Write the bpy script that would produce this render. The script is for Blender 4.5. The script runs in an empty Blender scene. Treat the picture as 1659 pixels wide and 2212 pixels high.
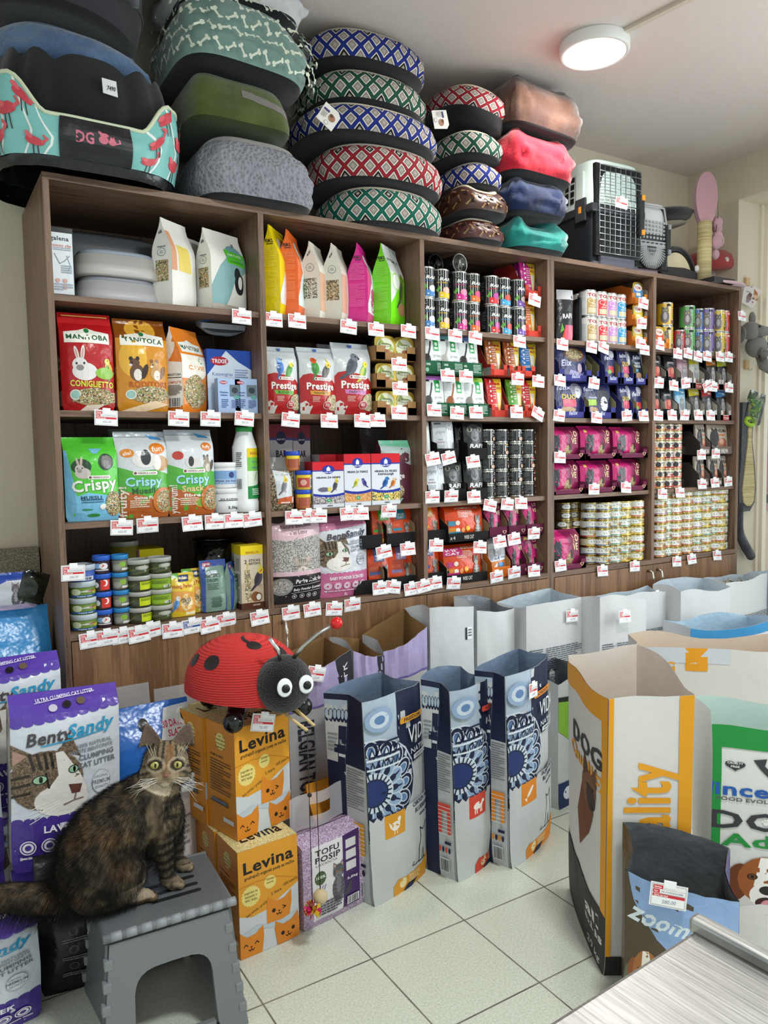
import bpy, bmesh, math, random
from mathutils import Vector as V, Matrix, noise, geometry
sc = bpy.context.scene
COL = sc.collection
PI = math.pi
random.seed(7)
# ---------------------------------------------------------------- camera
CAM = (-0.34927, -2.35851, 1.29465)
RM = ((0.85097284, -0.52494129, -0.016789), (0.05321087, 0.05436923, 0.9971021), (0.52250725, 0.84940016, -0.07419932))
FPX = 1647.69
cd = bpy.data.cameras.new('camera'); co = bpy.data.objects.new('camera', cd); COL.objects.link(co)
cd.sensor_fit = 'HORIZONTAL'; cd.sensor_width = 36; cd.lens = FPX / 1659 * 36; cd.clip_start = .02
co.matrix_world = Matrix(((RM[0][0], RM[1][0], -RM[2][0], CAM[0]), (RM[0][1], RM[1][1], -RM[2][1], CAM[1]), (RM[0][2], RM[1][2], -RM[2][2], CAM[2]), (0, 0, 0, 1)))
sc.camera = co
vs = sc.view_settings; vs.view_transform = 'Standard'; vs.look = 'None'; vs.gamma = 1; vs.use_curve_mapping = False
vs.exposure = 0.12
# ---------------------------------------------------------------- light: world fill added as if from a shop front behind, ceiling lamps
wd = bpy.data.worlds.new('world'); sc.world = wd; wd.use_nodes = True
bg = wd.node_tree.nodes['Background']; bg.inputs[0].default_value = (.88, .98, 1, 1); bg.inputs[1].default_value = .92
def area(name, loc, size, power, col=(1, 1, 1), rot=(0, 0, 0), shape='DISK', sy=None):
    L = bpy.data.lights.new(name, 'AREA'); L.shape = shape; L.size = size; L.energy = power; L.color = col
    if sy: L.size_y = sy
    o = bpy.data.objects.new(name, L); COL.objects.link(o); o.location = loc; o.rotation_euler = rot
    return o
area('ceiling_lamp_light', (.75, -2.0, 2.72), .36, 40, (.95, 1, .98))
area('shop_window_light', (3.3, -1.75, 1.5), 1.7, 40, (.92, .98, 1), (0, math.radians(90), 0), 'RECTANGLE', 1.5)
# ---------------------------------------------------------------- helpers
def at(px, py, x=None, y=None, z=None):
    a, b = (px - 829.5) / FPX, -(py - 1106) / FPX
    d = [a * RM[0][i] + b * RM[1][i] + RM[2][i] for i in range(3)]
    k = (x - CAM[0]) / d[0] if x is not None else (y - CAM[1]) / d[1] if y is not None else (z - CAM[2]) / d[2]
    return V([CAM[i] + k * d[i] for i in range(3)])
def s2l(c): return c / 12.92 if c <= .04045 else ((c + .055) / 1.055) ** 2.4
def lin(h): return tuple(s2l(int(h[i:i + 2], 16) / 255) for i in (0, 2, 4)) + (1,)
MC = {}
def nt(m): m.use_nodes = True; return m.node_tree
def N(t, ty, **kw):
    n = t.nodes.new('ShaderNode' + ty)
    for k, v in kw.items():
        if k[0] == 'i' and k[1:].isdigit(): n.inputs[int(k[1:])].default_value = v
        elif k in n.inputs: n.inputs[k].default_value = v
        else: setattr(n, k, v)
    return n
def ramp(t, stops, const=False):
    n = N(t, 'ValToRGB'); e = n.color_ramp
    if const: e.interpolation = 'CONSTANT'
    while len(e.elements) < len(stops): e.elements.new(.5)
    for el, (p, c) in zip(e.elements, stops): el.position = p; el.color = lin(c)
    return n
KIND = {'paper': (.62, 0, .35), 'film': (.26, 0, .5), 'soft': (.42, 0, .4), 'plas': (.38, 0, .4), 'gloss': (.15, 0, .5), 'metal': (.27, 1, .5), 'fab': (.95, 0, .15), 'card': (.75, 0, .25)}
def M(h, k='paper'):
    """A procedural material: one colour of one kind of stuff."""
    key = (h, k)
    if key in MC: return MC[key]
    m = bpy.data.materials.new(k + '_' + h); t = nt(m); b = t.nodes['Principled BSDF']; L = t.links.new
    if k == 'seed':
        tc = N(t, 'TexCoord'); vo = N(t, 'TexVoronoi', Scale=float(h.split('/')[0])); L(tc.outputs['Object'], vo.inputs['Vector'])
        cs = h.split('/')[1:]; rp = ramp(t, [(i / len(cs), c) for i, c in enumerate(cs)], True)
        L(vo.outputs['Color'], rp.inputs[0]); L(rp.outputs[0], b.inputs['Base Color']); b.inputs['Roughness'].default_value = .5
    elif k == 'fur':
        sca, *cs = h.split('/'); tc = N(t, 'TexCoord'); no = N(t, 'TexNoise', Scale=float(sca), Detail=6.0); L(tc.outputs['Object'], no.inputs['Vector'])
        rp = ramp(t, [(.34 + .32 * i / max(1, len(cs) - 1), c) for i, c in enumerate(cs)]); L(no.outputs['Fac'], rp.inputs[0]); L(rp.outputs[0], b.inputs['Base Color']); b.inputs['Roughness'].default_value = .75
    elif k == 'clear':
        t.nodes.remove(b); tr = N(t, 'BsdfTransparent', i0=lin(h)); gl = N(t, 'BsdfGlossy', Roughness=.12); mx = N(t, 'MixShader'); fr = N(t, 'Fresnel', IOR=1.6)
        tc = N(t, 'TexCoord'); no = N(t, 'TexNoise', Scale=28.0, Detail=3.0); bp = N(t, 'Bump', Strength=.5, Distance=.01)
        L(tc.outputs['Object'], no.inputs['Vector']); L(no.outputs['Fac'], bp.inputs['Height']); L(bp.outputs[0], gl.inputs['Normal']); L(bp.outputs[0], fr.inputs['Normal'])
        L(fr.outputs[0], mx.inputs[0]); L(tr.outputs[0], mx.inputs[1]); L(gl.outputs[0], mx.inputs[2]); L(mx.outputs[0], t.nodes['Material Output'].inputs[0])
    elif k == 'milky':
        tr = N(t, 'BsdfTransparent'); mx = N(t, 'MixShader', i0=.5); b.inputs['Base Color'].default_value = lin(h); b.inputs['Roughness'].default_value = .3
        L(tr.outputs[0], mx.inputs[1]); L(b.outputs[0], mx.inputs[2]); L(mx.outputs[0], t.nodes['Material Output'].inputs[0])
    else:
        ro, me, sp = KIND[k]
        b.inputs['Base Color'].default_value = lin(h); b.inputs['Roughness'].default_value = ro; b.inputs['Metallic'].default_value = me; b.inputs['Specular IOR Level'].default_value = sp
        if k in ('film', 'soft', 'fab', 'paper'):
            tc = N(t, 'TexCoord'); no = N(t, 'TexNoise', Scale={'film': 26., 'soft': 16., 'fab': 420., 'paper': 30.}[k], Detail=2.0, Roughness=.6)
            bp = N(t, 'Bump', Strength={'film': .35, 'soft': .3, 'fab': .5, 'paper': .12}[k], Distance={'fab': .002}.get(k, .012))
            L(tc.outputs['Object'], no.inputs['Vector']); L(no.outputs['Fac'], bp.inputs['Height']); L(bp.outputs[0], b.inputs['Normal'])
        if k == 'fab': b.inputs['Sheen Weight'].default_value = .3
    MC[key] = m
    return m
# ---- glyphs: outlines of the built-in font, read once
CH = "ABCDEFGHIJKLMNOPQRSTUVWXYZabcdefghijklmnopqrstuvwxyz0123456789%&.,:-+!®'/()čćžšШифраАтЦендин"
GL = {}
def read_glyphs():
    obs = []
    for bold in (0, 1):
        for ch in CH:
            for body in (ch, 'H' + ch + 'H'):
                cu = bpy.data.curves.new('g', 'FONT'); cu.body = body; cu.resolution_u = 2; cu.fill_mode = 'FRONT'
                if bold: cu.offset = .028
                o = bpy.data.objects.new('g', cu); COL.objects.link(o); obs.append((bold, ch, body != ch, o))
    dg = bpy.context.evaluated_depsgraph_get(); tmp = {}
    for bold, ch, wide, o in obs:
        me = o.evaluated_get(dg).to_mesh(); me.calc_loop_triangles()
        vs_ = [(v.co.x, v.co.y) for v in me.vertices]
        if wide: tmp[bold, ch] = max(v[0] for v in vs_) - min(v[0] for v in vs_)
        else: GL[bold, ch] = [[vs_[i] for i in tri.vertices] for tri in me.loop_triangles]
        o.evaluated_get(dg).to_mesh_clear()
    for bold in (0, 1):
        h = [p for tr in GL[bold, 'H'] for p in tr]; hw = max(p[0] for p in h) - min(p[0] for p in h); h0 = min(p[0] for p in h)
        GL['cap', bold] = max(p[1] for p in h)
        GL['hh', bold] = (hw, h0)
    for (bold, ch), w in tmp.items():
        hw = GL['hh', bold][0]
        GL['adv', bold, ch] = w - (tmp[bold, 'I'] - 0) + 0
    for bold in (0, 1):   # advance(c) = width(HcH) - width(HH); width(HH) from 'HHH' = 2*HH - hw
        hh = (tmp[bold, 'H'] + GL['hh', bold][0]) / 2
        for ch in CH: GL['adv', bold, ch] = tmp[bold, ch] - hh
    for *_, o in obs:
        cu = o.data; bpy.data.objects.remove(o); bpy.data.curves.remove(cu)
read_glyphs()
def text_tris(s, bold):
    x = 0; out = []
    for c in s:
        if c == ' ': x += .28; continue
        for tr in GL.get((bold, c), ()): out.append([(p[0] + x, p[1]) for p in tr])
        x += GL.get(('adv', bold, c), .5) + (.03 if bold else 0)
    k = 1 / GL['cap', bold]
    return [[(a * k, b * k) for a, b in tr] for tr in out], x * k
# ---- art shapes; x in 0..100 of the face's width, y in 0..100 of its height
def r(a, b, c, d, m): return ('p', [(a, b), (c, b), (c, d), (a, d)], m)
def e(x, y, rx, ry, m, rot=0, n=18):
    c, s = math.cos(rot), math.sin(rot)
    return ('p', [(x + rx * math.cos(q) * c - ry * math.sin(q) * s, y + rx * math.cos(q) * s + ry * math.sin(q) * c) for q in (2 * PI * i / n for i in range(n))], m)
def p(pts, m): return ('p', pts, m)
def t(s, x, y, h, m, w=None, rot=0, b=1, it=0): return ('t', s, x, y, h, m, w, rot, b, it)
def l(pts, th, m): return ('l', pts, th, m)
def para(x0, y0, x1, y1, n, m, seed=1, fill=.55):
    rg = random.Random(seed); o = []; dy = (y1 - y0) / n
    for i in range(n):
        x = x0; ye = y1 - i * dy
        xe = x1 if rg.random() < .8 else x0 + (x1 - x0) * rg.uniform(.4, .9)
        while x < xe - .5:
            ww = min(xe - x, (x1 - x0) * rg.uniform(.05, .2)); o.append(r(x, ye - dy * fill, x + ww, ye, m)); x += ww + (x1 - x0) * .018
    return o
def bars(x0, y0, x1, y1, m, n=16, seed=3, wm=None):
    rg = random.Random(seed); o = [r(x0 - 1, y0 - .6, x1 + 1, y1 + .6, wm)] if wm else []; d = (x1 - x0) / n
    return o + [r(x0 + i * d, y0, x0 + i * d + d * rg.choice((.3, .45, .7)), y1, m) for i in range(n)]
def xf(sh, dx=0, dy=0, sx=1, sy=1, rot=0, asp=1):
    """Move a group of shapes drawn about the origin; asp = width/height of the face keeps it undistorted."""
    c, s = math.cos(rot), math.sin(rot)
    def q(pt):
        a, b = pt[0] * sx, pt[1] * sy
        return ((a * c - b * s) / asp + dx, a * s + b * c + dy)
    o = []
    for g in sh:
        if g[0] == 'p': o.append(('p', [q(k) for k in g[1]], g[2]))
        elif g[0] == 'l': o.append(('l', [q(k) for k in g[1]], g[2] * sy, g[3]))
        else:
            X, Y = q((g[2], g[3])); o.append(('t', g[1], X, Y, g[4] * sy, g[5], g[6] and g[6] * sx / asp, g[7] + rot, g[8], g[9]))
    return o
class Surf:
    """A face given by a function of (u,v), kept as a grid so that its artwork lies exactly on it."""
    def __init__(s, fn, us, vs_, w, h, flip=False):
        s.us = [i / us for i in range(us + 1)] if isinstance(us, int) else us
        s.vs = [i / vs_ for i in range(vs_ + 1)] if isinstance(vs_, int) else vs_
        s.P = [[V(fn(u, v)) for u in s.us] for v in s.vs]; s.w = w; s.h = h
        nu, nv = len(s.us), len(s.vs); s.N = []
        for j in range(nv):
            row = []
            for i in range(nu):
                a = s.P[j][min(i + 1, nu - 1)] - s.P[j][max(i - 1, 0)]; b = s.P[min(j + 1, nv - 1)][i] - s.P[max(j - 1, 0)][i]
                n = a.cross(b)
                row.append((-n if flip else n).normalized() if n.length > 1e-12 else V((0, -1, 0)))
            s.N.append(row)
        s.flip = flip
    def ev(s, u, v, i, j, off):
        a = (u - s.us[i]) / (s.us[i + 1] - s.us[i]); b = (v - s.vs[j]) / (s.vs[j + 1] - s.vs[j])
        def mix(G): return G[j][i] * ((1 - a) * (1 - b)) + G[j][i + 1] * (a * (1 - b)) + G[j + 1][i] * ((1 - a) * b) + G[j + 1][i + 1] * (a * b)
        return mix(s.P) + mix(s.N) * off
def clip(poly, ax, lim, keep_less):
    o = []
    for k in range(len(poly)):
        a, b = poly[k - 1], poly[k]; ia = (a[ax] <= lim) == keep_less or a[ax] == lim; ib = (b[ax] <= lim) == keep_less or b[ax] == lim
        if ia != ib:
            q = (lim - a[ax]) / (b[ax] - a[ax]); o.append((a[0] + (b[0] - a[0]) * q, a[1] + (b[1] - a[1]) * q))
        if ib: o.append(b)
    return o
class B:
    """Collects faces of several materials and links them as ONE mesh object."""
    def __init__(s): s.v = []; s.f = []; s.mi = []; s.sm = []; s.ms = []; s.uv = None
    def m(s, mat):
        if isinstance(mat, tuple): mat = M(*mat)
        elif isinstance(mat, str): mat = M(mat)
        if mat not in s.ms: s.ms.append(mat)
        return s.ms.index(mat)
    def add(s, vs_, fs, mat, smooth=True):
        k = len(s.v); i = s.m(mat); s.v += [tuple(q) for q in vs_]
        for f in fs: s.f.append([k + q for q in f]); s.mi.append(i); s.sm.append(smooth)
    def surf(s, S, mat, smooth=True):
        nu, nv = len(S.us), len(S.vs)
        fs = [[j * nu + i, j * nu + i + 1, (j + 1) * nu + i + 1, (j + 1) * nu + i] for j in range(nv - 1) for i in range(nu - 1)]
        if S.flip: fs = [f[::-1] for f in fs]
        s.add([q for row in S.P for q in row], fs, mat, smooth)
    def art(s, S, shapes, off=.0005, step=.00005, lim=None):
        for g in shapes:
            tris = []
            if g[0] == 'p':
                pts = g[1]; mat = g[2]
                if len(pts) == 4 or len(pts) > 12 and False: tris = [pts]
                else:
                    tess = geometry.tessellate_polygon([[V((a, b, 0)) for a, b in pts]]); tris = [[pts[i] for i in tr] for tr in tess]
                if len(pts) == 4:
                    tess = geometry.tessellate_polygon([[V((a, b, 0)) for a, b in pts]]); tris = [[pts[i] for i in tr] for tr in tess]
            elif g[0] == 'l':
                mat = g[3]; th = g[2] / 2; ky = S.h / S.w; pts = g[1]
                for a, b in zip(pts, pts[1:]):
                    dx, dy = (b[0] - a[0]) / ky, b[1] - a[1]; n = math.hypot(dx, dy) or 1; nx, ny = -dy / n * th * ky, dx / n * th
                    ex, ey = dx / n * th * .4 * ky, dy / n * th * .4
                    tris += [[(a[0] + nx - ex, a[1] + ny - ey), (a[0] - nx - ex, a[1] - ny - ey), (b[0] - nx + ex, b[1] - ny + ey)], [(a[0] + nx - ex, a[1] + ny - ey), (b[0] - nx + ex, b[1] - ny + ey), (b[0] + nx + ex, b[1] + ny + ey)]]
            else:
                _, st, x, y, hh, mat, wf, rot, bold, it = g; tt, tw = text_tris(st, bold); k = hh / 100 * S.h; kx = wf / 100 * S.w / tw if wf else k
                c, q = math.cos(rot), math.sin(rot)
                for tr in tt:
                    o = []
                    for a, b in tr:
                        a = (a - tw / 2 + it * b) * kx; b = (b - .5) * k
                        o.append((x + (a * c - b * q) / S.w * 100, y + (a * q + b * c) / S.h * 100))
                    tris.append(o)
            vs_ = []; fs = []
            for tr in tris:
                tr = [(min(max(a / 100, 0), 1), min(max(b / 100, 0), 1)) for a, b in tr]
                u0, u1, v0, v1 = min(q[0] for q in tr), max(q[0] for q in tr), min(q[1] for q in tr), max(q[1] for q in tr)
                if u1 - u0 < 1e-6 or v1 - v0 < 1e-6: continue
                for i in range(len(S.us) - 1):
                    if S.us[i + 1] <= u0 or S.us[i] >= u1: continue
                    cu = clip(clip(tr, 0, S.us[i], False), 0, S.us[i + 1], True)
                    if len(cu) < 3: continue
                    for j in range(len(S.vs) - 1):
                        if S.vs[j + 1] <= v0 or S.vs[j] >= v1: continue
                        cc = clip(clip(cu, 1, S.vs[j], False), 1, S.vs[j + 1], True)
                        if len(cc) < 3: continue
                        ar = sum(cc[k - 1][0] * cc[k][1] - cc[k][0] * cc[k - 1][1] for k in range(len(cc)))
                        if abs(ar) < 1e-9: continue
                        if (ar < 0) != S.flip: cc = cc[::-1]
                        fs.append(list(range(len(vs_), len(vs_) + len(cc)))); vs_ += [S.ev(a, b, i, j, off) for a, b in cc]
            if fs: s.add(vs_, fs, mat, True)
            off += step
        return off
    def box(s, x0, x1, y0, y1, z0, z1, mat, bev=0):
        if bev:
            bm = bmesh.new(); bmesh.ops.create_cube(bm, size=1)
            for q in bm.verts: q.co = V(((x0 + x1) / 2 + q.co.x * (x1 - x0), (y0 + y1) / 2 + q.co.y * (y1 - y0), (z0 + z1) / 2 + q.co.z * (z1 - z0)))
            bmesh.ops.bevel(bm, geom=bm.edges[:], offset=bev, segments=2, affect='EDGES', profile=.6)
            bm.verts.index_update(); s.add([q.co for q in bm.verts], [[q.index for q in f.verts] for f in bm.faces], mat, False); bm.free(); return
        s.add([(x0, y0, z0), (x1, y0, z0), (x1, y1, z0), (x0, y1, z0), (x0, y0, z1), (x1, y0, z1), (x1, y1, z1), (x0, y1, z1)],
              [[0, 3, 2, 1], [4, 5, 6, 7], [0, 1, 5, 4], [1, 2, 6, 5], [2, 3, 7, 6], [3, 0, 4, 7]], mat, False)
    def lathe(s, prof, n, mat, sx=1, sy=1, c=(0, 0, 0), smooth=True, pw=2):
        vs_ = []
        for rr, z in prof:
            for i in range(n):
                a = 2 * PI * i / n; ca, sa = math.cos(a), math.sin(a)
                if pw != 2: ca, sa = math.copysign(abs(ca) ** (2 / pw), ca), math.copysign(abs(sa) ** (2 / pw), sa)
                vs_.append((c[0] + rr * ca * sx, c[1] + rr * sa * sy, c[2] + z))
        fs = [[j * n + i, j * n + (i + 1) % n, (j + 1) * n + (i + 1) % n, (j + 1) * n + i] for j in range(len(prof) - 1) for i in range(n)]
        fs += [list(range(n))[::-1], [(len(prof) - 1) * n + i for i in range(n)]]
        s.add(vs_, fs, mat, smooth)
    def tube(s, pts, rad, mat, n=8, closed=False):
        pts = [V(q) for q in pts]; vs_ = []; m_ = len(pts); up = V((0, 0, 1))
        for k, q in enumerate(pts):
            d = (pts[(k + 1) % m_] - pts[k - 1]) if closed else (pts[min(k + 1, m_ - 1)] - pts[max(k - 1, 0)])
            d.normalize(); a = d.cross(up)
            if a.length < .05: a = d.cross(V((0, 1, 0)))
            a.normalize(); b = d.cross(a).normalized(); rr = rad[k] if isinstance(rad, (list, tuple)) else rad
            vs_ += [q + a * (rr * math.cos(2 * PI * i / n)) + b * (rr * math.sin(2 * PI * i / n)) for i in range(n)]
        mm = m_ if closed else m_ - 1
        fs = [[k * n + i, k * n + (i + 1) % n, ((k + 1) % m_) * n + (i + 1) % n, ((k + 1) % m_) * n + i] for k in range(mm) for i in range(n)]
        if not closed: fs += [list(range(n))[::-1], [(m_ - 1) * n + i for i in range(n)]]
        s.add(vs_, fs, mat, True)
    def ball(s, c, rad, mat, sz=(1, 1, 1), n=16):
        s.lathe([(rad * math.sin(PI * k / 10) + 1e-5, -rad * math.cos(PI * k / 10) * sz[2]) for k in range(11)], n, mat, sz[0], sz[1], c)
    def slab(s, pts, y0, y1, mat, ax='y', smooth=False):
        """An outline (a,b) given thickness along one axis."""
        n = len(pts); f = {'y': lambda a, b, k: (a, k, b), 'x': lambda a, b, k: (k, a, b), 'z': lambda a, b, k: (a, b, k)}[ax]
        vs_ = [f(a, b, y0) for a, b in pts] + [f(a, b, y1) for a, b in pts]
        tess = geometry.tessellate_polygon([[V((a, b, 0)) for a, b in pts]])
        fs = [list(q) for q in tess] + [[i + n for i in q[::-1]] for q in tess] + [[i, (i + 1) % n, n + (i + 1) % n, n + i] for i in range(n)]
        s.add(vs_, fs, mat, smooth)
    def mesh(s, name):
        me = bpy.data.meshes.new(name); me.from_pydata(s.v, [], s.f)
        for q in s.ms: me.materials.append(q)
        me.polygons.foreach_set('material_index', s.mi); me.polygons.foreach_set('use_smooth', s.sm); me.update()
        return me
    def ob(s, name, parent=None, loc=None, rot=None):
        o = bpy.data.objects.new(name, s.mesh(name)); COL.objects.link(o)
        if parent: o.parent = parent
        if loc is not None: o.location = loc
        if rot is not None: o.rotation_euler = rot if isinstance(rot, (tuple, list)) else (0, 0, rot)
        return o
def tag(o, label, cat, group=None):
    o['label'] = label; o['category'] = cat
    if group: o['group'] = group
    return o
def struct(o): o['kind'] = 'structure'; return o
def thing(name, label, cat, loc=(0, 0, 0), rot=0, group=None):
    o = bpy.data.objects.new(name, None); COL.objects.link(o); o.empty_display_size = .05; o.location = loc
    o.rotation_euler = rot if isinstance(rot, (tuple, list)) else (0, 0, rot)
    return tag(o, label, cat, group)
def dup(o, loc, rot=0, label=None, group=None, parent=None, name=None):
    c = o.copy(); COL.objects.link(c)
    if parent: c.parent = parent
    elif loc is not None:
        c.location = loc; c.rotation_euler = rot if isinstance(rot, (tuple, list)) else (0, 0, rot)
        if label: c['label'] = label
        if group: c['group'] = group
    for ch in list(o.children): dup(ch, None, parent=c)
    return c
def sm(x, a, b): q = min(max((x - a) / (b - a), 0), 1); return q * q * (3 - 2 * q)
def nz(a, b, c=0): return noise.noise(V((a, b, c)))
def bag(w, h, d=.05, bulge=.02, v0=.72, tw=1., bw=1., lean=0, skew=0, wr=.003, seed=0, sb=0, nu=14, nv=18, back=None, mat=('ffffff', 'film'), art=(), left=(), right=(), side=None, topdip=0, open_=False, inner=None, fold=0):
    """A filled bag: front, two gusset sides and back; the top pinched flat (or open). Returns the builder; the front looks towards -y."""
    b = B()
    def dep(v): return d if open_ else .003 + (d - .003) * (1 - sm(v, v0, 1.0)) * (.75 + .25 * sm(v, -.1, .12))
    def hw(v): return w / 2 * (bw + (tw - bw) * v) * (1 + .02 * nz(seed, v * 3, 5)) * (.93 + .07 * sm(v, -.02, .07))
    def bp(v): return (.45 + .55 * sm(v, 0, .25)) * (1 if open_ else 1 - sm(v, v0 - .12, min(1, v0 + .2)))
    def fin(x, y, v, u):
        z = v * h - topdip * h * v ** 4 * (1 - (2 * u - 1) ** 2)
        return (x + skew * v * v, y + lean * v, z)
    def wk(u, v, q): return wr * (nz(u * 3.1 + seed * 7, v * 4.3, q) + .6 * nz(u * 8 + seed, v * 7, q + 3)) * (1 - (2 * u - 1) ** 4) * sm(v, 0, .06)
    def F(u, v): return fin((2 * u - 1) * hw(v), -dep(v) / 2 - bulge * (1 - abs(2 * u - 1) ** 2.4) * bp(v) + wk(u, v, 0), v, u)
    def K(u, v): return fin((1 - 2 * u) * hw(v), dep(v) / 2 + bulge * (1 - abs(2 * u - 1) ** 2.4) * bp(v) - wk(1 - u, v, 9), v, u)
    def Lf(u, v): return fin(-hw(v) - (sb * bp(v) - fold * sm(v, .55, 1)) * (1 - abs(2 * u - 1) ** (2 if sb else 1.2)), dep(v) / 2 - dep(v) * u, v, 0)
    def Rt(u, v): return fin(hw(v) + (sb * bp(v) - fold * sm(v, .55, 1)) * (1 - abs(2 * u - 1) ** (2 if sb else 1.2)), -dep(v) / 2 + dep(v) * u, v, 1)
    us = [.5 - .5 * math.cos(PI * i / nu) for i in range(nu + 1)]
    SF, SK = Surf(F, us, nv, w, h), Surf(K, us, nv, w, h); SL, SR = Surf(Lf, 6, nv, d, h), Surf(Rt, 6, nv, d, h)
    b.surf(SF, mat); b.surf(SK, back or mat); b.surf(SL, side or mat); b.surf(SR, side or mat)
    b.add([F(0, 0), F(1, 0), K(0, 0), K(1, 0)], [[0, 3, 2, 1]], mat, False)
    b.art(SF, art); b.art(SL, left); b.art(SR, right); b.S = (SF, SL, SR, SK)
    return b
def lab(o, label, cat, group=None): return tag(o, label, cat, group)
# ================================================================ the setting
D = .46
ZT, Z1, Z2, Z3, Z4 = 2.101, 1.7687, 1.4396, 1.1123, .7865
def wood(name, c, sc_=(26, 26, 1.3), seed=0, rough=.5):
    m = bpy.data.materials.new(name); t_ = nt(m); b = t_.nodes['Principled BSDF']; L = t_.links.new
    tc = N(t_, 'TexCoord'); mp = N(t_, 'Mapping'); mp.inputs['Scale'].default_value = sc_; mp.inputs['Location'].default_value = (seed, seed * .7, seed)
    n1 = N(t_, 'TexNoise', Scale=1.0, Detail=8.0, Roughness=.62, Distortion=.25); n2 = N(t_, 'TexNoise', Scale=9.0, Detail=4.0)
    mx = N(t_, 'Math', operation='MULTIPLY_ADD'); mx.inputs[1].default_value = .32
    L(tc.outputs['Object'], mp.inputs[0]); L(mp.outputs[0], n1.inputs['Vector']); L(mp.outputs[0], n2.inputs['Vector'])
    L(n2.outputs['Fac'], mx.inputs[0]); L(n1.outputs['Fac'], mx.inputs[2])
    rp = ramp(t_, [(.42 + .4 * i / (len(c) - 1), q) for i, q in enumerate(c)]); L(mx.outputs[0], rp.inputs[0]); L(rp.outputs[0], b.inputs['Base Color'])
    b.inputs['Roughness'].default_value = rough
    return m
W_CASE = wood('dark walnut laminate', ['3a2a20', '6a5040', '7e6350', '543e30'], (40, 40, 2.2))
W_FLAT = wood('dark walnut laminate, level', ['3a2a20', '6a5040', '7e6350', '543e30'], (2.2, 40, 40), 3)
W_DOOR = wood('walnut door', ['5c4029', '7d5a3a', '8f6a4a', '6b4c32', '7f5c3b'], (13, 13, .7), 5, .42)
def wallmat(name, h, bump=.08):
    m = M(h, 'paper').copy(); m.name = name; return m
m_wall = wallmat('painted wall', 'd6cbb6'); m_ceil = wallmat('painted ceiling', 'd8cdc8')
m = bpy.data.materials.new('floor tiles'); t_ = nt(m); b_ = t_.nodes['Principled BSDF']; L = t_.links.new
tc = N(t_, 'TexCoord'); sp_ = N(t_, 'SeparateXYZ'); L(tc.outputs['Object'], sp_.inputs[0]); ds = []
for ax, o0 in (('X', .5902), ('Y', -.7336)):
    a = N(t_, 'Math', operation='SUBTRACT', i1=o0); L(sp_.outputs[ax], a.inputs[0])
    w_ = N(t_, 'Math', operation='PINGPONG', i1=.15); L(a.outputs[0], w_.inputs[0]); ds.append(w_)
mn = N(t_, 'Math', operation='MINIMUM'); L(ds[0].outputs[0], mn.inputs[0]); L(ds[1].outputs[0], mn.inputs[1])
gr = N(t_, 'MapRange', i1=.0016, i2=.0026); L(mn.outputs[0], gr.inputs[0])
n1 = N(t_, 'TexNoise', Scale=190.0, Detail=3.0); L(tc.outputs['Object'], n1.inputs['Vector']); r1 = ramp(t_, [(.3, 'bfc3b2'), (.62, 'd6dacd'), (.7, 'dbdfd4')]); L(n1.outputs['Fac'], r1.inputs[0])
n2 = N(t_, 'TexNoise', Scale=9.0, Detail=5.0); L(tc.outputs['Object'], n2.inputs['Vector']); r2 = ramp(t_, [(.35, '58584a'), (.7, '8a8878')]); L(n2.outputs['Fac'], r2.inputs[0])
mx = N(t_, 'Mix', data_type='RGBA'); L(gr.outputs[0], mx.inputs[0]); L(r2.outputs[0], mx.inputs[6]); L(r1.outputs[0], mx.inputs[7]); L(mx.outputs[2], b_.inputs['Base Color'])
b_.inputs['Roughness'].default_value = .32
bu = N(t_, 'Bump', Strength=.4, Distance=.003); L(gr.outputs[0], bu.inputs['Height']); L(bu.outputs[0], b_.inputs['Normal'])
b = B(); b.box(-3, 5, -5, .6, -.05, 0, m); struct(b.ob('floor'))
b = B(); b.box(-3, 3.41, -5, .6, 2.81, 2.9, m_ceil); struct(b.ob('ceiling'))
b = B(); b.box(-3, 3.41, D, D + .1, 0, 2.81, m_wall); struct(b.ob('wall_back'))
RV = .15
b = B(); b.box(3.41, 3.6, RV, D + .1, 0, 2.81, m_wall); b.box(3.41, 3.6, -.9, RV, 2.6, 2.81, m_wall); struct(b.ob('wall_right'))
b = B(); b.box(3.6, 4.6, RV + .02, RV + .1, 0, 2.9, 'd3bda9'); b.box(3.6, 3.9, -.9, RV + .02, 2.6, 2.7, m_wall); struct(b.ob('wall_nook'))
b = B()
for x0, x1, y0 in ((3.6, 3.625, RV - .012), (3.625, 3.66, RV - .03), (3.66, 3.672, RV - .012)): b.box(x0, x1, y0, RV + .02, 0, 2.6, ('e6dcc8', 'soft'))
struct(b.ob('trim_1'))
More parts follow.
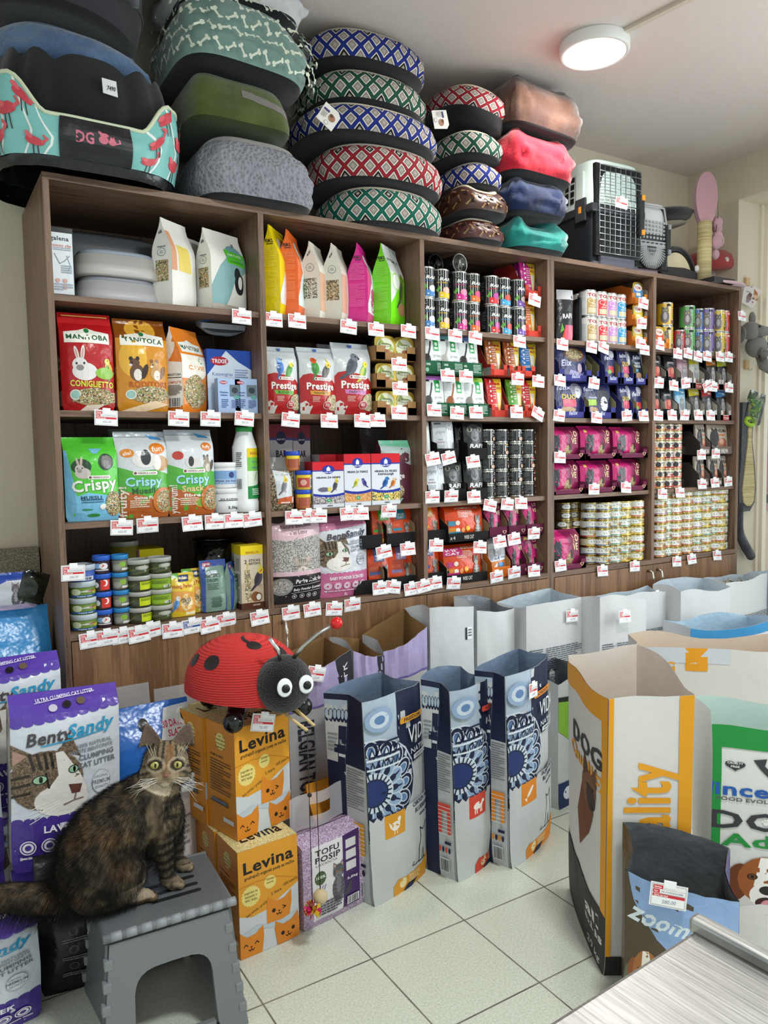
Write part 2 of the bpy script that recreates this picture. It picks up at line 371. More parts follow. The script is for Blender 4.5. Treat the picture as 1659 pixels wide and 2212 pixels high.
# ---------------------------------------------------------------- the two cabinet units
def cabinet(name, label, xs, doors, hinges):
    T = thing(name, label, 'cabinet', ((xs[0][0] + xs[-1][1]) / 2, 0, 0)); ox = T.location.x
    def part(nm, x0, x1, y0, y1, z0, z1, mat, bev=0):
        q = B(); q.box(x0 - ox, x1 - ox, y0, y1, z0, z1, mat, bev); return q.ob(nm, T)
    n = len(xs) - 1
    for i, (a, c) in enumerate(xs):
        side = i in (0, n)
        part('side_panel' if side else 'divider', a, c, 0, D - .006, 0 if side else Z4, 2.0815, W_CASE)
    part('top_panel', xs[0][0], xs[-1][1], 0, D - .006, 2.082, ZT, W_FLAT)
    part('back_panel', xs[0][1], xs[-1][0], D - .012, D - .006, .05, 2.0815, W_CASE)
    part('counter_shelf', xs[0][1], xs[-1][0], 0, D - .013, Z4 - .0206, Z4, W_FLAT)
    part('plinth', xs[0][1], xs[-1][0], .03, .045, 0, .06, W_FLAT)
    for i in range(n):
        for z in (Z1, Z2, Z3): part('shelf', xs[i][1] + .0005, xs[i + 1][0] - .0005, .012, D - .013, z - .018, z, W_FLAT)
    for (x0, x1, hx) in doors:
        d_ = part('door', x0, x1, -.004 + .0, .014, .062, Z4 - .0235, W_DOOR, .0012)
        if hx is None: continue
        h = B(); X = hx - ox; zt = .738
        h.tube([(X, -.003, zt), (X, -.016, zt), (X, -.028, zt - .006), (X, -.034, zt - .03), (X, -.036, zt - .064), (X, -.034, zt - .098), (X, -.028, zt - .122), (X, -.016, zt - .128), (X, -.003, zt - .128)], [.008, .0065, .005, .0046, .0046, .0046, .005, .0065, .008], ('b9b4ab', 'metal'), 10)
        h.ob('handle', d_)
    return T
XA = [(0, .0172), (.6416, .6603), (1.2749, 1.2938), (1.9076, 1.926)]
XB = [(1.9265, 1.9448), (2.5606, 2.5804), (3.2006, 3.22)]
cabinet('shelf_cabinet', 'tall dark walnut shelf cabinet with three bays and doors, the left one nearer the camera', XA, [(.019, .6495, None), (.652, 1.2825, .69), (1.285, 1.907, None)], 0)
cabinet('shelf_cabinet', 'tall dark walnut shelf cabinet with two bays, the farther one beside the right wall', XB, [(1.9455, 2.5685, 2.538), (2.571, 3.2, 2.602)], 0)
# ---------------------------------------------------------------- ceiling lamp and cable duct
c = at(1283.5, 118, z=2.768)
T = thing('ceiling_lamp', 'round white surface mounted ceiling lamp, switched on', 'ceiling lamp', (c.x, c.y, 2.81))
b = B(); b.lathe([(.126, 0), (.128, -.006), (.128, -.036), (.124, -.042), (.1145, -.0425), (.1135, -.040)], 48, ('e2e2de', 'soft')); b.ob('lamp_body', T)
em = bpy.data.materials.new('lit diffuser'); nt(em); em.node_tree.nodes['Principled BSDF'].inputs['Emission Color'].default_value = (1, .97, .92, 1); em.node_tree.nodes['Principled BSDF'].inputs['Emission Strength'].default_value = 9
b = B(); b.lathe([(.1135, -.0400), (.110, -.0418), (.06, -.0432), (.001, -.0437)], 48, em); b.ob('diffuser', T)
area('ceiling_lamp_light', (c.x, c.y, 2.755), .2, 9, (1, .97, .92))
d0, d1 = at(1345, 72, z=2.80), at(1505, -9, z=2.80); dv = (d1 - d0).normalized(); nv_ = V((-dv.y, dv.x, 0)) * .011
b = B(); q0, q1 = d0 - dv * .02, d0 + dv * 3.2
b.add([q0 - nv_, q0 + nv_, q1 + nv_, q1 - nv_] + [q + V((0, 0, .0125)) for q in (q0 - nv_, q0 + nv_, q1 + nv_, q1 - nv_)], [[3, 2, 1, 0], [4, 5, 6, 7], [0, 1, 5, 4], [1, 2, 6, 5], [2, 3, 7, 6], [3, 0, 4, 7]], ('cfc4b4', 'soft'), False)
b.v = [(x, y, z - .003) for x, y, z in b.v]; b.add([q0 + nv_ * 1.15, q1 + nv_ * 1.15, q1 + nv_ * 1.15 + V((0, 0, .0105)), q0 + nv_ * 1.15 + V((0, 0, .0105))], [[0, 1, 2, 3]], ('bdb2a2', 'soft'), False)
tag(b.ob('cable_duct'), 'thin white cable duct running across the ceiling to the round lamp', 'cable duct')
# ================================================================ goods: builders
B.kind = 'soft'
def _m(s, mat):
    if isinstance(mat, tuple): mat = M(*mat)
    elif isinstance(mat, str): mat = M(mat, s.kind)
    if mat not in s.ms: s.ms.append(mat)
    return s.ms.index(mat)
B.m = _m
ZS = {0: ZT, 1: Z1, 2: Z2, 3: Z3, 4: Z4, 9: 0}
def fit(q, lev, y):
    xl, xr, yt, yb = q; ym = (yt + yb) / 2
    a, c = at(xl, ym, y=y).x, at(xr, ym, y=y).x
    return (a + c) / 2, c - a, at((xl + xr) / 2, yt, y=y).z - ZS[lev]
def put(name, label, cat, q, lev, y, fn, group=None, rot=0, dy=0, tilt=0, dz=0.0008):
    """Builds a thing at the size of its place: q = left, right, top, bottom of its front in the photograph, lev = the shelf it stands on, y = the depth of its front."""
    cx, w, h = fit(q, lev, y); b = fn(w, h)
    if isinstance(b, B): o = b.ob(name)
    else: o = b
    o.location = (cx, y + dy, ZS[lev] + dz); o.rotation_euler = (tilt, 0, rot)
    return tag(o, label, cat, group)
FILM = 'film'
def fbag(mat, art=(), d=.05, bulge=.016, left=(), **kw):
    k = kw.pop('k', FILM); side = kw.pop('side', None); right = kw.pop('right', ())
    def f(w, h):
        B.kind = k
        b = bag(w, h, d, bulge, mat=(mat, k), art=art, left=left, right=right, side=(side, k) if side else None, **kw); B.kind = 'soft'
        return b
    return f
def pouch(mat, art=(), k='film', **kw): kw.setdefault('v0', .88); return fbag(mat, art, d=.01, bulge=.011, k=k, nu=8, nv=10, wr=.0015, **kw)
def carton(mat, art=(), left=(), right=(), top=(), d=.06, side=None, k='card', topm=None):
    def f(w, h):
        B.kind = k; b = B(); b.box(-w / 2, w / 2, 0, d, 0, h, mat if isinstance(mat, tuple) else (mat, k), min(.0015, w * .02))
        if side or left:
            SL = Surf(lambda u, v: (-w / 2, d * (1 - u), v * h), 1, 1, d, h)
            b.art(SL, ([r(0, 0, 100, 100, side)] if side else []) + list(left))
        if topm or top:
            ST = Surf(lambda u, v: ((u - .5) * w, d * v, h), 1, 1, w, d); b.art(ST, ([r(0, 0, 100, 100, topm)] if topm else []) + list(top))
        if right: b.art(Surf(lambda u, v: (w / 2, d * u, v * h), 1, 1, d, h), right)
        b.art(Surf(lambda u, v: ((u - .5) * w, 0, v * h), 1, 1, w, h), art); B.kind = 'soft'
        return b
    return f
def can(rad, h, body, art=(), span=200, lidm=('c9c9c4', 'metal'), k='gloss', split=True):
    """A tin: body with its label (turned to the front) and a lid as its part."""
    b = B(); n = 22; B.kind = k
    b.lathe([(rad * .93, 0), (rad, .0015), (rad, .004), (rad * .972, .006), (rad * .972, h - .006), (rad, h - .004), (rad, h - .0015)], n, lidm)
    sp = math.radians(span)
    S = Surf(lambda u, v: (rad * .98 * math.sin((u - .5) * sp), -rad * .98 * math.cos((u - .5) * sp), .0055 + v * (h - .011)), 16, 2, rad * sp, h - .011)
    S2 = Surf(lambda u, v: (rad * .976 * math.sin((u - .5) * 2 * PI), -rad * .976 * math.cos((u - .5) * 2 * PI), .0055 + v * (h - .011)), 24, 1, 1, 1)
    b.surf(S2, body if isinstance(body, tuple) else (body, k)); b.art(S, art); B.kind = 'soft'
    b2 = B() if split else b
    b2.lathe([(rad, h - .0015), (rad * .985, h), (rad * .93, h - .0005), (rad * .92, h - .0025), (rad * .3, h - .0022), (.0005, h - .0022)], n, lidm)
    if split:
        b2.tube([(rad * .25 * math.cos(q), rad * .38 * math.sin(q) - rad * .3, h - .0012) for q in (2 * PI * i / 12 for i in range(12))], .0011, lidm, 6, True)
    return b, b2
def tray(w, d, hf, hb, mat, side=None, inner=None, cut=0, art=(), left=(), notch=0, k='card'):
    """An open display tray of card: low front, sides rising to the back."""
    b = B(); th = .0015; B.kind = k; side = side or mat; inner = inner or 'a98d6c'
    prof = [(0, 0), (d, 0), (d, hb), (d * .42, hb), (d * .1 if notch == 0 else .002, hf + notch), (0, hf)]
    for x0, x1 in ((-w / 2, -w / 2 + th), (w / 2 - th, w / 2)):
        b.slab([(a, c) for a, c in prof], x0, x1, inner, 'x')
    tess = geometry.tessellate_polygon([[V((a, c, 0)) for a, c in prof]])
    for x, fl in ((-w / 2 - .0003, 0), (w / 2 + .0003, 1)): b.add([(x, a, c) for a, c in prof], [list(q) for q in tess], side, False)
    b.box(-w / 2, w / 2, 0, th, 0, hf if not cut else hf * .55, mat); b.box(-w / 2, w / 2, d - th, d, 0, hb, mat); b.box(-w / 2, w / 2, 0, d, 0, th, mat)
    if cut:
        for x0, x1 in ((-w / 2, -w / 2 + w * cut), (w / 2 - w * cut, w / 2)): b.box(x0, x1, 0, th, 0, hf, mat)
    b.art(Surf(lambda u, v: ((u - .5) * w, -.0002, v * hf), 1, 1, w, hf), art)
    b.art(Surf(lambda u, v: (-w / 2 - .0004, d * (1 - u), v * hb), 1, 1, d, hb), left); B.kind = 'soft'
    return b
# ---- little pictures of animals, drawn about the origin, one unit tall from the middle
def a_cathead(c1='8d7a68', c2='4a3d33', c3='efe6dc', eye='b8c27a'):
    o = [p([(-.85, .15), (-.8, 1.15), (-.2, .7)], c1), p([(.85, .15), (.8, 1.15), (.2, .7)], c1), p([(-.74, .4), (-.72, .95), (-.4, .7)], 'c9a193'), p([(.74, .4), (.72, .95), (.4, .7)], 'c9a193'), e(0, 0, .9, .8, c1), e(0, -.4, .55, .42, c3)]
    o += [p([(a - .05, .75), (a + .05, .75), (a * .8, .3)], c2) for a in (-.35, -.15, .1, .3)] + [p([(s * .88, b), (s * .88, b - .12), (s * .45, b - .02)], c2) for s in (-1, 1) for b in (.1, -.15)]
    for s in (-1, 1): o += [e(s * .36, .04, .17, .12, '20201c'), e(s * .36, .04, .13, .1, eye), e(s * .36, .04, .045, .095, '15130f')]
    return o + [p([(-.13, -.2), (.13, -.2), (0, -.36)], 'b07a6c'), l([(0, -.36), (0, -.48), (-.18, -.55)], .04, c2), l([(0, -.48), (.18, -.55)], .04, c2)]
def a_catface():
    F, D_ = ('150/7a6650/43362b/927e64/5e4d3c', 'fur'), '2c231c'
    o = [p([(-.98, .45), (-.95, 1.1), (-.4, .8)], F), p([(.15, .85), (.5, 1.2), (.75, .6)], F), p([(-.88, .55), (-.88, .95), (-.55, .78)], 'b08a7c'), e(-.1, .1, .9, .78, F), e(.25, -.45, .66, .42, 'e9e4dd'), p([(.12, .8), (.3, .82), (.72, .15), (.9, -.3), (.3, -.5), (-.3, -.4), (-.05, -.1), (.18, .2)], 'e9e4dd')]
    o += [l([(a, .82), (a * .9 + .06, .4)], .07, D_) for a in (-.5, -.32, -.15, .0)] + [l([(-.95, b), (-.5, b + .08)], .07, D_) for b in (.2, -.02, -.25)] + [l([(-.12, .3), (-.05, -.1)], .05, D_)]
    for x, y, a, b in ((-.26, .14, .19, .12), (.55, .3, .13, .11)): o += [e(x, y, a, b, '1c1814', .1), e(x, y, a * .84, b * .8, '9cc3a0', .1), e(x + .02, y, a * .25, b * .72, '12100e')]
    return o + [p([(.42, -.08), (.76, -.12), (.7, -.34), (.5, -.34)], '6a443a'), l([(.6, -.34), (.56, -.52), (.3, -.6)], .04, '8a7468'), l([(.56, -.52), (.78, -.5)], .04, '8a7468')] + [l([(.2, -.4 - .07 * k), (-.5, -.62 - .12 * k)], .016, 'f6f3ef') for k in range(4)]
def a_catsit(c1='8a8a90', c2='5a5a60', c3='c9c9cc', eye='c9b45a'):
    return [p([(.2, -1), (.75, -.95), (.95, -.5), (.85, -.35), (.55, -.7)], c2), e(0, -.45, .42, .6, c1), e(-.15, -.75, .14, .3, c1), e(.15, -.75, .14, .3, c1), e(-.17, -.98, .16, .08, c3), e(.17, -.98, .16, .08, c3), e(0, -.3, .2, .35, c3)] + [l([(-.4, b), (-.12, b - .05)], .04, c2) for b in (-.2, -.4, -.6)] + [l([(.4, b), (.12, b - .05)], .04, c2) for b in (-.2, -.4, -.6)] + xf(a_cathead(c1, c2, c3, eye), 0, .38, .4, .42)
def a_rabbit(c1='e9e4df', c2='9a928c', ear='c9a79c'):
    return [e(-.28, .75, .13, .5, c1, .25), e(.12, .8, .14, .5, c1, -.12), e(-.28, .72, .06, .36, ear, .25), e(.12, .78, .06, .36, ear, -.12), e(.25, -.45, .85, .6, c1), e(-.08, .02, .5, .46, c1), e(-.08, -.2, .26, .2, c2), e(-.3, .08, .07, .09, '2a221e'), e(.2, .1, .07, .09, '2a221e'), e(-.08, -.1, .07, .05, 'b58f88')]
def a_rodent(c1='b08a5e', c2='5b4534', c3='efe6da'):
    return [e(0, -.4, .5, .6, c1), e(.05, -.55, .28, .42, c3), e(-.15, .3, .34, .3, c1), e(-.4, .58, .13, .15, c2), e(.05, .6, .13, .15, c2), e(-.32, .32, .06, .07, '1c1512'), e(-.42, .14, .12, .08, c3), e(.55, -.3, .2, .55, c2, -.3)]
def a_bird(body='7fae3a', wing='4f7d2a', head='e5c93a', beak='6a5a4a', crest=None):
    o = [p([(-.1, -.4), (-.75, -1.05), (-.55, -1.1), (.2, -.5)], wing), e(.05, -.15, .36, .62, body, -.35), e(-.08, -.2, .2, .5, wing, -.4), e(.3, .48, .28, .27, head), e(.37, .52, .05, .05, '181410'), p([(.52, .55), (.66, .4), (.5, .28)], beak)]
    if crest: o += [p([(.2, .65), (.05, 1.15), (.35, .72)], crest), p([(.3, .7), (.25, 1.1), (.42, .7)], crest), e(.25, .42, .08, .08, 'e0662e')]
    return o + [l([(.1, -.65), (.15, -.85)], .05, 'b08a7a'), l([(.25, -.6), (.3, -.8)], .05, 'b08a7a')]
def a_dog(c1='9a5527', c2='f0ebe6', c3='6b3517', tongue=True):
    o = [e(-.72, .0, .3, .62, c3, -.18), e(.72, .0, .3, .62, c3, .18), e(0, .1, .72, .78, c1), p([(-.16, .85), (.16, .85), (.34, -.1), (.42, -.6), (-.42, -.6), (-.34, -.1)], c2), e(0, -.38, .44, .42, c2), e(0, -.2, .2, .15, '2a2422')]
    for s in (-1, 1): o += [e(s * .36, .22, .13, .1, '2a1a12'), e(s * .36, .22, .09, .08, '6a4020'), e(s * .36, .22, .04, .05, '0c0808')]
    if tongue: o += [e(0, -.62, .3, .2, '3a1c1c'), e(0, -.8, .19, .3, 'd98a96')]
    return o
def a_paw(m): return [e(0, -.25, .5, .42, m), e(-.55, .2, .19, .27, m, .3), e(-.2, .5, .19, .28, m, .1), e(.2, .5, .19, .28, m, -.1), e(.55, .2, .19, .27, m, -.3)]
def a_heart(m): return [p([(0, -.8)] + [(.9 * math.sin(q) ** 3, .75 * (.8125 * math.cos(q) - .3125 * math.cos(2 * q) - .125 * math.cos(3 * q) - .0625 * math.cos(4 * q))) for q in (PI - i * PI / 10 for i in range(1, 20))], m)]
def a_bone(m): return [p([(-.7, .16), (.7, .16), (.7, -.16), (-.7, -.16)], m)] + [e(sx * .8, sy * .2, .26, .24, m, 0, 10) for sx in (-1, 1) for sy in (-1, 1)]
def seal(x, y, ry, asp, m, n=20, k=.9): return p([(x + ry * (1 if i % 2 else k) * math.cos(PI * i / n) / asp, y + ry * (1 if i % 2 else k) * math.sin(PI * i / n)) for i in range(2 * n)], m)
GRAIN = ('420/c9bfa0/8a7650/e6dfc6/5f5a44/b09a6a/d9c27a', 'seed')
MIX = ('330/e9e2d0/4a4038/b5a07c/8a9a5a/c08a5a/d8cdb8', 'seed')
GREY = ('420/8e8a86/b9b6b0/6d6a66/d6d3cc', 'seed')
# ================================================================ first bay
GB = 'bags of feed in the first bay'
put('storage_jar', 'dark jar with a white label half hidden by the cabinet side, top shelf', 'jar', (96, 149, 490, 628), 1, .06, carton(('1d1d22', 'gloss'), [r(4, 5, 96, 92, 'e4eaf0'), t('galena', 44, 84, 6, '20242c', 76), t('kosovo ulje', 48, 74, 4, 'c05a44', 84)] + para(15, 66, 88, 71, 2, '8d97a5') + [l([(20, 62), (40, 48), (60, 52), (82, 60)], 1, '7a8796'), l([(70, 60), (85, 45), (75, 40)], 1, '8d99a8')] + para(45, 34, 90, 46, 4, '9aa5b3', 5) + [e(30, 24, 9, 3, 'd9a99c'), e(60, 24, 9, 3, 'd9a99c'), e(60, 15, 9, 3, 'd9a99c')] + para(15, 9, 90, 20, 3, 'a7b1bd', 4), d=.07, k='soft'), dy=.0)
# grey litter boxes
b = B(); cx, w, h = fit((152, 372, 484, 650), 1, .26)
b.lathe([(.165, 0), (.17, .01), (.17, .20), (.155, .235), (.12, .25), (.001, .252)], 40, ('55585c', 'plas'), 1.12, .62, pw=4)
for z in (.05, .12): b.lathe([(.171, z), (.173, z + .01), (.171, z + .02)], 40, ('6a6e73', 'plas'), 1.12, .62, pw=4)
o = b.ob('litter_box', None, (.225, .325, Z1 + .0005)); tag(o, 'large dark grey covered litter box behind the pale trays, top shelf', 'litter box')
def pan(label, q, z, hh, m1, m2):
    T = thing('litter_tray', label, 'litter tray', (0, 0, 0)); cx, w, h = fit(q, 1, .045); ww = w / 2
    T.location = (cx, .045 + .105, z)
    b = B(); b.lathe([(ww * .97, 0), (ww, .004), (ww * .985, .02), (ww * .95, hh * .55), (ww * .93, hh * .56), (ww * .9, hh)], 40, (m1, 'plas'), 1, .105 / ww, pw=3.2); b.ob('tray_body', T)
    b = B(); b.lathe([(ww * .9, hh), (ww * .84, hh * 1.2), (ww * .8, hh * 1.22), (.001, hh * 1.22)], 40, (m2, 'plas'), 1, .105 / ww, pw=3.2); b.ob('rim', T)
    return T
pan('pale grey upturned litter tray, lower of the two stacked on the top shelf', (168, 360, 594, 660), Z1 + .0008, .062, 'b5b3b6', '8e9098')
pan('pale grey upturned litter tray with bluish rim, upper of the stacked two', (163, 358, 522, 600), Z1 + .0772, .064, 'b9b6b2', '8d97a3')
WIN = [r(16, 32, 84, 54, MIX)]
def kiki(extra=(), wl='', m='e6e4dc', **kw):
    return fbag(m, list(extra), left=[r(18, 28, 82, 52, MIX), t('kiki', 45, 84, 4, '22282a', 46, .1), e(50, 61, 22, 4.6, '7d8b8c'), e(50, 61, 19, 3.9, m), t('FEED', 50, 62, 1.4, '6a7c80'), t('FRESH', 50, 60, 1.4, '6a7c80'), t('PREMIUM', 50, 67, 1.6, '5a6c70', 45)], k='soft', **kw)
put('food_bag', 'slim white feed bag with seed window, left of the three on the top shelf', 'food bag', (352, 424, 470, 662), 1, .03, lambda w, h: kiki([r(0, 40, 16, 85, 'd69a78'), r(22, 40, 70, 70, 'e8cf6a')], d=.075, bulge=.01, v0=.6, seed=3)(.12, h), rot=.62, dy=.06)
put('food_bag', 'white and teal feed bag in the shade behind its two neighbours, top shelf', 'food bag', (410, 462, 512, 660), 1, .12, lambda w, h: kiki([r(0, 0, 30, 75, '5f8f93')], d=.06, bulge=.01, v0=.6, seed=4, m='c9ccc6')(.12, h), rot=.6, dy=.06)
put('food_bag', 'white feed bag with a green patch and small dark animal, beside the bay divider', 'food bag', (452, 540, 490, 670), 1, .03, lambda w, h: kiki([p([(0, 0), (30, 0), (60, 40), (100, 55), (100, 75), (60, 78), (20, 55), (0, 30)], '86aeb0'), e(70, 72, 26, 13, '77a3a6'), p([(40, 60), (95, 58), (98, 75), (42, 78)], '55c22f'), t('NATURE', 69, 72, 3, 'd5f5c5', 40), t('GUINEA PIG', 69, 63, 2, '2c6a1c', 40), e(72, 36, 14, 13, '23262b'), e(66, 48, 9, 8, '2a2c30'), e(74, 38, 6, 8, 'e8e6e0'), t('IS', 75, 86, 4, '2a2f30'), r(0, 0, 90, 9, 'b8aea2')], d=.07, bulge=.014, v0=.62, seed=6)(.155, h), rot=.42, dy=.08)
# rabbits and rodents
MAN = lambda y, rot=0: [p([(8, y - 7), (92, y - 7), (92, y + 4), (66, y + 6), (50, y + 9), (34, y + 6), (8, y + 4)], 'f3f1e8'), t('MANITOBA', 50, y - 1, 5.2, '1c5a3a', 78, rot), e(50, y + 6, 5, 2.6, '2c7a44')]
put('food_bag', 'large glossy red feed bag with a white rabbit, second shelf', 'food bag', (134, 249, 672, 887), 2, .025, fbag('b5161d', [r(0, 88, 100, 94, 'c9262a'), l([(8, 97), (94, 97)], 1, 'e8c46a')] + MAN(75) + xf(a_rabbit('e6e2df', '8e8a88'), 36, 46, 15, 15, 0, .55) + xf(a_bird('e0b83a', '6aa03a', 'd8d860', 'c07030'), 86, 44, 11, 11, .6, .55) + [e(80, 38, 18, 6, '8fbf4a'), t('CONIGLIETTO', 56, 27, 6, 'd9e04a', 82, -.03), e(60, 14, 42, 9, MIX), r(18, 9, 100, 19, MIX), e(24, 16, 10, 5.2, 'e8e6dc'), e(24, 16, 8, 4.2, '9fc6bd'), p([(30, 0), (60, 0), (80, 7), (45, 6)], 'e9d9c8')], d=.07, bulge=.026, v0=.74, left=MAN(48)[:2] + [r(10, 30, 90, 36, '6a8a2a'), r(0, 5, 100, 20, 'e6d0c0')], seed=1), dy=.06, rot=-.02)
put('food_bag', 'large orange feed bag with brown rodents, second shelf', 'food bag', (255, 366, 686, 889), 2, .025, fbag('d08a1e', [r(0, 78, 100, 100, '8a4a12'), e(50, 88, 30, 12, 'e0a63a'), e(30, 56, 26, 20, 'e8b23a')] + MAN(77, -.06) + xf(a_rodent('6b4a38', '3c2a22', 'e9dfd6'), 36, 47, 15, 15, 0, .55) + xf(a_rodent('c49a66', '8a5a3a', 'f0e6da'), 74, 46, 13, 13, 0, .55) + [t('RODITORI', 58, 29, 6.2, 'b8551c', 76, .02), e(62, 18, 40, 9, MIX), e(24, 18, 10, 5, 'e8e6dc'), e(24, 18, 8, 4, '9fc6bd'), p([(0, 0), (50, 0), (100, 8), (70, 12), (30, 5)], 'f0d6b0')], d=.07, bulge=.026, v0=.74, left=[r(5, 40, 95, 47, 'e9e2d0'), r(5, 33, 95, 38, 'e8b23a'), r(0, 5, 100, 22, 'e6d0c0')], seed=2), dy=.06, rot=.0)
put('food_bag', 'white and orange feed bag turned sideways with carrots on its front, second shelf', 'food bag', (362, 462, 705, 891), 2, .03, lambda w, h: fbag('e9842a', MAN(78)[:2] + [r(0, 40, 100, 68, 'f2ece2'), t('"C"', 62, 62, 7, '3f9a3a', 40), t('CAVIE', 45, 53, 5, 'e08a2a', 60), e(40, 25, 38, 20, MIX), p([(60, 38), (90, 50), (95, 44), (70, 34)], 'e8862a'), e(92, 50, 8, 4, '4a9a3a')], d=.085, bulge=.014, v0=.6, left=[p([(0, 60), (40, 66), (70, 84), (100, 88), (100, 100), (0, 100)], 'f3ece4'), r(0, 8, 100, 82, 'f1ece6'), p([(40, 60), (100, 84), (100, 58)], 'e8843a'), r(32, 40, 96, 41, '2a2a2a'), t('MANITOBA', 64, 44, 2.6, '1f4a33', 62), t('COMPLETE', 62, 35, 2.6, 'c9602a', 66)] + para(32, 20, 98, 32, 7, '8a8780', 2, .8) + bars(36, 7, 92, 17, '222222', 14, 3, 'ffffff'), seed=5)(.14, h), rot=.66, dy=.075)
put('display_box', 'blue and white cat grass box behind the small pale blue boxes', 'box', (455, 550, 757, 890), 2, .09, carton('2a4fa8', [p([(0, 20), (100, 20), (100, 70), (70, 82), (40, 100), (0, 100)], 'd3dded'), p([(0, 60), (0, 100), (45, 100)], '2a4fa8'), e(28, 82, 20, 7, 'b32a3a'), t('TRIXIE', 28, 82, 6, 'e8e8ef', 34), t('Katzengras', 34, 62, 5, '39589a', 46, b=0)] + para(62, 52, 92, 70, 5, '8c9cc0') + [r(0, 0, 100, 40, 'bcd0e8')], d=.14, side='24449a'))
def mint(lbl, q, y): put('small_box', lbl, 'box', q, 2, y, carton('a9bfe2', [e(25, 88, 16, 5, 'b32a3a'), t('TRIXIE', 25, 88, 4, 'f0eef4', 26), r(52, 48, 96, 82, '6d7c86'), e(74, 66, 14, 9, '3d464d'), e(83, 46, 14, 6, '63a79c'), t('Katzen-', 28, 60, 5, '3d5590', 38), t('minze', 26, 52, 5, '3d5590', 30)] + para(14, 14, 44, 40, 5, '5a6fa0') + para(58, 14, 92, 38, 5, '6a7fb0', 5), d=.03, side='9ab2da'), 'small pale blue boxes on the second shelf')
mint('small pale blue cat mint box, left of the two before the cat grass box', (471, 520, 818, 891), .04)
mint('small pale blue cat mint box at the shelf end, right of the two', (518, 567, 819, 892), .04)
put('food_bag', 'silvery feed bag lying flat on top of the blue cat grass box', 'food bag', (450, 548, 722, 760), 2, .1, lambda w, h: fbag('8f959c', [e(35, 60, 25, 28, '4a5057'), e(72, 60, 16, 30, 'b7a78c'), r(0, 0, 100, 12, '30519a')], d=.02, bulge=.025, v0=.8, seed=9)(w, .13), tilt=-1.25, dz=.292, dy=.02)
# crunchy muesli bags
VL = lambda y, w=44, x=50: [p([(x - w / 2, y - 2.2), (x + w / 2, y - 2.2), (x + w / 2 + 2, y), (x + w / 2, y + 2.2), (x - w / 2, y + 2.2), (x - w / 2 - 2, y)], 'efe9e4'), e(x - w / 2 + 3, y, 2.8, 1.6, '7a4a4a'), t('VERSELE-LAGA', x + 3, y, 2, '6a3a3a', w * .8)]
put('food_bag', 'bright green and blue muesli bag with two rabbits, third shelf', 'food bag', (143, 259, 944, 1132), 3, .025, fbag('57c73a', [p([(0, 0), (100, 0), (100, 34), (80, 30), (40, 34), (20, 30), (5, 84), (0, 84)], '7cc0e4'), p([(45, 86), (70, 86), (60, 80), (52, 80)], '7cc0e4'), e(30, 65, 18, 9, '2e4a35'), e(76, 70, 15, 10, '30463a')] + xf(a_rabbit('c9bfba', '9a908c', 'c9a090'), 28, 62, 10, 11, 0, .6) + [e(78, 70, 11, 8, '7d7a7a')] + VL(52, 40, 62) + [t('Crispy', 54, 43, 13, '2a7a34', 84, .1), t('Crispy', 53, 43.6, 13, 'f2f2ee', 84, .1), t('MUESLI', 46, 28, 4, '1d4a62', 40)] + para(28, 21, 68, 26, 2, '2f6080') + [e(68, 17, 7, 3.4, 'eef2ea'), p([(62, 16), (70, 14), (76, 21), (72, 14)], 'c23a34'), e(38, 14, 10, 1, '2a8a4a'), e(50, 7, 12, 2, '2f8a3a'), e(88, 20, 16, 15, MIX)], d=.06, bulge=.024, v0=.78, side='1d6a2a', seed=11), dy=.055, rot=-.02)
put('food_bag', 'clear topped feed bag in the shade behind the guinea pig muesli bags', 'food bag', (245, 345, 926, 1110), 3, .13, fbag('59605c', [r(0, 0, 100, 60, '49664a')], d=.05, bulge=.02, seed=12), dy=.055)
def crispy(name, sub, sub2, vert, art, seed): return fbag('d5dade', [r(0, 93, 100, 100, 'aeb6bd'), p([(0, 0), (100, 0), (100, 50), (70, 56), (30, 54), (0, 60)], '53ae3b'), p([(0, 0), (100, 0), (100, 16), (60, 24), (0, 34)], 'b5602a'), p([(60, 97), (90, 92), (92, 90), (70, 91)], '4f95cc')] + art + VL(52, 44, 52) + [t('Crispy', 50, 42, 10, '1d5a66', 70, .02), t('Crispy', 49.4, 42.6, 10, 'a9dcf0', 70, .02), t(sub, 48, 32, 7, '2a5a2a' if sub == 'Muesli' else 'e8c28a', 46, .04), t(sub2, 50, 24, 3.6, 'f3efe2', 42)] + para(22, 12, 58, 21, 4, 'f0dcc8') + [t(vert, 9, 20, 8, 'f0ddd0', 60, PI / 2), e(86, 20, 22, 15, 'c9702f'), e(90, 19, 19, 13, MIX)], d=.06, bulge=.024, v0=.78, seed=seed, side='a9aeb2')
put('food_bag', 'guinea pig muesli bag with orange speech bubbles, middle of the third shelf', 'food bag', (255, 368, 932, 1123), 3, .03, crispy('g', 'Muesli', 'Guinea Pigs', 'fruity!', [e(20, 75, 13, 5, 'e08a34'), t('aha!', 20, 75, 4, 'f6ead8', 16, .2), e(78, 80, 16, 6.5, 'e5822e'), t('fun', 78, 80, 5.5, 'fbf0e2', 22, .1), e(52, 67, 24, 9, 'e6e3df'), e(54, 70, 10, 9, '39393d'), e(84, 63, 16, 9, 'c49a6c'), e(76, 64, 8, 9, 'eee8e0')], 13), dy=.055, rot=.0)
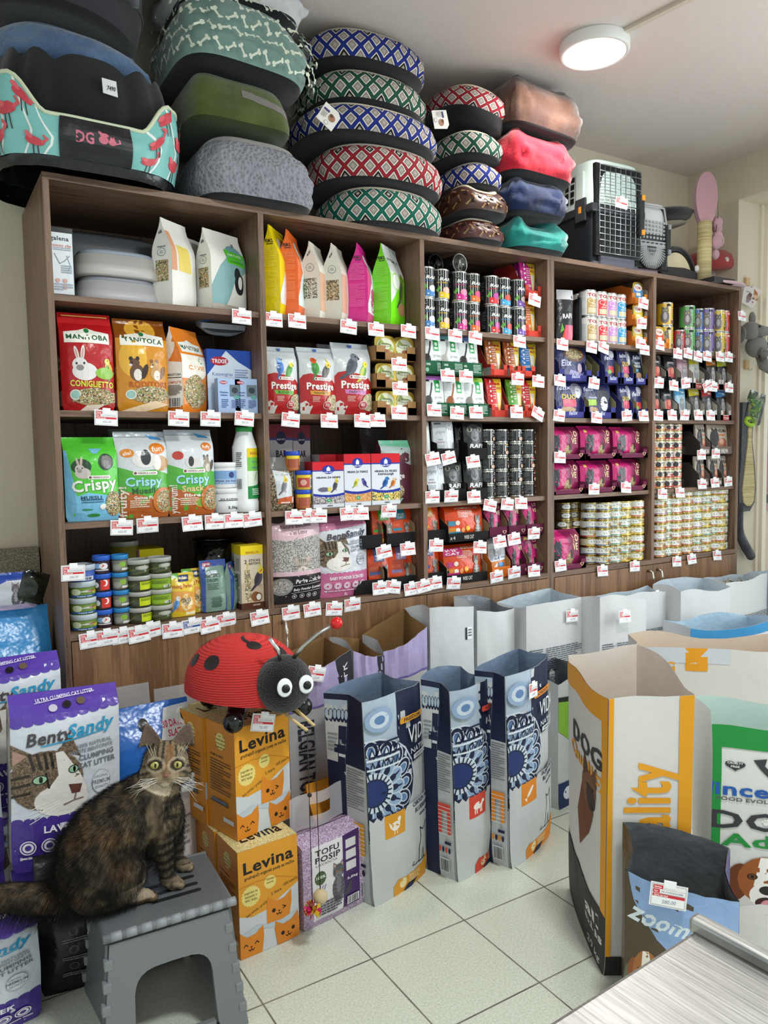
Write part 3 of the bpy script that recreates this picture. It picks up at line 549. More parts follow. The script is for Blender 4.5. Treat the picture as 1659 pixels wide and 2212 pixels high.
put('food_bag', 'fibre snack bag with a red badge and chinchilla, right of the muesli bags', 'food bag', (366, 468, 928, 1118), 3, .03, crispy('f', 'Snack', 'fibres', 'yumyum!', [e(20, 70, 11, 5, 'c0443a'), e(82, 80, 12, 5, 'd87a34'), t('fluffy', 82, 80, 3.5, 'fbf0e2', 18), e(50, 62, 16, 7, 'dcdad6'), e(46, 63, 6, 6, '3a3a3d')] + xf(a_rodent('8e7f6c', '5a4c40', 'cfc6b6'), 82, 62, 11, 12, 0, .58) + [e(66, 15, 14, 5.5, 'd8a93a'), e(66, 15, 12, 4.4, '7fae4a')], 14), dy=.055, rot=.02)
def tub(rad, h, body, lid, art=(), lidh=.016, top=1.0, span=170, k='plas', lk='plas', n=24):
    """A round tub with its printed side turned to the front; parts: tub_body and lid."""
    b = B(); B.kind = k; b.lathe([(rad * .9, 0), (rad * .93, .003), (rad * top * .97, h - lidh)], n, body)
    s_ = math.radians(span)
    if art:
        def S(u, v): q = rad * (.93 + (.97 * top - .93) * v) * 1.005; return (q * math.sin((u - .5) * s_), -q * math.cos((u - .5) * s_), .003 + v * (h - lidh - .004))
        b.art(Surf(S, 12, 2, rad * s_, h - lidh), art)
    B.kind = 'soft'
    c = B(); c.lathe([(rad * .97, h - lidh - .001), (rad * 1.02, h - lidh), (rad * 1.02, h - .002), (rad, h), (rad * .9, h), (rad * .88, h - .002), (.001, h - .002)], n, lid)
    return b, c
def put2(name, label, cat, bs, loc, rot=0, group=None, parts=('tub_body', 'lid')):
    T = thing(name, label, cat, loc, rot, group)
    for q, nm in zip(bs, parts): q.ob(nm, T)
    return T
def stack(proto_bs, name, cat, xs_px, ys_px, lev, y, count, labels, group, hh, parts=('tub_body', 'lid'), rots=None):
    pass
c1 = at(489, 1090, y=.09)
put2('plastic_tub', 'white sand tub with a parrot on its side, lower of two beside the white bottle', 'tub', tub(.05, .082, ('e6e8ea', 'soft'), ('eef0f2', 'plas'), [p([(20, 60), (80, 60), (80, 64), (20, 64)], '4a4a50'), t('ZA KOPANJE', 50, 70, 8, '3a3a42', 50), t('3,5kg', 55, 25, 14, '22242a', 26), e(82, 50, 6, 26, '8a4a24')]), (c1.x, .09, Z3 + .0008))
put2('plastic_tub', 'white tub with a light blue label, standing on another white tub', 'tub', tub(.05, .084, ('e9ebee', 'soft'), ('f1f2f4', 'plas'), [r(10, 16, 95, 84, '7fa8d8'), e(55, 62, 7, 16, '2a3a78'), r(10, 20, 95, 42, 'a7c2e4'), t('PESAK ZA PAPAGAJE', 52, 31, 10, '26366a', 72)]), (c1.x - .003, .09, Z3 + .0838))
c1 = at(539, 1050, y=.055); hz = at(535, 923, y=.055).z - Z3
b = B(); R_ = .0415
b.lathe([(R_ * .95, 0), (R_ * 1.02, .004), (R_ * 1.02, .035), (R_ * .98, .038), (R_ * .98, hz * .77), (R_ * .92, hz * .79), (R_ * .62, hz * .945), (R_ * .6, hz * .95)], 36, ('eef1f0', 'soft'))
S = Surf(lambda u, v: (R_ * .985 * math.sin((u - .5) * 3.0 + .12), -R_ * .985 * math.cos((u - .5) * 3.0 + .12), .045 + v * (hz * .75 - .045)), 16, 2, R_ * 3, hz * .75 - .045)
b.art(S, [r(40, 0, 96, 100, '7cc94e'), r(40, 82, 96, 100, 'f0d21c'), t('BENELUX', 69, 90, 5, 'c0582c', 42), t('Lumé de coco', 69, 74, 4, '3f8fa8', 34), t('Schelpenzand', 69, 62, 4, '3f8fa8', 36), r(40, 25, 96, 55, 'e9f2e4')] + xf(a_bird('bfe3b0', '8fcf8a', 'a5da98', '2f9a5a'), 66, 46, 9, 10, 0, .85) + [p([(40, 0), (96, 0), (96, 36), (70, 27), (40, 24)], '1e8a44')] + para(52, 6, 90, 20, 4, 'd6f0dc') + para(10, 62, 26, 92, 8, '4d5458') + bars(12, 20, 26, 40, '30343a', 12))
bt = thing('bottle', 'tall white plastic bottle with green cap at the end of the third shelf', 'bottle', (c1.x, .065, Z3 + .0008))
b.ob('bottle_body', bt)
b = B(); b.lathe([(R_ * .66, hz * .945), (R_ * .68, hz * .95), (R_ * .68, hz * .995), (R_ * .64, hz), (.001, hz)], 30, ('2f9a4a', 'plas')); b.ob('cap', bt)
# small tubs on the counter shelf
def row(px, pys, y, fn, name, cat, labels, group=None, parts=('tub_body', 'lid'), hs=None, rad=None):
    """A stack of tubs: px = middle, pys = tops of the tubs from the top one down to the foot of the lowest."""
    zs = [at(px, q, y=y).z for q in pys[:-1]][::-1]; z0 = Z4; x = at(px, sum(pys) / len(pys), y=y).x; prev = z0 + .0006; hh = (zs[-1] - z0) / len(zs) - .0006; first = {}
    for k, lb in enumerate(labels):
        key = fn[k] if isinstance(fn, list) else fn
        if key not in first: first[key] = T = put2(name, lb, cat, key(hh), (x, y, prev), random.uniform(-.15, .15), group, parts)
        else: T = dup(first[key], (x + random.uniform(-.001, .001), y, prev), random.uniform(-.2, .2), lb, group)
        prev += hh + .0006
ORD4 = ['lowest', 'second from the bottom', 'third from the bottom', 'topmost']
TET = lambda h: tub(.039, h, ('5f7a2a', 'soft'), ('b9c4c9', 'plas'), [r(0, 0, 100, 20, '2a5aa0'), t('Tetra mix', 50, 9, 11, 'e6eaf4', 42), e(26, 55, 14, 34, 'c6d2b0'), e(60, 60, 22, 9, 'c9c9c4', .1), e(72, 63, 15, 6, 'a33a34', .2), e(85, 45, 14, 20, 'a8ad3a')])
TET2 = lambda h: tub(.039, h, ('3a5aa8', 'soft'), ('b9c4cf', 'plas'), [r(20, 0, 80, 40, 'c9cfdf')] + bars(40, 5, 75, 32, '222a3a', 10))
row(179, [1218, 1256, 1292, 1328, 1365], .055, [TET, TET, TET, TET2], 'fish_food_tub', 'tub', ['green fish food tub, %s in the leftmost stack' % q for q in ORD4[:3]] + ['blue fish food tub with clear lid on top of the leftmost green stack'], 'fish food tubs, leftmost stack')
JA = lambda h: tub(.026, h, ('3a2730', 'gloss'), ('2f62c8', 'plas'), [e(35, 58, 20, 22, '7fa8d0'), e(58, 56, 18, 26, 'e6e2e2'), p([(44, 80), (62, 62), (48, 40), (56, 70)], 'c8302c'), r(22, 18, 80, 28, 'cfcdd2')], .014)
JB = lambda h: tub(.026, h, ('33262c', 'gloss'), ('2f62c8', 'plas'), [r(38, 8, 78, 92, 'd3382f'), e(56, 66, 12, 28, 'efe6e6'), e(50, 66, 10, 22, 'd3382f'), e(20, 50, 12, 24, 'd8d6d8')], .014)
row(222, [1199, 1241, 1281, 1321, 1360], .055, [JA, JB, JB, JA], 'fish_food_jar', 'jar', ['dark jar with bright blue lid and red label, %s of its stack' % q for q in ORD4], 'blue lidded fish food jars with red labels')
JC = lambda h: tub(.0255, h, ('4e4a44', 'gloss'), ('2f86c4', 'plas'), [r(8, 8, 92, 92, '77786e'), e(55, 60, 16, 22, '86b03a'), e(30, 40, 18, 24, '9a9a90'), r(50, 12, 90, 30, 'd5d6ce')], .013)
row(260, [1197, 1238, 1278, 1318, 1358], .055, JC, 'fish_food_jar', 'jar', ['small grey jar with light blue lid, %s of its stack' % q for q in ORD4], 'light blue lidded fish food jars')
TA = lambda h: tub(.0375, h, ('3a3a26', 'gloss'), ('aeb0a8', 'plas'), [r(48, 10, 88, 88, 'c3d21c'), l([(5, 20), (40, 70)], 3, '8a9a4a'), l([(12, 12), (34, 80)], 3, '6f8a3a'), l([(4, 60), (40, 40)], 3, '5f7a34')] + para(52, 55, 84, 80, 3, '5a6a1a'), .013)
TB = lambda h: tub(.0375, h, ('3d4028', 'gloss'), ('aeb0a8', 'plas'), [e(60, 68, 22, 22, '93968a'), e(60, 70, 15, 15, 'b5b7ac'), l([(5, 30), (50, 60)], 3, '8aa03c'), l([(30, 10), (90, 40)], 3, '6f9a3a'), l([(20, 70), (40, 20)], 3, '55702c')], .013)
row(300, [1207, 1242, 1278, 1313, 1347], .055, [TA, TA, TA, TB], 'turtle_food_tub', 'tub', ['clear lidded tub with yellow label patch, %s in its stack' % q for q in ORD4[:3]] + ['clear lidded tub of dried leaves on top of the yellow patched tubs'], 'clear lidded feed tubs, left stack')
TC_ = lambda h: tub(.0375, h, ('6f8a2c', 'gloss'), ('b3b5ac', 'plas'), [r(15, 10, 80, 90, '93b62c')] + para(22, 45, 74, 80, 4, '4a6a1a') + bars(56, 10, 78, 34, '2a2a22', 9, 2, 'e9ecd8'), .013)
row(345, [1202, 1237, 1272, 1307, 1342], .055, [TB, TC_, TC_, TB], 'turtle_food_tub', 'tub', ['clear lidded tub with a turtle picture at the foot of the right stack', 'green labelled clear lidded tub, second from the bottom of the right stack', 'green labelled clear lidded tub, third from the bottom of the right stack', 'clear lidded tub with a turtle picture on top of the right stack'], 'clear lidded feed tubs, right stack')
c1 = at(268, 1190, y=.2); hz = at(268, 1168, y=.2).z - Z4
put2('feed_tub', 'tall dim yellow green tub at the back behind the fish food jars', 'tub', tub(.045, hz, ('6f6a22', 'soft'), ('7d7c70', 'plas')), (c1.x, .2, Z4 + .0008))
put('small_box', 'yellow topped box at the back behind the clear lidded tubs', 'box', (298, 356, 1186, 1300), 4, .17, carton('d8c81c', [p([(0, 0), (8, 0), (8, 100), (0, 100)], '6a3a5a')], d=.12, side='a39a1c'))
HP = fbag('e9c93a', [p([(0, 96), (100, 96), (100, 78), (0, 78)], 'd9b81e'), r(0, 88, 38, 100, '5fae3a'), e(16, 92, 13, 4, 'e4f0dc'), p([(34, 80), (76, 80), (80, 95), (38, 95)], '24346e'), t('Vitakraft', 56, 88, 5, 'e9ecf4', 34), t('Honig Perlen', 50, 70, 8, 'c04a2a', 82), p([(0, 60), (60, 58), (100, 52), (100, 8), (0, 14)], 'e8a44a'), e(62, 32, 24, 20, 'f0d9a0'), p([(0, 0), (100, 0), (100, 8), (0, 14)], 'dcbc2a'), r(58, 3, 98, 10, 'f3ecc0')] + xf(a_heart('b4702f'), 60, 34, 17, 17, 0, .68) + xf(a_heart(GRAIN), 60, 34, 15, 15, 0, .68) + xf(a_bird('7fb2e0', '4a86c8', 'e8ecf0', 'd8c890'), 20, 33, 19, 20, 0, .68), d=.012, bulge=.014, seed=21, nu=10, nv=12)
put('treat_bag', 'yellow honey treat bag with a blue bird, in front', 'treat bag', (371, 424, 1240, 1341), 4, .04, HP, dy=.02, tilt=-.06)
put('treat_bag', 'yellow honey treat bag tucked behind its twin on the right', 'treat bag', (398, 452, 1230, 1330), 4, .075, HP, dy=.02, tilt=-.06)
DR = fbag('7d9a8c', [r(0, 88, 100, 100, '2f4fa0'), p([(0, 100), (20, 100), (10, 0), (0, 0)], '2f4fa0'), r(90, 0, 100, 100, '2f4fa0'), e(26, 92, 18, 5, 'a02c3c'), t('TRIXIE', 26, 92, 4, 'f0eef4', 28), t('KRÄUTER', 42, 70, 6, '39544a', 56), t('GRASEN', 42, 70, 6, '39544a', 50), t('DROPS', 40, 61, 6, '39544a', 42)] + para(20, 42, 60, 55, 4, '4a665a') + [e(40 + 12 * (i % 3), 12 + 7 * (i // 3), 7, 3, '4e6c5c') for i in range(9)] + [r(35, 73, 60, 79, 'cfd8e2')], d=.02, bulge=.018, seed=22, nu=10, nv=12)
put('treat_bag', 'grey green drops pouch with a blue top, leaning upright', 'treat bag', (440, 497, 1213, 1332), 4, .045, DR, dy=.03, tilt=-.08)
put('treat_bag', 'grey green drops pouch leaning edge on beside the tall carton', 'treat bag', (486, 524, 1216, 1330), 4, .06, lambda w, h: DR(.075, h), dy=.03, rot=.95, tilt=0)
c1 = at(465, 1190, y=.19); hz = at(465, 1158, y=.19).z - Z4
jar = thing('storage_jar', 'big clear plastic jar with dark treats at the back of the counter shelf', 'jar', (c1.x, .2, Z4 + .0008))
b = B(); b.lathe([(.066, 0), (.07, .006), (.07, hz * .9), (.055, hz * .95)], 32, ('b9bcc0', 'clear')); b.ob('jar_body', jar)
b = B(); b.lathe([(.064, .004), (.066, .01), (.066, hz * .6), (.001, hz * .62)], 24, ('60/3a3330/6a5634/2c2a2c/8a7a4a', 'seed')); b.ob('treats', jar)['kind'] = 'stuff'
b = B(); b.lathe([(.06, hz * .94), (.074, hz * .95), (.074, hz * .98), (.03, hz), (.001, hz)], 32, ('8a8d92', 'clear')); b.ob('lid', jar)
ST = [r(0, 86, 100, 100, 'f0d51a'), p([(20, 86), (80, 86), (74, 100), (26, 100)], 'f3da2a'), t('BENELUX', 52, 89, 3.6, 'b5622a', 60), t('2', 22, 75, 6, '5a4a40'), t('STICKS', 62, 76.5, 3.6, '5a4a40', 52), t('BATONS', 62, 71.5, 3.6, '5a4a40', 52), p([(0, 0), (100, 0), (100, 36), (40, 50), (0, 40)], 'cbb79a'), r(16, 12, 42, 62, GRAIN), l([(28, 62), (30, 70), (24, 72)], 1.4, 'd8b83a')] + xf(a_bird('57505a', '443c46', 'e6d23a', 'b0a08a', 'e0d24a'), 74, 50, 19, 20, 0, .4) + [e(62, 19, 20, 8, '8a5a34'), e(76, 18, 15, 7, '6a4226'), e(76, 18, 11, 5, 'eee8dc'), r(0, 0, 100, 10, '55301c'), t('COCONUT', 66, 6, 2.4, 'f0e0cc', 34)]
put('treat_carton', 'tall bird stick carton with yellow top and a crested bird, at the counter shelf end', 'carton', (529, 577, 1178, 1322), 4, .035, carton('d9cdb6', ST, left=[r(0, 86, 100, 100, 'e8cd1a'), r(30, 60, 80, 80, 'a8a494'), r(30, 36, 80, 56, '9c988a'), r(30, 12, 80, 32, 'a8a494'), r(0, 0, 100, 9, '4c2a18')], d=.06, side='d5cfc0', topm='f0d51a'))
put('treat_carton', 'tall bird stick carton mostly hidden behind its twin, at the counter shelf end', 'carton', (512, 534, 1176, 1310), 4, .1, carton('d3c8b2', ST[:2], left=[r(0, 86, 100, 100, 'd8bd1a'), r(30, 12, 80, 80, '9c988a')], d=.06, side='b9b4a6', topm='e0c81a'))
# ================================================================ second bay
def primus(c, c2, art, **kw): return lambda w, h: fbag(c, art, left=[t('PRIMUS', 50, 82, 4.2, '1d1d1d', 92)] + para(30, 77, 88, 79, 1, '2a2a2a') + para(12, 52, 88, 74, 14, c2, 3, .35) + para(12, 18, 88, 48, 20, c2, 8, .3), d=.074, bulge=.004, v0=.58, k='film', **kw)(.135, h)
PR = [e(50, 80, 20, 10, 'e9ece6'), p([(0, 22), (20, 40), (60, 70), (100, 84), (100, 12), (0, 12)], 'dfe5e6')]
put('food_bag', 'bright yellow feed bag at the left end of the second bay, top shelf', 'food bag', (566, 622, 487, 679), 1, .03, primus('e8cf0e', 'f0dd4a', PR + [e(60, 36, 26, 18, 'c9c4cf'), e(70, 60, 22, 10, 'e6df7a')], seed=31), rot=.8, dy=.05)
put('food_bag', 'bright orange feed bag beside the yellow one, top shelf', 'food bag', (616, 676, 499, 684), 1, .03, primus('ec6a2c', 'f59a6a', PR + [e(60, 36, 22, 18, '5a8a4a'), e(50, 62, 20, 12, 'f2d6c8')], seed=32), rot=.88, dy=.055)
for lbl, q, wc, sd in (('cream feed bag with a pale seed window, right of the orange bag', (666, 727, 523, 689), '330/efe9da/4a4038/c9bfa8/8a8078/d8cdb8', 33), ('cream feed bag with a brown seed window, left of the pink bag', (712, 775, 527, 693), '330/b08a5a/4a4038/d5c3a0/7a6a50/c8a878', 34)):
    put('food_bag', lbl, 'food bag', q, 1, .03, lambda w, h: fbag('d9d5c8', [r(0, 10, 40, 60, 'd3a58a')], left=[r(14, 26, 86, 52, (wc, 'seed')), t('kiki', 45, 85, 4, '22282a', 46, .5), e(52, 66, 22, 5.4, '7d8b8c'), e(52, 66, 19, 4.6, 'd9d5c8'), t('FEED', 52, 67, 1.5, '6a7c80'), t('FRESH', 52, 65, 1.5, '6a7c80')], d=.072, bulge=.004, v0=.6, k='soft', seed=sd)(.12, h), rot=.78, dy=.055)
put('food_bag', 'hot pink feed bag between a cream bag and the lime green bag, top shelf', 'food bag', (765, 829, 528, 699), 1, .03, primus('d8278c', 'ee7ab8', PR + [e(50, 30, 28, 16, 'd8278c'), e(50, 60, 18, 14, 'cfd8da')], seed=35), rot=.84, dy=.055)
put('food_bag', 'lime green feed bag with a green parrot, right end of the second bay, top shelf', 'food bag', (822, 893, 527, 703), 1, .03, primus('74dc1c', 'a6ee6a', [p([(0, 26), (30, 40), (60, 64), (100, 64), (100, 100), (0, 100)], 'd9dedb'), t('PRIMUS', 56, 82, 4, '1d1d1d', 76), e(35, 55, 26, 11, 'a9e07a'), e(35, 55, 22, 9, 'e9efe4')] + xf(a_bird('6d7a4a', '4a5a40', '9a9a3a', '4a4a3a'), 66, 50, 20, 25, 0, .5) + [e(70, 22, 26, 8, 'c9926a')], seed=36), rot=.62, dy=.06)
def prestige(sub, col, birds, seed): return fbag('cfd3d6', [r(0, 92, 100, 100, 'b5bcc2'), p([(0, 0), (100, 0), (100, 46), (88, 52), (76, 48), (66, 56), (40, 58), (24, 60), (8, 58), (0, 52)], 'b01f22'), p([(0, 0), (22, 0), (30, 12), (12, 20), (0, 16)], 'd6d3cc')] + birds + VL(52, 46, 58) + [t('Prestige', 54, 41, 10, '7a1416', 78), t('Prestige', 53, 41.6, 10, 'f4f0ea', 78), p([(24, 29), (78, 28), (80, 34), (22, 34.5)], col), t(sub, 51, 31.5, 3.6, '2a3a1a', 40)] + para(28, 18, 48, 26, 4, 'e0a8a0') + [e(90, 18, 24, 12, GRAIN), e(70, 14, 13, 5.6, 'e9d8d4'), e(70, 14, 12, 5.1, 'a52024')] + para(64, 12, 76, 16, 2, 'e9d8d4') + [p([(44, 97), (56, 97), (54, 93), (46, 93)], '3a5fa8')], d=.05, bulge=.026, v0=.76, seed=seed, side='a7abb0')
put('food_bag', 'white and red seed bag with blue and green budgies, left on the second shelf', 'food bag', (580, 650, 746, 894), 2, .025, prestige('BUDGIES', '6fb23a', xf(a_bird('4a86d0', '33599a', '9cc0e8', '5a5a5a'), 36, 70, 17, 16, .4, .58) + xf(a_bird('3f9a4a', '4f8a2a', 'e4d23a', '6a6a5a'), 66, 66, 15, 15, -.1, .58), 41), dy=.055)
put('food_bag', 'white and red seed bag with a crested yellow bird, middle of the three', 'food bag', (655, 731, 748, 897), 2, .025, prestige('PARAKEETS', 'd89a2e', xf(a_bird('4a9a3a', '3a7a3a', 'd8582a', 'b07a5a'), 34, 70, 17, 16, .5, .58) + xf(a_bird('6a6660', '57534e', 'e8d64a', '8a8a84', 'e4cc4a'), 66, 66, 16, 16, -.1, .58), 42), dy=.055)
put('food_bag', 'white and red seed bag with a grey parrot, right of the three', 'food bag', (731, 811, 738, 899), 2, .022, prestige('PARROTS', 'd07ab8', xf(a_bird('60666e', '4a5058', '7d838a', '2a2c30'), 40, 70, 20, 21, -.1, .55) + xf(a_bird('5f9a3a', 'b9c23a', 'e8d83a', 'd8cfa0'), 70, 62, 14, 16, 0, .55), 43), dy=.06)
for i, (lbl, q) in enumerate((('pale grey seed bag showing behind, between the budgie and crested bird bags', (628, 668, 750, 892)), ('pale grey seed bag showing behind, between the crested bird and parrot bags', (708, 748, 742, 892)))):
    put('food_bag', lbl, 'food bag', q, 2, .13, lambda w, h: fbag('a7a9aa', [r(0, 90, 100, 100, '9298a0')] + bars(10, 10, 24, 60, '44474a', 14, 4), d=.04, bulge=.015, v0=.78, seed=44)(.11, h), dy=.05)
def alutin(label, x, y, z, c='c9c29a', grp=None, first=[]):
    """A shallow tray of pate standing on its edge, foil lid forward."""
    if first and first[0][1] == c: return dup(first[0][0], (x, y, z), (-.1, 0, random.uniform(-.05, .05)), label, grp)
    B.kind = 'gloss'; b = B(); w, h = .088, .078
    o_ = [(math.copysign(abs(math.cos(q)) ** .45, math.cos(q)) * w / 2, math.copysign(abs(math.sin(q)) ** .45, math.sin(q)) * h / 2 + h / 2) for q in (2 * PI * i / 28 for i in range(28))]
    b.slab(o_, -.002, 0, ('d8bd5a', 'metal')); b.slab([(a * .9, (c_ - h / 2) * .9 + h / 2) for a, c_ in o_], 0, .028, ('cfc9b4', 'metal'))
    S = Surf(lambda u, v: ((u - .5) * w, -.0022, v * h), 1, 1, w, h)
    b.art(S, [e(50, 50, 44, 44, c), e(50, 50, 40, 40, 'e6e8d0'), p([(10, 50), (30, 86), (50, 60)], '9fb05a'), e(50, 56, 30, 10, '7d8a5a'), t('happy', 50, 56, 12, 'eef0e0', 44), p([(60, 30), (88, 34), (80, 60)], 'b0bb6a'), e(54, 28, 16, 9, 'a86a4a'), e(72, 24, 8, 6, 'c99a6a')])
    B.kind = 'soft'; T = b.ob('pate_tin', None, (x, y, z), (-.1, 0, 0)); first[:] = [(T, c)]
    return tag(T, label, 'tin', grp)
WT = lambda cut=.22: tray(.172, .16, .052, .055, ('a87f52', 'card'), inner='9a7a56', cut=cut, art=[r(0, 0, 100, 3, '7a5a38'), r(22, 0, 23, 100, '8a6440'), r(70, 0, 71, 100, '8a6440'), r(44, 0, 44.6, 60, '8f6a46')])
for k, (yb, wd) in enumerate(((902, 'bottom'), (849, 'middle'), (798, 'top'))):
    c1 = at(858, yb, y=.03); z = Z2 + .0008 + k * .1
    tr = WT().ob('display_tray', None, (1.184, .03, z)) if not k else dup(tr0, (1.184, .03, z))
    if not k: tr0 = tr
    tag(tr, 'wood patterned card tray of pate tins, %s of the stack of three' % wd, 'tray', 'wood patterned pate trays')
    for s in (0, 1): alutin('gold rimmed pate tin, %s one in the %s wood patterned tray' % (('left', 'right')[s], wd), 1.184 + (-.041, .043)[s], .038 + .004 * s, z + .012, 'c9b85a', 'gold rimmed pate tins')
# third shelf
BZ = lambda n1, n2, art: [r(0, 82, 100, 100, 'cf2430'), r(0, 79.5, 100, 82, '2c3f9c'), e(50, 83, 20, 9.5, '26308a'), e(50, 83.5, 17, 8, '2f3da8'), p([(44, 80), (44, 86), (50, 90), (56, 86), (56, 80)], 'f0f0f4'), t('BUBA PETS', 50, 77, 2.4, 'f2f2f6', 32), t(n1, 50, 66, 4, '1e2430', 78)] + ([t(n2, 50, 60, 4, '1e2430', 56)] if n2 else []) + art + [p([(0, 27), (25, 24), (50, 23), (75, 24), (100, 27), (100, 32), (75, 29), (50, 28), (25, 29), (0, 32)], '26359a'), p([(0, 27), (25, 24), (50, 23), (75, 24), (100, 27), (100, 9), (0, 9)], None)]
def buba(n1, n2, art, g):
    o = BZ(n1, n2, art); o[-1] = ('p', o[-1][1], (g, 'seed')); return carton('d9dde4', o + [e(50, 16, 9, 4, '4f9a6a'), t('100%', 50, 16, 1.8, 'd8ecd8'), t('€ 400G', 50, 4.5, 3, '2a2a30', 24)], left=[r(0, 82, 100, 100, 'b01c28'), r(0, 79, 100, 82, '2c3f9c'), t('Junior', 50, 50, 12, '26347e', 44, PI / 2), r(0, 9, 100, 27, '8a8a8a')], d=.062, side='c3c8d2', topm='cf2430')
put('feed_carton', 'white carton with red top and two crested grey birds', 'carton', (676, 743, 998, 1099), 3, .03, buba('HRANA ZA NIMFE', None, xf(a_bird('5a5660', '46424c', 'd8c84a', 'a09a92', 'e4d23a'), 70, 50, 15, 16, 0, .78) + [e(34, 40, 18, 5, '6a6678'), e(52, 40, 6, 5, 'e0cf4a')], '380/d8d0d0/5a5058/9a8a90/e9e4e4'))
put('feed_carton', 'white carton with red top and yellow and blue small birds', 'carton', (744, 801, 981, 1097), 3, .03, buba('HRANA ZA TIGRICE', None, xf(a_bird('d8c83a', '8a9a3a', 'e8dc4a', '9a8a6a'), 42, 46, 10, 10, 0, .5) + xf(a_bird('4a4a9a', '33336e', '5a5aa8', '9a8a6a'), 76, 46, -10, 10, 0, .5), '420/d89a5a/c07a3a/e8b87a/a8682e'))
put('feed_carton', 'white carton with red top and blue macaws, right of the three', 'carton', (803, 864, 980, 1095), 3, .03, buba('HRANA ZA VELIKE', 'PAPAGAJE', xf(a_bird('2f6ab0', '1f4a8a', '3a7ac0', '2a2a2a'), 46, 45, 13, 13, 0, .53) + xf(a_bird('d8883a', 'b0602a', 'e0c0a0', '3a2a2a'), 74, 44, 11, 11, 0, .53), '300/e8c81a/3a3a2a/d8b03a/f0e6b0/6a8a2a'))
for i, (x0, x1, y0) in enumerate(((659, 682, 998), (690, 722, 982), (722, 746, 982))):
    put('feed_carton', ('red topped carton seen edge on beside the crested bird carton', 'red topped carton in the second row, left one showing its top edge', 'red topped carton in the second row, right one showing its top edge')[i], 'carton', (x0, x1, y0, 1090), 3, (.12, .13, .13)[i], carton('c3c8d2', [r(0, 82, 100, 100, 'b01c28'), r(0, 79, 100, 82, '2c3f9c'), t('Junior', 50, 48, 10, '26347e', 50, PI / 2)], d=.06, topm='b01c28'))
BK = carton('a39da0', [r(0, 84, 100, 100, '6e2430'), r(0, 81, 100, 84, '3a3a6a'), e(50, 84, 22, 8, '23233c'), t('BUBA PETS', 50, 82, 2, 'b0aab0', 36), t('BAR', 50, 65, 8, '16161a', 46), t('KLAS', 50, 51, 8, '16161a', 58), t('Dopunska hrana', 50, 37, 2.6, '26262a', 50), t('za ptice', 50, 32, 2.6, '26262a', 30), p([(0, 0), (100, 0), (100, 8), (60, 14), (30, 8), (0, 12)], '6a5a34')], d=.05, side='8f898c')
put('feed_carton', 'tall grey carton in the shade at the back, beside the bay divider', 'carton', (583, 633, 917, 1085), 3, .17, BK)
put('feed_carton', 'tall grey carton in the shade at the back, right of its twin', 'carton', (634, 671, 919, 1085), 3, .175, BK)
put('pellet_bag', 'clear bag of long brown pellets with a crested bird label', 'food bag', (585, 642, 988, 1103), 3, .03, fbag('c9c9c9', [], d=.03, bulge=.022, v0=.62, seed=51, k='soft') if 0 else (lambda w, h: pellets(w, h)), dy=.05) if 0 else None
def pellets(w, h):
    B.kind = 'soft'; b = bag(w, h, .03, .022, .62, mat=('240/8a7a62/5f523f/a8987c/3f362a/b9aa8e', 'seed'), seed=51, art=[r(0, 74, 100, 100, ('6d6a68', 'film')), p([(20, 76), (82, 70), (90, 26), (28, 22)], 'd3d8dc'), t('SCALIN', 52, 67, 4, '8f979d', 50)] + xf(a_bird('8a8890', '6d6b75', 'd8c23a', 'b0a890', 'e0cc4a'), 52, 48, 16, 18, 0, .55) + [p([(26, 12), (96, 12), (98, 26), (60, 25), (36, 22)], 'c85a2a'), r(86, 13, 94, 24, 'e8e4e0'), r(42, 13, 78, 15.5, 'f0e9e4')])
    return b
put('feed_bag', 'clear bag of brown pellets with a crested bird label', 'food bag', (585, 642, 988, 1103), 3, .03, pellets, dy=.045)
BT = lambda h: tub(.028, h, ('b9703a', 'soft'), ('2a4fc0', 'plas'), [r(4, 78, 96, 100, 'e6cc2a'), r(12, 16, 70, 74, 'a8543a'), r(70, 30, 92, 88, 'e8d24a'), e(82, 60, 7, 18, '3a5a9a')], .014)
BT2 = lambda h: tub(.0285, h, ('c7a83a', 'soft'), ('2a4fc0', 'plas'), [r(4, 80, 96, 100, 'e6c02a'), r(10, 12, 66, 78, 'b03a2e'), e(36, 46, 14, 22, 'd8a89a'), r(68, 12, 92, 80, 'e8e2dc')] + bars(70, 20, 90, 72, '2a2a2a', 8), .014)
hb = .0665; c1 = at(656, 1080, y=.05)
tb0 = put2('feed_tub', 'small tub with dark blue lid and yellow red label, lowest of the stack', 'tub', BT(hb), (c1.x, .055, Z3 + .0008), .1, 'blue lidded tubs beside the pellet bag')
put2('feed_tub', 'small tub with dark blue lid, red label and barcode, middle of the stack', 'tub', BT2(hb), (c1.x + .002, .053, Z3 + .0012 + hb), 0, 'blue lidded tubs beside the pellet bag')
dup(tb0, (c1.x - .03, .075, Z3 + .0016 + 2 * hb), .2, 'small tub with dark blue lid, topmost, partly behind the pellet bag', 'blue lidded tubs beside the pellet bag')
dup(tb0, (c1.x - .055, .09, Z3 + .0012 + hb), .9, 'small tub with dark blue lid, mostly hidden between pellet bag and its stack')
dup(tb0, (c1.x - .05, .09, Z3 + .0008), .9, 'small tub with dark blue lid, hidden lowest behind the pellet bag')
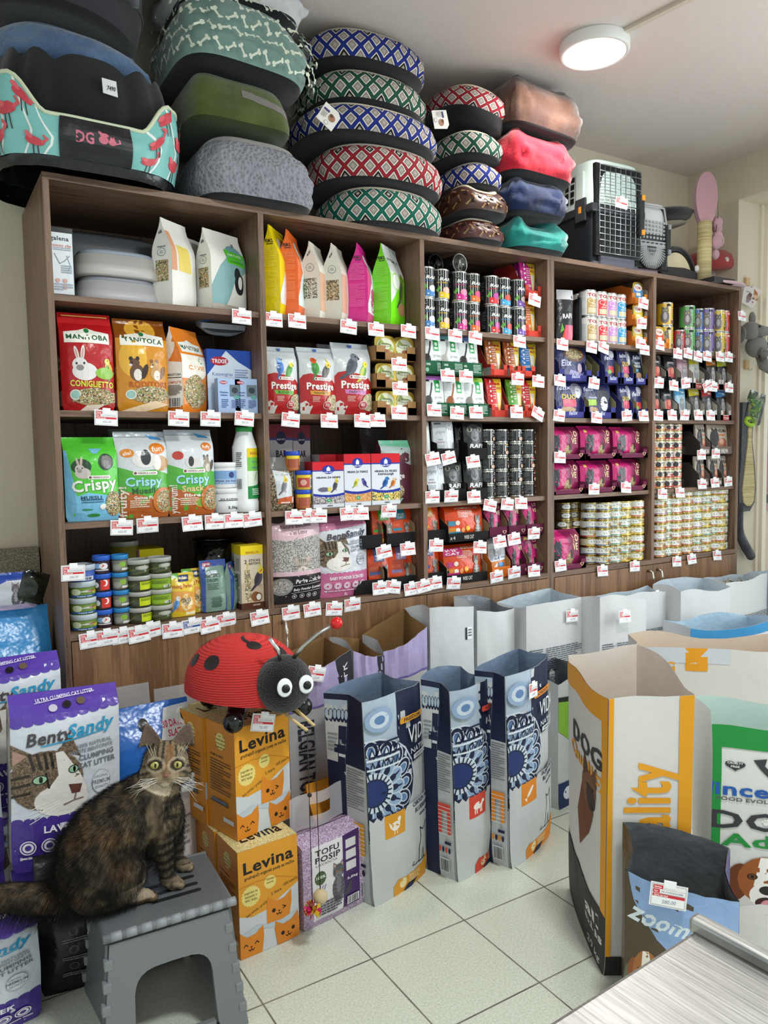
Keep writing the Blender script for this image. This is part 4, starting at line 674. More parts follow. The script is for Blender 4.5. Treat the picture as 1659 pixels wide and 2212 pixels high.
put('food_bag', 'mint green and plum seed pouch with a tree, at the divider on the third shelf', 'food bag', (848, 911, 951, 1092), 3, .05, fbag('5e2c3c', [p([(0, 62), (60, 66), (100, 60), (100, 100), (0, 100)], 'bcd0cc'), p([(0, 92), (100, 88), (100, 100), (0, 100)], '7fd0ae'), e(66, 70, 26, 7, '6a3a48'), e(50, 66, 22, 4.5, '5e3040'), e(76, 76, 16, 4, '6a3a48'), p([(62, 56), (66, 56), (64, 66), (60, 66)], '5e3040'), t('Prestige', 30, 44, 8, 'f2ecec', 80), r(0, 53, 40, 58, 'e9e2e2'), p([(0, 0), (60, 0), (70, 8), (0, 8)], '9fd6c4'), e(34, 18, 36, 14, GRAIN), r(0, 30, 44, 34, '6fd0a4')], d=.045, bulge=.02, v0=.84, right=[r(0, 0, 100, 60, 'b0607a')], seed=52, k='soft'), dy=.05)
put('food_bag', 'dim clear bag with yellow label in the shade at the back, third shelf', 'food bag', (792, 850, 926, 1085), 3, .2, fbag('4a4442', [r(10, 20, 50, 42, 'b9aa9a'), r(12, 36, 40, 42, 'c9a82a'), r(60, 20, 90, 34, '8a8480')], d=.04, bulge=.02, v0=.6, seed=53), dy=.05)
# counter shelf: litter bags and red pouches
put('litter_bag', 'cat litter bag with pink top, grey window and black foot, beside the divider', 'litter bag', (592, 701, 1114, 1308), 4, .02, fbag('d9b7bf', [e(18, 97, 18, 6, '57504f'), r(0, 33, 100, 76, GREY), p([(0, 74), (30, 72), (60, 74), (100, 80), (100, 84), (0, 84)], 'dcbac2'), p([(0, 33), (100, 33), (100, 37), (0, 37)], 'dcbac2'), r(0, 0, 100, 33, '242226'), p([(0, 31), (30, 33), (100, 36), (100, 33), (40, 30)], 'e6c6cc'), t('Natural Bentonite', 50, 88, 4, '3a2c34', 62, .05, 0, .15), t('Cat Litter', 52, 81, 4, '3a2c34', 36, .05, 0, .15)] + xf(a_cathead('a59c92', '4f4840', 'c9c2ba', 'b9a878'), 57, 42, 11, 11, 0, .56) + [r(0, 31, 100, 37, 'd6b4bc'), r(0, 22, 100, 32, '242226'), t('Pudra Kokulu', 70, 26, 4.4, 'eeeaea', 56, .04, 1, .2), t('Baby Powder Scented', 68, 16.5, 3, 'e9e4e4', 58, .04, 1, .2), l([(36, 20.5), (96, 22)], .5, 'cfc9c9'), l([(36, 12), (96, 13.5)], .5, 'cfc9c9'), e(18, 20, 20, 10, '8e8c8a'), e(18, 20, 17, 7, GREY)] + [g for x in (42, 57, 71, 84) for g in (e(x, 8, 4.6, 2.6, 'd8d4d4'), e(x, 8, 3.8, 2.1, '2a282c'), e(x, 8, 1.8, 1, 'd8d4d4'))], d=.06, bulge=.03, v0=.86, seed=61, nu=16), dy=.065)
ICO = lambda y, xs, ry, asp, c1, c2: [g for x in xs for g in (e(x, y, ry / asp, ry, c1), e(x, y, ry * .84 / asp, ry * .84, c2), e(x, y, ry * .68 / asp, ry * .68, c1), e(x, y, ry * .4 / asp, ry * .4, c2))]
def benty(top, low, name, scent, extra=(), asp=.6, cat=(27, 52, 22)):
    return [r(0, 0, 100, 30, low), p([(0, 84), (100, 90), (100, 100), (0, 100)], top)] + [e(5 + 10 * i, 30, 5, 1.6, low, 0, 10) for i in range(10)] + [e(5 + 10 * i, 84.4 + .6 * i, 5.2, 1.7, top, 0, 10) for i in range(10)] + xf(a_catface(), cat[0], cat[1], cat[2], cat[2], 0, asp) + [t('Benty', 32, 77, 7, '4a4448', 40, .1, 1, .25), t('Sandy', 70, 79.5, 7, name, 44, .08, 1, .25), l([(26, 72), (84, 76)], .8, name), t('100% NATURAL', 74, 69.5, 2.2, '8a9098', 34, .05), t('WHITE BENTONITE', 72, 66.4, 2.2, '8a9098', 40, .05), t('CLUMPING', 76, 62.5, 3, '6d747c', 34, .05), t('CAT LITTER', 76, 58, 3, '6d747c', 36, .05), e(80, 46, 9 / asp * .6, 7, 'a9aeb6'), e(80, 46, 8.4 / asp * .6, 6.5, 'd9dee6'), t('ORIGINAL', 80, 49, 1.5, '7d838b', 14), t('PREMIUM', 80, 46, 2.4, '6d737b', 18), t('QUALITY', 80, 43, 1.5, '7d838b', 13)] + [t(scent, 52, 24.5, 3.8, 'f0ecf2', 70 if len(scent) > 10 else 50)] + ICO(15, (14, 32, 50, 68, 84), 4.2, asp, 'efeaf0', low) + para(8, 7.5, 92, 9.5, 1, 'e6dfe8', 4) + list(extra)
put('litter_bag', 'pink and white cat litter bag with a large cat face on the counter shelf', 'litter bag', (698, 802, 1117, 1291), 4, .025, fbag('d6dbe2', benty('c87a9c', 'c66a94', '37384f', 'BABY POWDER SCENTED', [t('5L', 50, 4, 3.4, 'f6eef2')], .6), d=.06, bulge=.028, v0=.88, seed=62, nu=16), dy=.065)
WC = lambda c, cx=50: [p([(cx - 20, 84), (cx + 20, 84), (cx + 20, 100), (cx - 20, 100)], c), r(cx - 22, 68, cx + 22, 88, c), t('WISE', cx, 82, 6, 'f3efe8', 32), t('CAT', cx, 73.5, 6, 'f3efe8', 32)]
wcat = lambda c, x=70: pouch('d84a1e', WC(c, 46) + [r(4, 36, 46, 44, c), r(4, 48, 40, 56, 'e2643a')] + xf(a_catsit('77706c', '3a3634', 'b0a8a0'), x, 34, 24, 32, 0, .62) + [e(30, 12, 20, 6, 'e89a3a'), e(18, 18, 10, 5, 'c23a6a')], seed=71)
BTRAY = lambda w=.125, l_=(): tray(w, .15, .05, .11, '1a191b', inner='8f7a5c', left=[t('4 x 100g', 40, 40, 12, 'e6e3e0', 40)], notch=.03)
GT = 'black display trays of orange pouches'
TR = {}
def in_tray(key, maker, label, x, y, z, grp=None, rot=0):
    if key not in TR: o = TR[key] = maker().ob('display_tray', None, (x, y, z), rot)
    else: o = dup(TR[key], (x, y, z), rot)
    return tag(o, label, 'tray', grp)
for k, (x, z, wd) in enumerate(((1.06, 0, 'lower left'), (1.20, 0, 'lower right'), (1.055, 1, 'upper left'), (1.20, 1, 'upper right'))):
    in_tray('wc', BTRAY, 'black display tray of orange cat pouches, %s of four beside the litter bags' % wd, x, .04, Z4 + .001 + z * .166, GT)
for lbl, q, y, c, dz in (('orange cat pouch with green name patch in the upper left black tray', (812, 862, 1119, 1192), .05, '3fa53a', .172), ('orange cat pouch with teal name patch in the upper right black tray', (866, 912, 1115, 1178), .05, '2f8fa8', .172), ('orange cat pouch with blue grey name patch in the lower left black tray', (803, 853, 1200, 1265), .05, '5a6aa8', .006), ('orange cat pouch with lilac name patch in the lower right black tray', (856, 905, 1196, 1262), .05, '9a86b8', .006)):
    c1 = at((q[0] + q[1]) / 2, q[2], y=y); ww = .098
    B.kind = 'film'; b = wcat(c)(ww, .152); tag(b.ob('food_pouch', None, (c1.x, .075, Z4 + dz), (-.12, 0, 0)), lbl, 'pouch', 'orange cat pouches in black trays')
# ================================================================ third bay
RAFI = lambda c, c2: [e(44, 84, 9, 7, '2c2c2c'), e(42, 86, 6, 5, '8f9188'), e(43, 87, 3.4, 3.4, '0e0e10'), t('RAFI', 62, 68, 11, 'f1f1ef', 44, 0, 1, .2), t('WITH MEAT', 50, 55, 4, c, 34), r(40, 0, 86, 18, c), p([(40, 16), (62, 20), (86, 14), (86, 20), (40, 22)], c), e(66, 28, 15, 12, c2), p([(40, 24), (34, 34), (40, 44), (46, 36)], '5fa53a'), p([(36, 20), (30, 28), (40, 36)], '6fb84a'), p([(46, 12), (46, 5), (52, 8)], 'f6f3f0'), r(72, 5, 76, 10, 'f6f3f0')] + para(6, 12, 22, 80, 16, '6d6d70', 3, .4)
CANS = [('4a86c0', 'd5dbe0', 'blue'), ('e8c22a', 'e8b8a8', 'yellow'), ('cf2f8a', 'e08aa8', 'magenta'), ('e2702c', 'd0507a', 'orange'), ('d8343a', 'b84a9a', 'red'), ('4aa8dc', 'c8584a', 'light blue'), ('7a5ab0', 'd8c2c0', 'purple')]
xs = [912, 955, 989, 1022, 1060, 1087.5, 1117]
RH = .1135
for i, (c, c2, nm) in enumerate(CANS):
    x = at(xs[i], 650, y=.06 if i not in (1, 3) else .05).x; x = max(x, 1.338); y0 = .062 + .004 * (i % 2)
    b1, b2 = can(.037, RH, '1b1a1c', RAFI(c, c2))
    T = put2('food_can', 'tall black dog food can with %s foot, lower one of its pair' % nm, 'can', (b1, b2), (x, y0, Z1 + .0008), -.25, 'tall black dog food cans', ('can_body', 'lid'))
    dup(T, (x - (.004 if i > 3 else -.002), y0 + .001, Z1 + .0012 + RH), -.25 + random.uniform(-.3, .2), 'tall black dog food can with %s foot, upper one of its pair' % nm, 'tall black dog food cans')
for lbl, q, y in (('large tin lying on its side on the black cans, lid with ring pull outwards', (990, 573), .07), ('dim tin lying on its side behind the upper cans, beside the divider', (938, 570), .12)):
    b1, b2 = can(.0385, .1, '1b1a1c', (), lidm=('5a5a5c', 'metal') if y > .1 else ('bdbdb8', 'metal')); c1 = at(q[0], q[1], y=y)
    put2('food_can', lbl, 'can', (b1, b2), (c1.x, y + .1, Z1 + 2 * RH + .0415), (PI / 2, 0, .1), 'tins lying on the tall cans', ('can_body', 'lid'))
MIAU = lambda c, c2='f0cf3a': pouch(c, [p([(48, 100), (100, 100), (100, 60), (74, 6), (62, 6)], c2), p([(56, 62), (86, 62), (76, 8), (68, 8)], 'efe6d4'), t('MIAU', 70, 86, 8, 'b0242a', 40, .1), t('MIAU', 76, 74, 8, 'b0242a', 40, .1)] + [e(20, 78 - 13 * i, 5, 3, 'f6efe8') for i in range(4)] + para(28, 40, 50, 80, 6, 'f3d8d8', 2, .3) + para(14, 22, 50, 30, 2, 'fbeee4') + [e(30, 9, 18, 6, 'e3d2bc')] + xf(a_bird('f6efe8', 'f6efe8', 'f6efe8', 'f6efe8'), 22, 91, 5, 6, 0, .5), seed=81, tw=1.12, bw=.88)
RT = lambda: tray(.086, .2, .05, .165, 'd84a3c', inner='93785a', cut=.2, side='9e2a26', left=[r(0, 0, 100, 22, '9a9694')])
def miau(px_, z, lbl, c, y=.035, tilt=-.12, c2='f0cf3a', rot=0, tr=True, h=.152, w=.074):
    x = at(px_[0], px_[1], y=y).x
    if tr: in_tray('mi', RT, 'red display tray under the ' + lbl, x, y, Z_ + z, 'red display trays of treat pouches', rot)
    tag(MIAU(c, c2)(w, h).ob('treat_pouch', None, (x, y + .03, Z_ + z + .006), (tilt, 0, rot)), lbl, 'pouch', 'cat treat pouches in red trays')
Z_ = Z1
miau((1160, 670), .001, 'orange cat treat pouch in the lower tray beside the divider', 'e07a2a')
miau((1160, 610), .168, 'front magenta cat treat pouch in the top tray', 'c8288c', h=.165)
for k in range(3):
    x = at(1151 - 8 * k, 615, y=.1).x; tag(MIAU('a81f74', 'a8902a')(.07, .15).ob('treat_pouch', None, (x, .095 + .03 * k, Z1 + .176), (-.1, 0, -.1)), 'magenta cat treat pouch in the top tray, %s behind the front one' % ('first', 'second', 'third')[k], 'pouch', 'magenta treat pouches behind the front one')  # magenta and yellow lowered to put shade into the rear pouches
# second shelf
PRM = lambda c, cat: pouch('dfe3e4', [r(0, 88, 100, 100, c), r(0, 0, 100, 14, c), r(52, 56, 78, 88, '1f9a4a'), e(65, 74, 7, 5, 'e9f4ea'), r(56, 60, 74, 66, 'd3ecd8'), t('prins', 68, 44, 8, '8a8f94', 36, 0, 0), t('ADULT', 74, 32, 3.4, '9aa0a4', 22), r(12, 84, 32, 89, '26262a'), e(22, 34, 16, 14, cat), l([(28, 44), (36, 62), (40, 80)], 4, cat), l([(14, 24), (12, 12)], 5, cat), l([(30, 24), (32, 12)], 5, cat), t('chicken', 40, 7, 4, 'f4f4f0', 44)], seed=82)
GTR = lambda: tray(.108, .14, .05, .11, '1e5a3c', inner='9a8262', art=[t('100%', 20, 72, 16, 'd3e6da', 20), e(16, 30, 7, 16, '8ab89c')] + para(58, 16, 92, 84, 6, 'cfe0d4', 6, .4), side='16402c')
Z_ = Z2
for k, (x, z, c, cat, nm, pos, top) in enumerate(((941, 0, 'c47ad0', '4a4a4c', 'purple', 'lower left', 823), (988, 0, 'e0906a', '9a5a34', 'coral', 'lower middle', 826), (1029, 0, '8ab03a', '8a8680', 'olive green', 'lower right', 828), (938, 1, 'dcc870', '2c2a2a', 'pale yellow', 'upper left', 738), (975, 1, '7fc0cc', 'b9b4ac', 'turquoise', 'upper middle', 742), (1016, 1, '7f94d8', '2f2c2e', 'periwinkle blue', 'upper right', 748))):
    xx = max(at(x, 860 if not z else 800, y=.03).x, 1.352); zz = Z2 + .001 + z * .158
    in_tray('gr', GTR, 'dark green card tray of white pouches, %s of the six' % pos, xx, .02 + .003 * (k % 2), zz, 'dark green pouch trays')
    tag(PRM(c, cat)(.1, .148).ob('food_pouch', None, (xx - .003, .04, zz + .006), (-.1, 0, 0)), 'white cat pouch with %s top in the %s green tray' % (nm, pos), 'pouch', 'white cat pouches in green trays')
tag(PRM('6a7fc0', '2f2c2e')(.1, .146).ob('food_pouch', None, (at(1003, 800, y=.07).x, .068, Z2 + .165), (-.1, 0, 0)), 'white cat pouch with dark blue top just behind the periwinkle one', 'pouch')
miau((1080, 860), .001, 'red cat treat pouch in the lower left tray', 'd8343a')
miau((1124, 860), .001, 'green cat treat pouch in the lower middle tray', '5fa53a', c2='e8c83a')
miau((1164, 860), .001, 'front red cat treat pouch at the divider', 'd02c34', rot=-.2)
tag(MIAU('b0242a')(.08, .15).ob('treat_pouch', None, (at(1150, 860, y=.1).x, .1, Z2 + .01), (-.12, 0, -.2)), 'red cat treat pouch behind the front red one', 'pouch')
miau((1078, 780), .168, 'single brown cat treat pouch in the tall cardboard tray', 'b0622a', c2='d8a83a')
miau((1118, 780), .168, 'brown cat treat pouch in the upper middle tray', 'b4602a')
miau((1165, 780), .168, 'front bright blue cat treat pouch at the divider', '2a7ac8', rot=-.2)
tag(MIAU('1f5a9a', 'a8902a')(.08, .15).ob('treat_pouch', None, (at(1150, 780, y=.1).x, .1, Z2 + .178), (-.12, 0, -.2)), 'blue cat treat pouch, shade-darkened, behind the front blue one', 'pouch')  # same blue pouch, its colours darkened for the shade behind the front one
b = tray(.13, .2, .02, .16, 'ab9370', inner='a08868', side='a88f6c'); tag(b.ob('cardboard_box', None, (at(1045, 870, y=.06).x, .06, Z2 + .001)), 'plain brown cardboard tray between the green and the lower red trays', 'box')
b = tray(.12, .2, .02, .16, 'a58d6b', inner='9a8464', side='a88f6c', left=[r(0, 0, 100, 50, '9e2a26'), r(0, 0, 100, 22, '9a9694')]); tag(b.ob('cardboard_box', None, (at(1040, 800, y=.08).x, .08, Z2 + .168)), 'brown cardboard tray with red band on top of the plain one', 'box')
# third shelf
PIP = lambda c='c3c7cb': pouch(c, [r(10, 92, 40, 97, '5f6368'), t('piper', 34, 72, 9, '9aa0a6', 46, 0, 0), e(76, 50, 18, 34, 'd9dde0'), e(76, 76, 15, 11, 'e6e9ea'), p([(64, 80), (66, 96), (74, 86)], 'e6e9ea'), p([(88, 80), (88, 96), (80, 86)], 'e6e9ea'), e(71, 78, 2.5, 2, '4a4a50'), e(82, 78, 2.5, 2, '4a4a50'), t('WITH', 30, 50, 4, '8a9098', 22), t('SALMON', 30, 43, 4, 'b08a90', 34)] + para(16, 24, 46, 36, 3, 'aab0b6'), seed=83)
RFP = lambda c: pouch('18181a', [e(50, 72, 40, 22, '3c3d40'), e(50, 60, 20, 16, '6d6e70')] + [g for s in (26, 76) for g in (e(s, 78, 11, 7, '9fa096'), e(s, 78, 8.6, 5.6, '6a6a4a'), e(s, 78, 4, 5, '08080a'))] + [p([(38, 58), (62, 58), (50, 48)], '1e1e20'), t('RAFI', 54, 32, 11, 'efefec', 68, 0, 1, .2), r(10, 20, 44, 24.5, c), e(72, 10, 26, 9, 'd87a98'), p([(60, 0), (100, 0), (100, 10), (70, 8)], c)], seed=84)
BT3 = lambda: tray(.1, .14, .045, .08, '141315', inner='2a2622', notch=.02)
for lbl, px_, z, mk in (('silver cat pouch cut off by the divider, upper row', (917, 960), 1, PIP('b5b3ae')), ('silver grey cat pouch in the upper row beside the black ones', (962, 960), 1, PIP()), ('white cat pouch with a pale cat in the lower row', (943, 1040), 0, PIP('dde3ea')), ('black cat pouch with two eyes, middle of the lower row', (980, 1040), 0, RFP('b0287a')), ('black cat pouch with two eyes, right end of the lower row', (1027, 1040), 0, RFP('d8402c')), ('black cat pouch with two eyes in the upper row', (1027, 960), 1, RFP('e0642a'))):
    x = max(at(px_[0], px_[1], y=.04).x, 1.35 if z == 0 else 1.32); zz = Z3 + .001 + z * .158
    if z == 0 or px_[0] != 917: in_tray('bk', BT3, 'black card tray under the %s cat pouch of the %s row, third bay' % (('left', 'middle', 'right')[(px_[0] > 960) + (px_[0] > 1000)], ('lower', 'upper')[z]), max(x, 1.352), .025, zz, 'black pouch trays on the third shelf')
    tag(mk(.098 if px_[0] != 917 else .05, .15).ob('food_pouch', None, (x, .05, zz + .008), (-.1, 0, 0)), lbl, 'pouch', 'cat pouches on the third shelf of the third bay')
for k in range(2): tag(RFP('e0642a')(.1, .15).ob('food_pouch', None, (at(1006 - 8 * k, 960, y=.09).x, .085 + .025 * k, Z3 + .167), (-.1, 0, -.1)), 'black cat pouch %s behind the front one in the upper row' % ('just', 'second')[k], 'pouch')
PC = lambda c: [r(6, 8, 62, 90, '222224')] + para(10, 14, 50, 84, 7, '77777a', 5, .35) + [t('Piper', 78, 80, 11, 'cfcfcf', 22), r(72, 90, 84, 99, c), e(80, 24, 10, 18, 'd0a890'), t('CATS', 74, 54, 7, c, 14)]
first = None; PH = .056
for i, (x0, c) in enumerate(((1060, 'd8b0d0'), (1090, 'e8a83a'), (1121, 'a8a8c8'), (1149, 'e04a34'))):
    for k in range(5):
        x = at(x0, 1000, y=.045).x; ps = (x, .075, Z3 + .0008 + k * PH); lb = 'short black tin, %s in the %s column beside the black pouches' % (('lowest', 'second from bottom', 'middle', 'second from top', 'topmost')[k], ('first', 'second', 'third', 'fourth')[i])
        if not k: T = tag(can(.0345, PH - .0005, '171618', PC(c), 180, split=False)[0].ob('food_can', None, ps, -.15), lb, 'can', 'short black tins'); f0 = T
        else: dup(f0, ps, random.uniform(-.9, 0), lb, 'short black tins')
# counter shelf of the third bay
LOVE = lambda k=1: [e(35, 40, 40, 38, 'd02a78'), e(30, 34, 12 * k, 26, '26262a'), e(36, 52, 10 * k, 12, '333338'), p([(28, 58), (28, 70), (36, 62)], '26262a'), p([(36, 62), (44, 70), (44, 58)], '26262a'), e(32, 54, 2 * k, 2, 'c9b86a'), e(68, 22, 13 * k, 14, 'b0704a'), e(68, 22, 11 * k, 11, MIX), r(62, 20, 80, 38, '3a2a22'), t('L', 68, 86, 10, 'ecd9a8'), e(84, 86, 8, 5.5, 'ecd9a8'), e(84, 86, 4.6, 3, '8a1c50'), t('VE', 76, 68, 12, 'ecd9a8', 30), r(12, 88, 34, 96, 'e8c86a')]
lovep = lambda: pouch('94205a', LOVE(), seed=85)
LTR = lambda: tray(.094, .17, .045, .15, '5e1c3c', inner='7d6a4c', left=(), art=xf(a_heart('e3bfa6'), 84, 45, 26, 30, 0, 2.1) + xf(a_heart('5e1c3c'), 84, 45, 16, 20, 0, 2.1), notch=.02)
for k, (x, y_, z, wd) in enumerate(((1124, .03, 0, 'lower left'), (1153, .028, 0, 'lower right'), (1071, .03, 1, 'upper left'), (1112, .03, 1, 'upper middle'), (1151, .028, 1, 'upper right'))):
    xx = at(x + (4 if k else 0), 1200 if not z else 1130, y=y_).x; zz = Z4 + .001 + z * .168
    in_tray('lv', LTR, 'plum display tray of cat pouches, %s of five beside the divider' % wd, xx, y_ - .005, zz, 'plum pouch trays in the third bay')
    tag(lovep()(.084, .152).ob('food_pouch', None, (xx, y_ + .03, zz + .006), (-.1, 0, 0)), 'plum and pink cat pouch with black cat, in the %s plum tray' % wd, 'pouch', 'plum cat pouches in the third bay')
BIG = lambda c, sub: fbag('d8481c', [r(0, 0, 24, 30, 'd8861e'), t('A COMPLETE CARE', 56, 88, 6, 'f3ded0', 62), *para(28, 58, 66, 80, 5, 'f6ded2', 6, .4), r(6, 36, 20, 50, c), e(26, 44, 5, 7, 'f0e6da'), e(26, 22, 5, 7, 'f0e6da'), e(50, 26, 5, 8, 'e8b82a'), e(38, 22, 4, 7, 'e8a05a'), r(6, 8, 34, 18, c)] + xf(a_catsit('8b8683', '45413e', 'c3bdb6'), 80, 36, 32, 36, 0, 1.35) + (WC(c, 20)[1:] if sub else []), d=.04, bulge=.02, v0=.84, seed=86)
BGT = lambda: tray(.2, .12, .035, .09, '171617', inner='8f7a5c', art=[t('WISE CAT', 50, 50, 40, 'c9c4c0', 24), t('x 4', 10, 50, 36, 'c9c4c0')], notch=.03)
for wd, z, c, q in (('lower', 0, 'c8307a', (962, 1052)), ('upper', 1, '3a8fb0', (968, 1036))):
    x = at(1003 + 4 * z, 1200, y=.04).x; zz = Z4 + .001 + z * .163
    in_tray('bg', BGT, 'wide black card tray under the %s large orange cat food pack' % wd, x, .02, zz, 'wide black card trays')
    tag(BIG(c, not z)(.185, .135).ob('food_pack', None, (x, .065, zz + .012), (-.12, 0, 0)), 'large orange cat food pack with grey tabby, %s of the two' % wd, 'pack', 'large orange cat food packs')
for lbl, z, c in (('orange cat pouch with dark blue name patch, at the left of the third bay, lower', 0, '2f4a9a'), ('orange cat pouch with yellow name patch, at the left of the third bay, upper', 1, 'e89a2e')):
    x = 1.352; zz = Z4 + .001 + z * .166
    in_tray('wc', BTRAY, 'black display tray at the left of the third bay, %s' % ('lower', 'upper')[z], 1.36, .04, zz, 'black trays at the left of the third bay')
    tag(wcat(c, 74)(.1, .155).ob('food_pouch', None, (x, .075, zz + .006), (-.12, 0, 0)), lbl, 'pouch')
C4 = pouch('d98a4a', [p([(0, 40), (100, 40), (100, 100), (0, 100)], 'b9bcc0'), e(46, 66, 24, 20, '8e9094'), e(46, 76, 17, 11, 'c9cacc'), p([(33, 80), (34, 92), (42, 84)], 'c9cacc'), p([(58, 80), (58, 92), (50, 84)], 'c9cacc'), p([(4, 36), (96, 42), (92, 54), (6, 48)], 'e3e9f0'), t('CLUB', 24, 45, 6, '2a4a8a', 32), t('4', 50, 47, 12, '2a4a8a', 14), t('PAWS', 76, 48, 6, '2a4a8a', 30), r(46, 22, 80, 34, '3a8ac8'), r(0, 0, 100, 20, 'e07a2a'), p([(20, 22), (40, 34), (40, 20)], 'efe6da')], seed=87)
x = at(1081, 1210, y=.03).x
tag(tray(.098, .17, .045, .12, 'dd7428', inner='c08a50', notch=.02).ob('display_tray', None, (x, .025, Z4 + .001)), 'orange card tray between the large orange pack and the plum trays', 'tray')
tag(C4(.09, .155).ob('food_pouch', None, (x + .004, .055, Z4 + .007), (-.1, 0, 0)), 'silver and orange cat pouch with white kitten in front, in the orange tray', 'pouch')
for k in range(2): tag(C4(.09, .15).ob('food_pouch', None, (x - .008 * (k + 1), .085 + .025 * k, Z4 + .007), (-.1, 0, 0)), 'silver cat pouch, %s behind the front one in the orange tray' % ('first', 'second')[k], 'pouch')
# ================================================================ fourth bay
SLV = lambda: pouch('2a2a2d', [r(0, 80, 100, 100, 'b9babd'), t('RAFI', 62, 48, 9, 'efefec', 60, .1), r(50, 0, 100, 30, 'e0607a'), p([(20, 14), (30, 34), (44, 20)], '5fa53a'), p([(30, 0), (50, 0), (50, 26)], 'e0502c')], seed=91)
tag(SLV()(.075, .215).ob('food_pouch', None, (at(1218, 700, y=.05).x, .05, Z1 + .001), (-.03, .02, -.35)), 'tall silver topped black food pouch beside the divider, top shelf of the fourth bay', 'pouch')
tag(SLV()(.07, .19).ob('food_pouch', None, (at(1244, 700, y=.08).x, .075, Z1 + .001), (0, 0, 1.25)), 'black food pouch standing edge on before the white cans', 'pouch')
TOMI = lambda c: [r(6, 0, 24, 74, 'b9bcc0'), t('TOMi', 58, 84, 13, 'b8202c', 56), r(28, 4, 84, 66, c), p([(28, 66), (40, 72), (56, 66), (70, 70), (84, 66)], c), e(44, 58, 12, 9, 'efe6d4'), e(44, 58, 10, 7.4, c), r(32, 8, 80, 30, 'cfc6a8'), t('PURE', 60, 46, 6, 'f0e9d8', 30), t('GOODNESS', 58, 37, 5, 'f0e9d8', 40)]
first = None; TH = .1125
for i, (xp, c, nm) in enumerate(((1277, 'b89a62', 'tan'), (1302, 'd83440', 'red'), (1324, 'c08ad0', 'lilac'), (1345, '3a9ad0', 'sky blue'))):
    x = at(xp - 4, 690, y=.05).x; T = put2('food_can', 'tall white dog food can with %s label, lower one of its pair' % nm, 'can', can(.037 if i == 0 else .0355, TH, 'd9d6d2', TOMI(c)), (x, .058 + .002 * i, Z1 + .0008), -.1, 'tall white dog food cans', ('can_body', 'lid'))
    dup(T, (x - .002, .059 + .002 * i, Z1 + .0012 + TH), -.1, 'tall white dog food can with %s label, upper one of its pair' % nm, 'tall white dog food cans')
dup(T, (at(1250, 690, y=.13).x, .14, Z1 + .0008), -.1, 'tall white dog food can in the shade behind the edge on pouch, lower', 'white cans in the shade')
dup(T, (at(1250, 690, y=.13).x, .14, Z1 + .0012 + TH), -.1, 'tall white dog food can in the shade behind the edge on pouch, upper', 'white cans in the shade')
def alt(c): return lambda w, h: None
def tomitin(label, x, y, z, c, grp):
    B.kind = 'gloss'; b = B(); w, h = .07, .088
    o_ = [(math.copysign(abs(math.cos(q)) ** .55, math.cos(q)) * w / 2, math.copysign(abs(math.sin(q)) ** .55, math.sin(q)) * h / 2 + h / 2) for q in (2 * PI * i / 24 for i in range(24))]
    b.slab(o_, -.002, 0, ('d8b84a', 'metal')); b.slab([(a * .9, (q - h / 2) * .9 + h / 2) for a, q in o_], 0, .028, ('cfc9b4', 'metal'))
    b.art(Surf(lambda u, v: ((u - .5) * w, -.0022, v * h), 1, 1, w, h), [e(50, 50, 42, 43, c), e(50, 70, 38, 19, 'e9e2d6'), t('TOMi', 50, 70, 13, 'b8202c', 56), r(30, 28, 70, 44, 'efe6c8')]); B.kind = 'soft'
    return tag(b.ob('pate_tin', None, (x, y, z), (-.12, 0, 0)), label, 'tin', grp)
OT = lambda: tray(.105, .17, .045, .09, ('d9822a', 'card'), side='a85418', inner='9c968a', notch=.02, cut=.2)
for k, (xp, c, wd) in enumerate(((1378, 'd0b04a', 'lowest'), (1386, 'd8c23a', 'middle'), (1384, '4a8ac8', 'topmost'))):
    x = min(at(xp, 690, y=.04).x, 2.503); z = Z1 + .001 + k * .096
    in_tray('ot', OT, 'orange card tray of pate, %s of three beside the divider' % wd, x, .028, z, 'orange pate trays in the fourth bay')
    tomitin('gold edged pate tin in the %s orange tray' % wd, x, .035, z + .012, c, 'pate tins in orange trays')
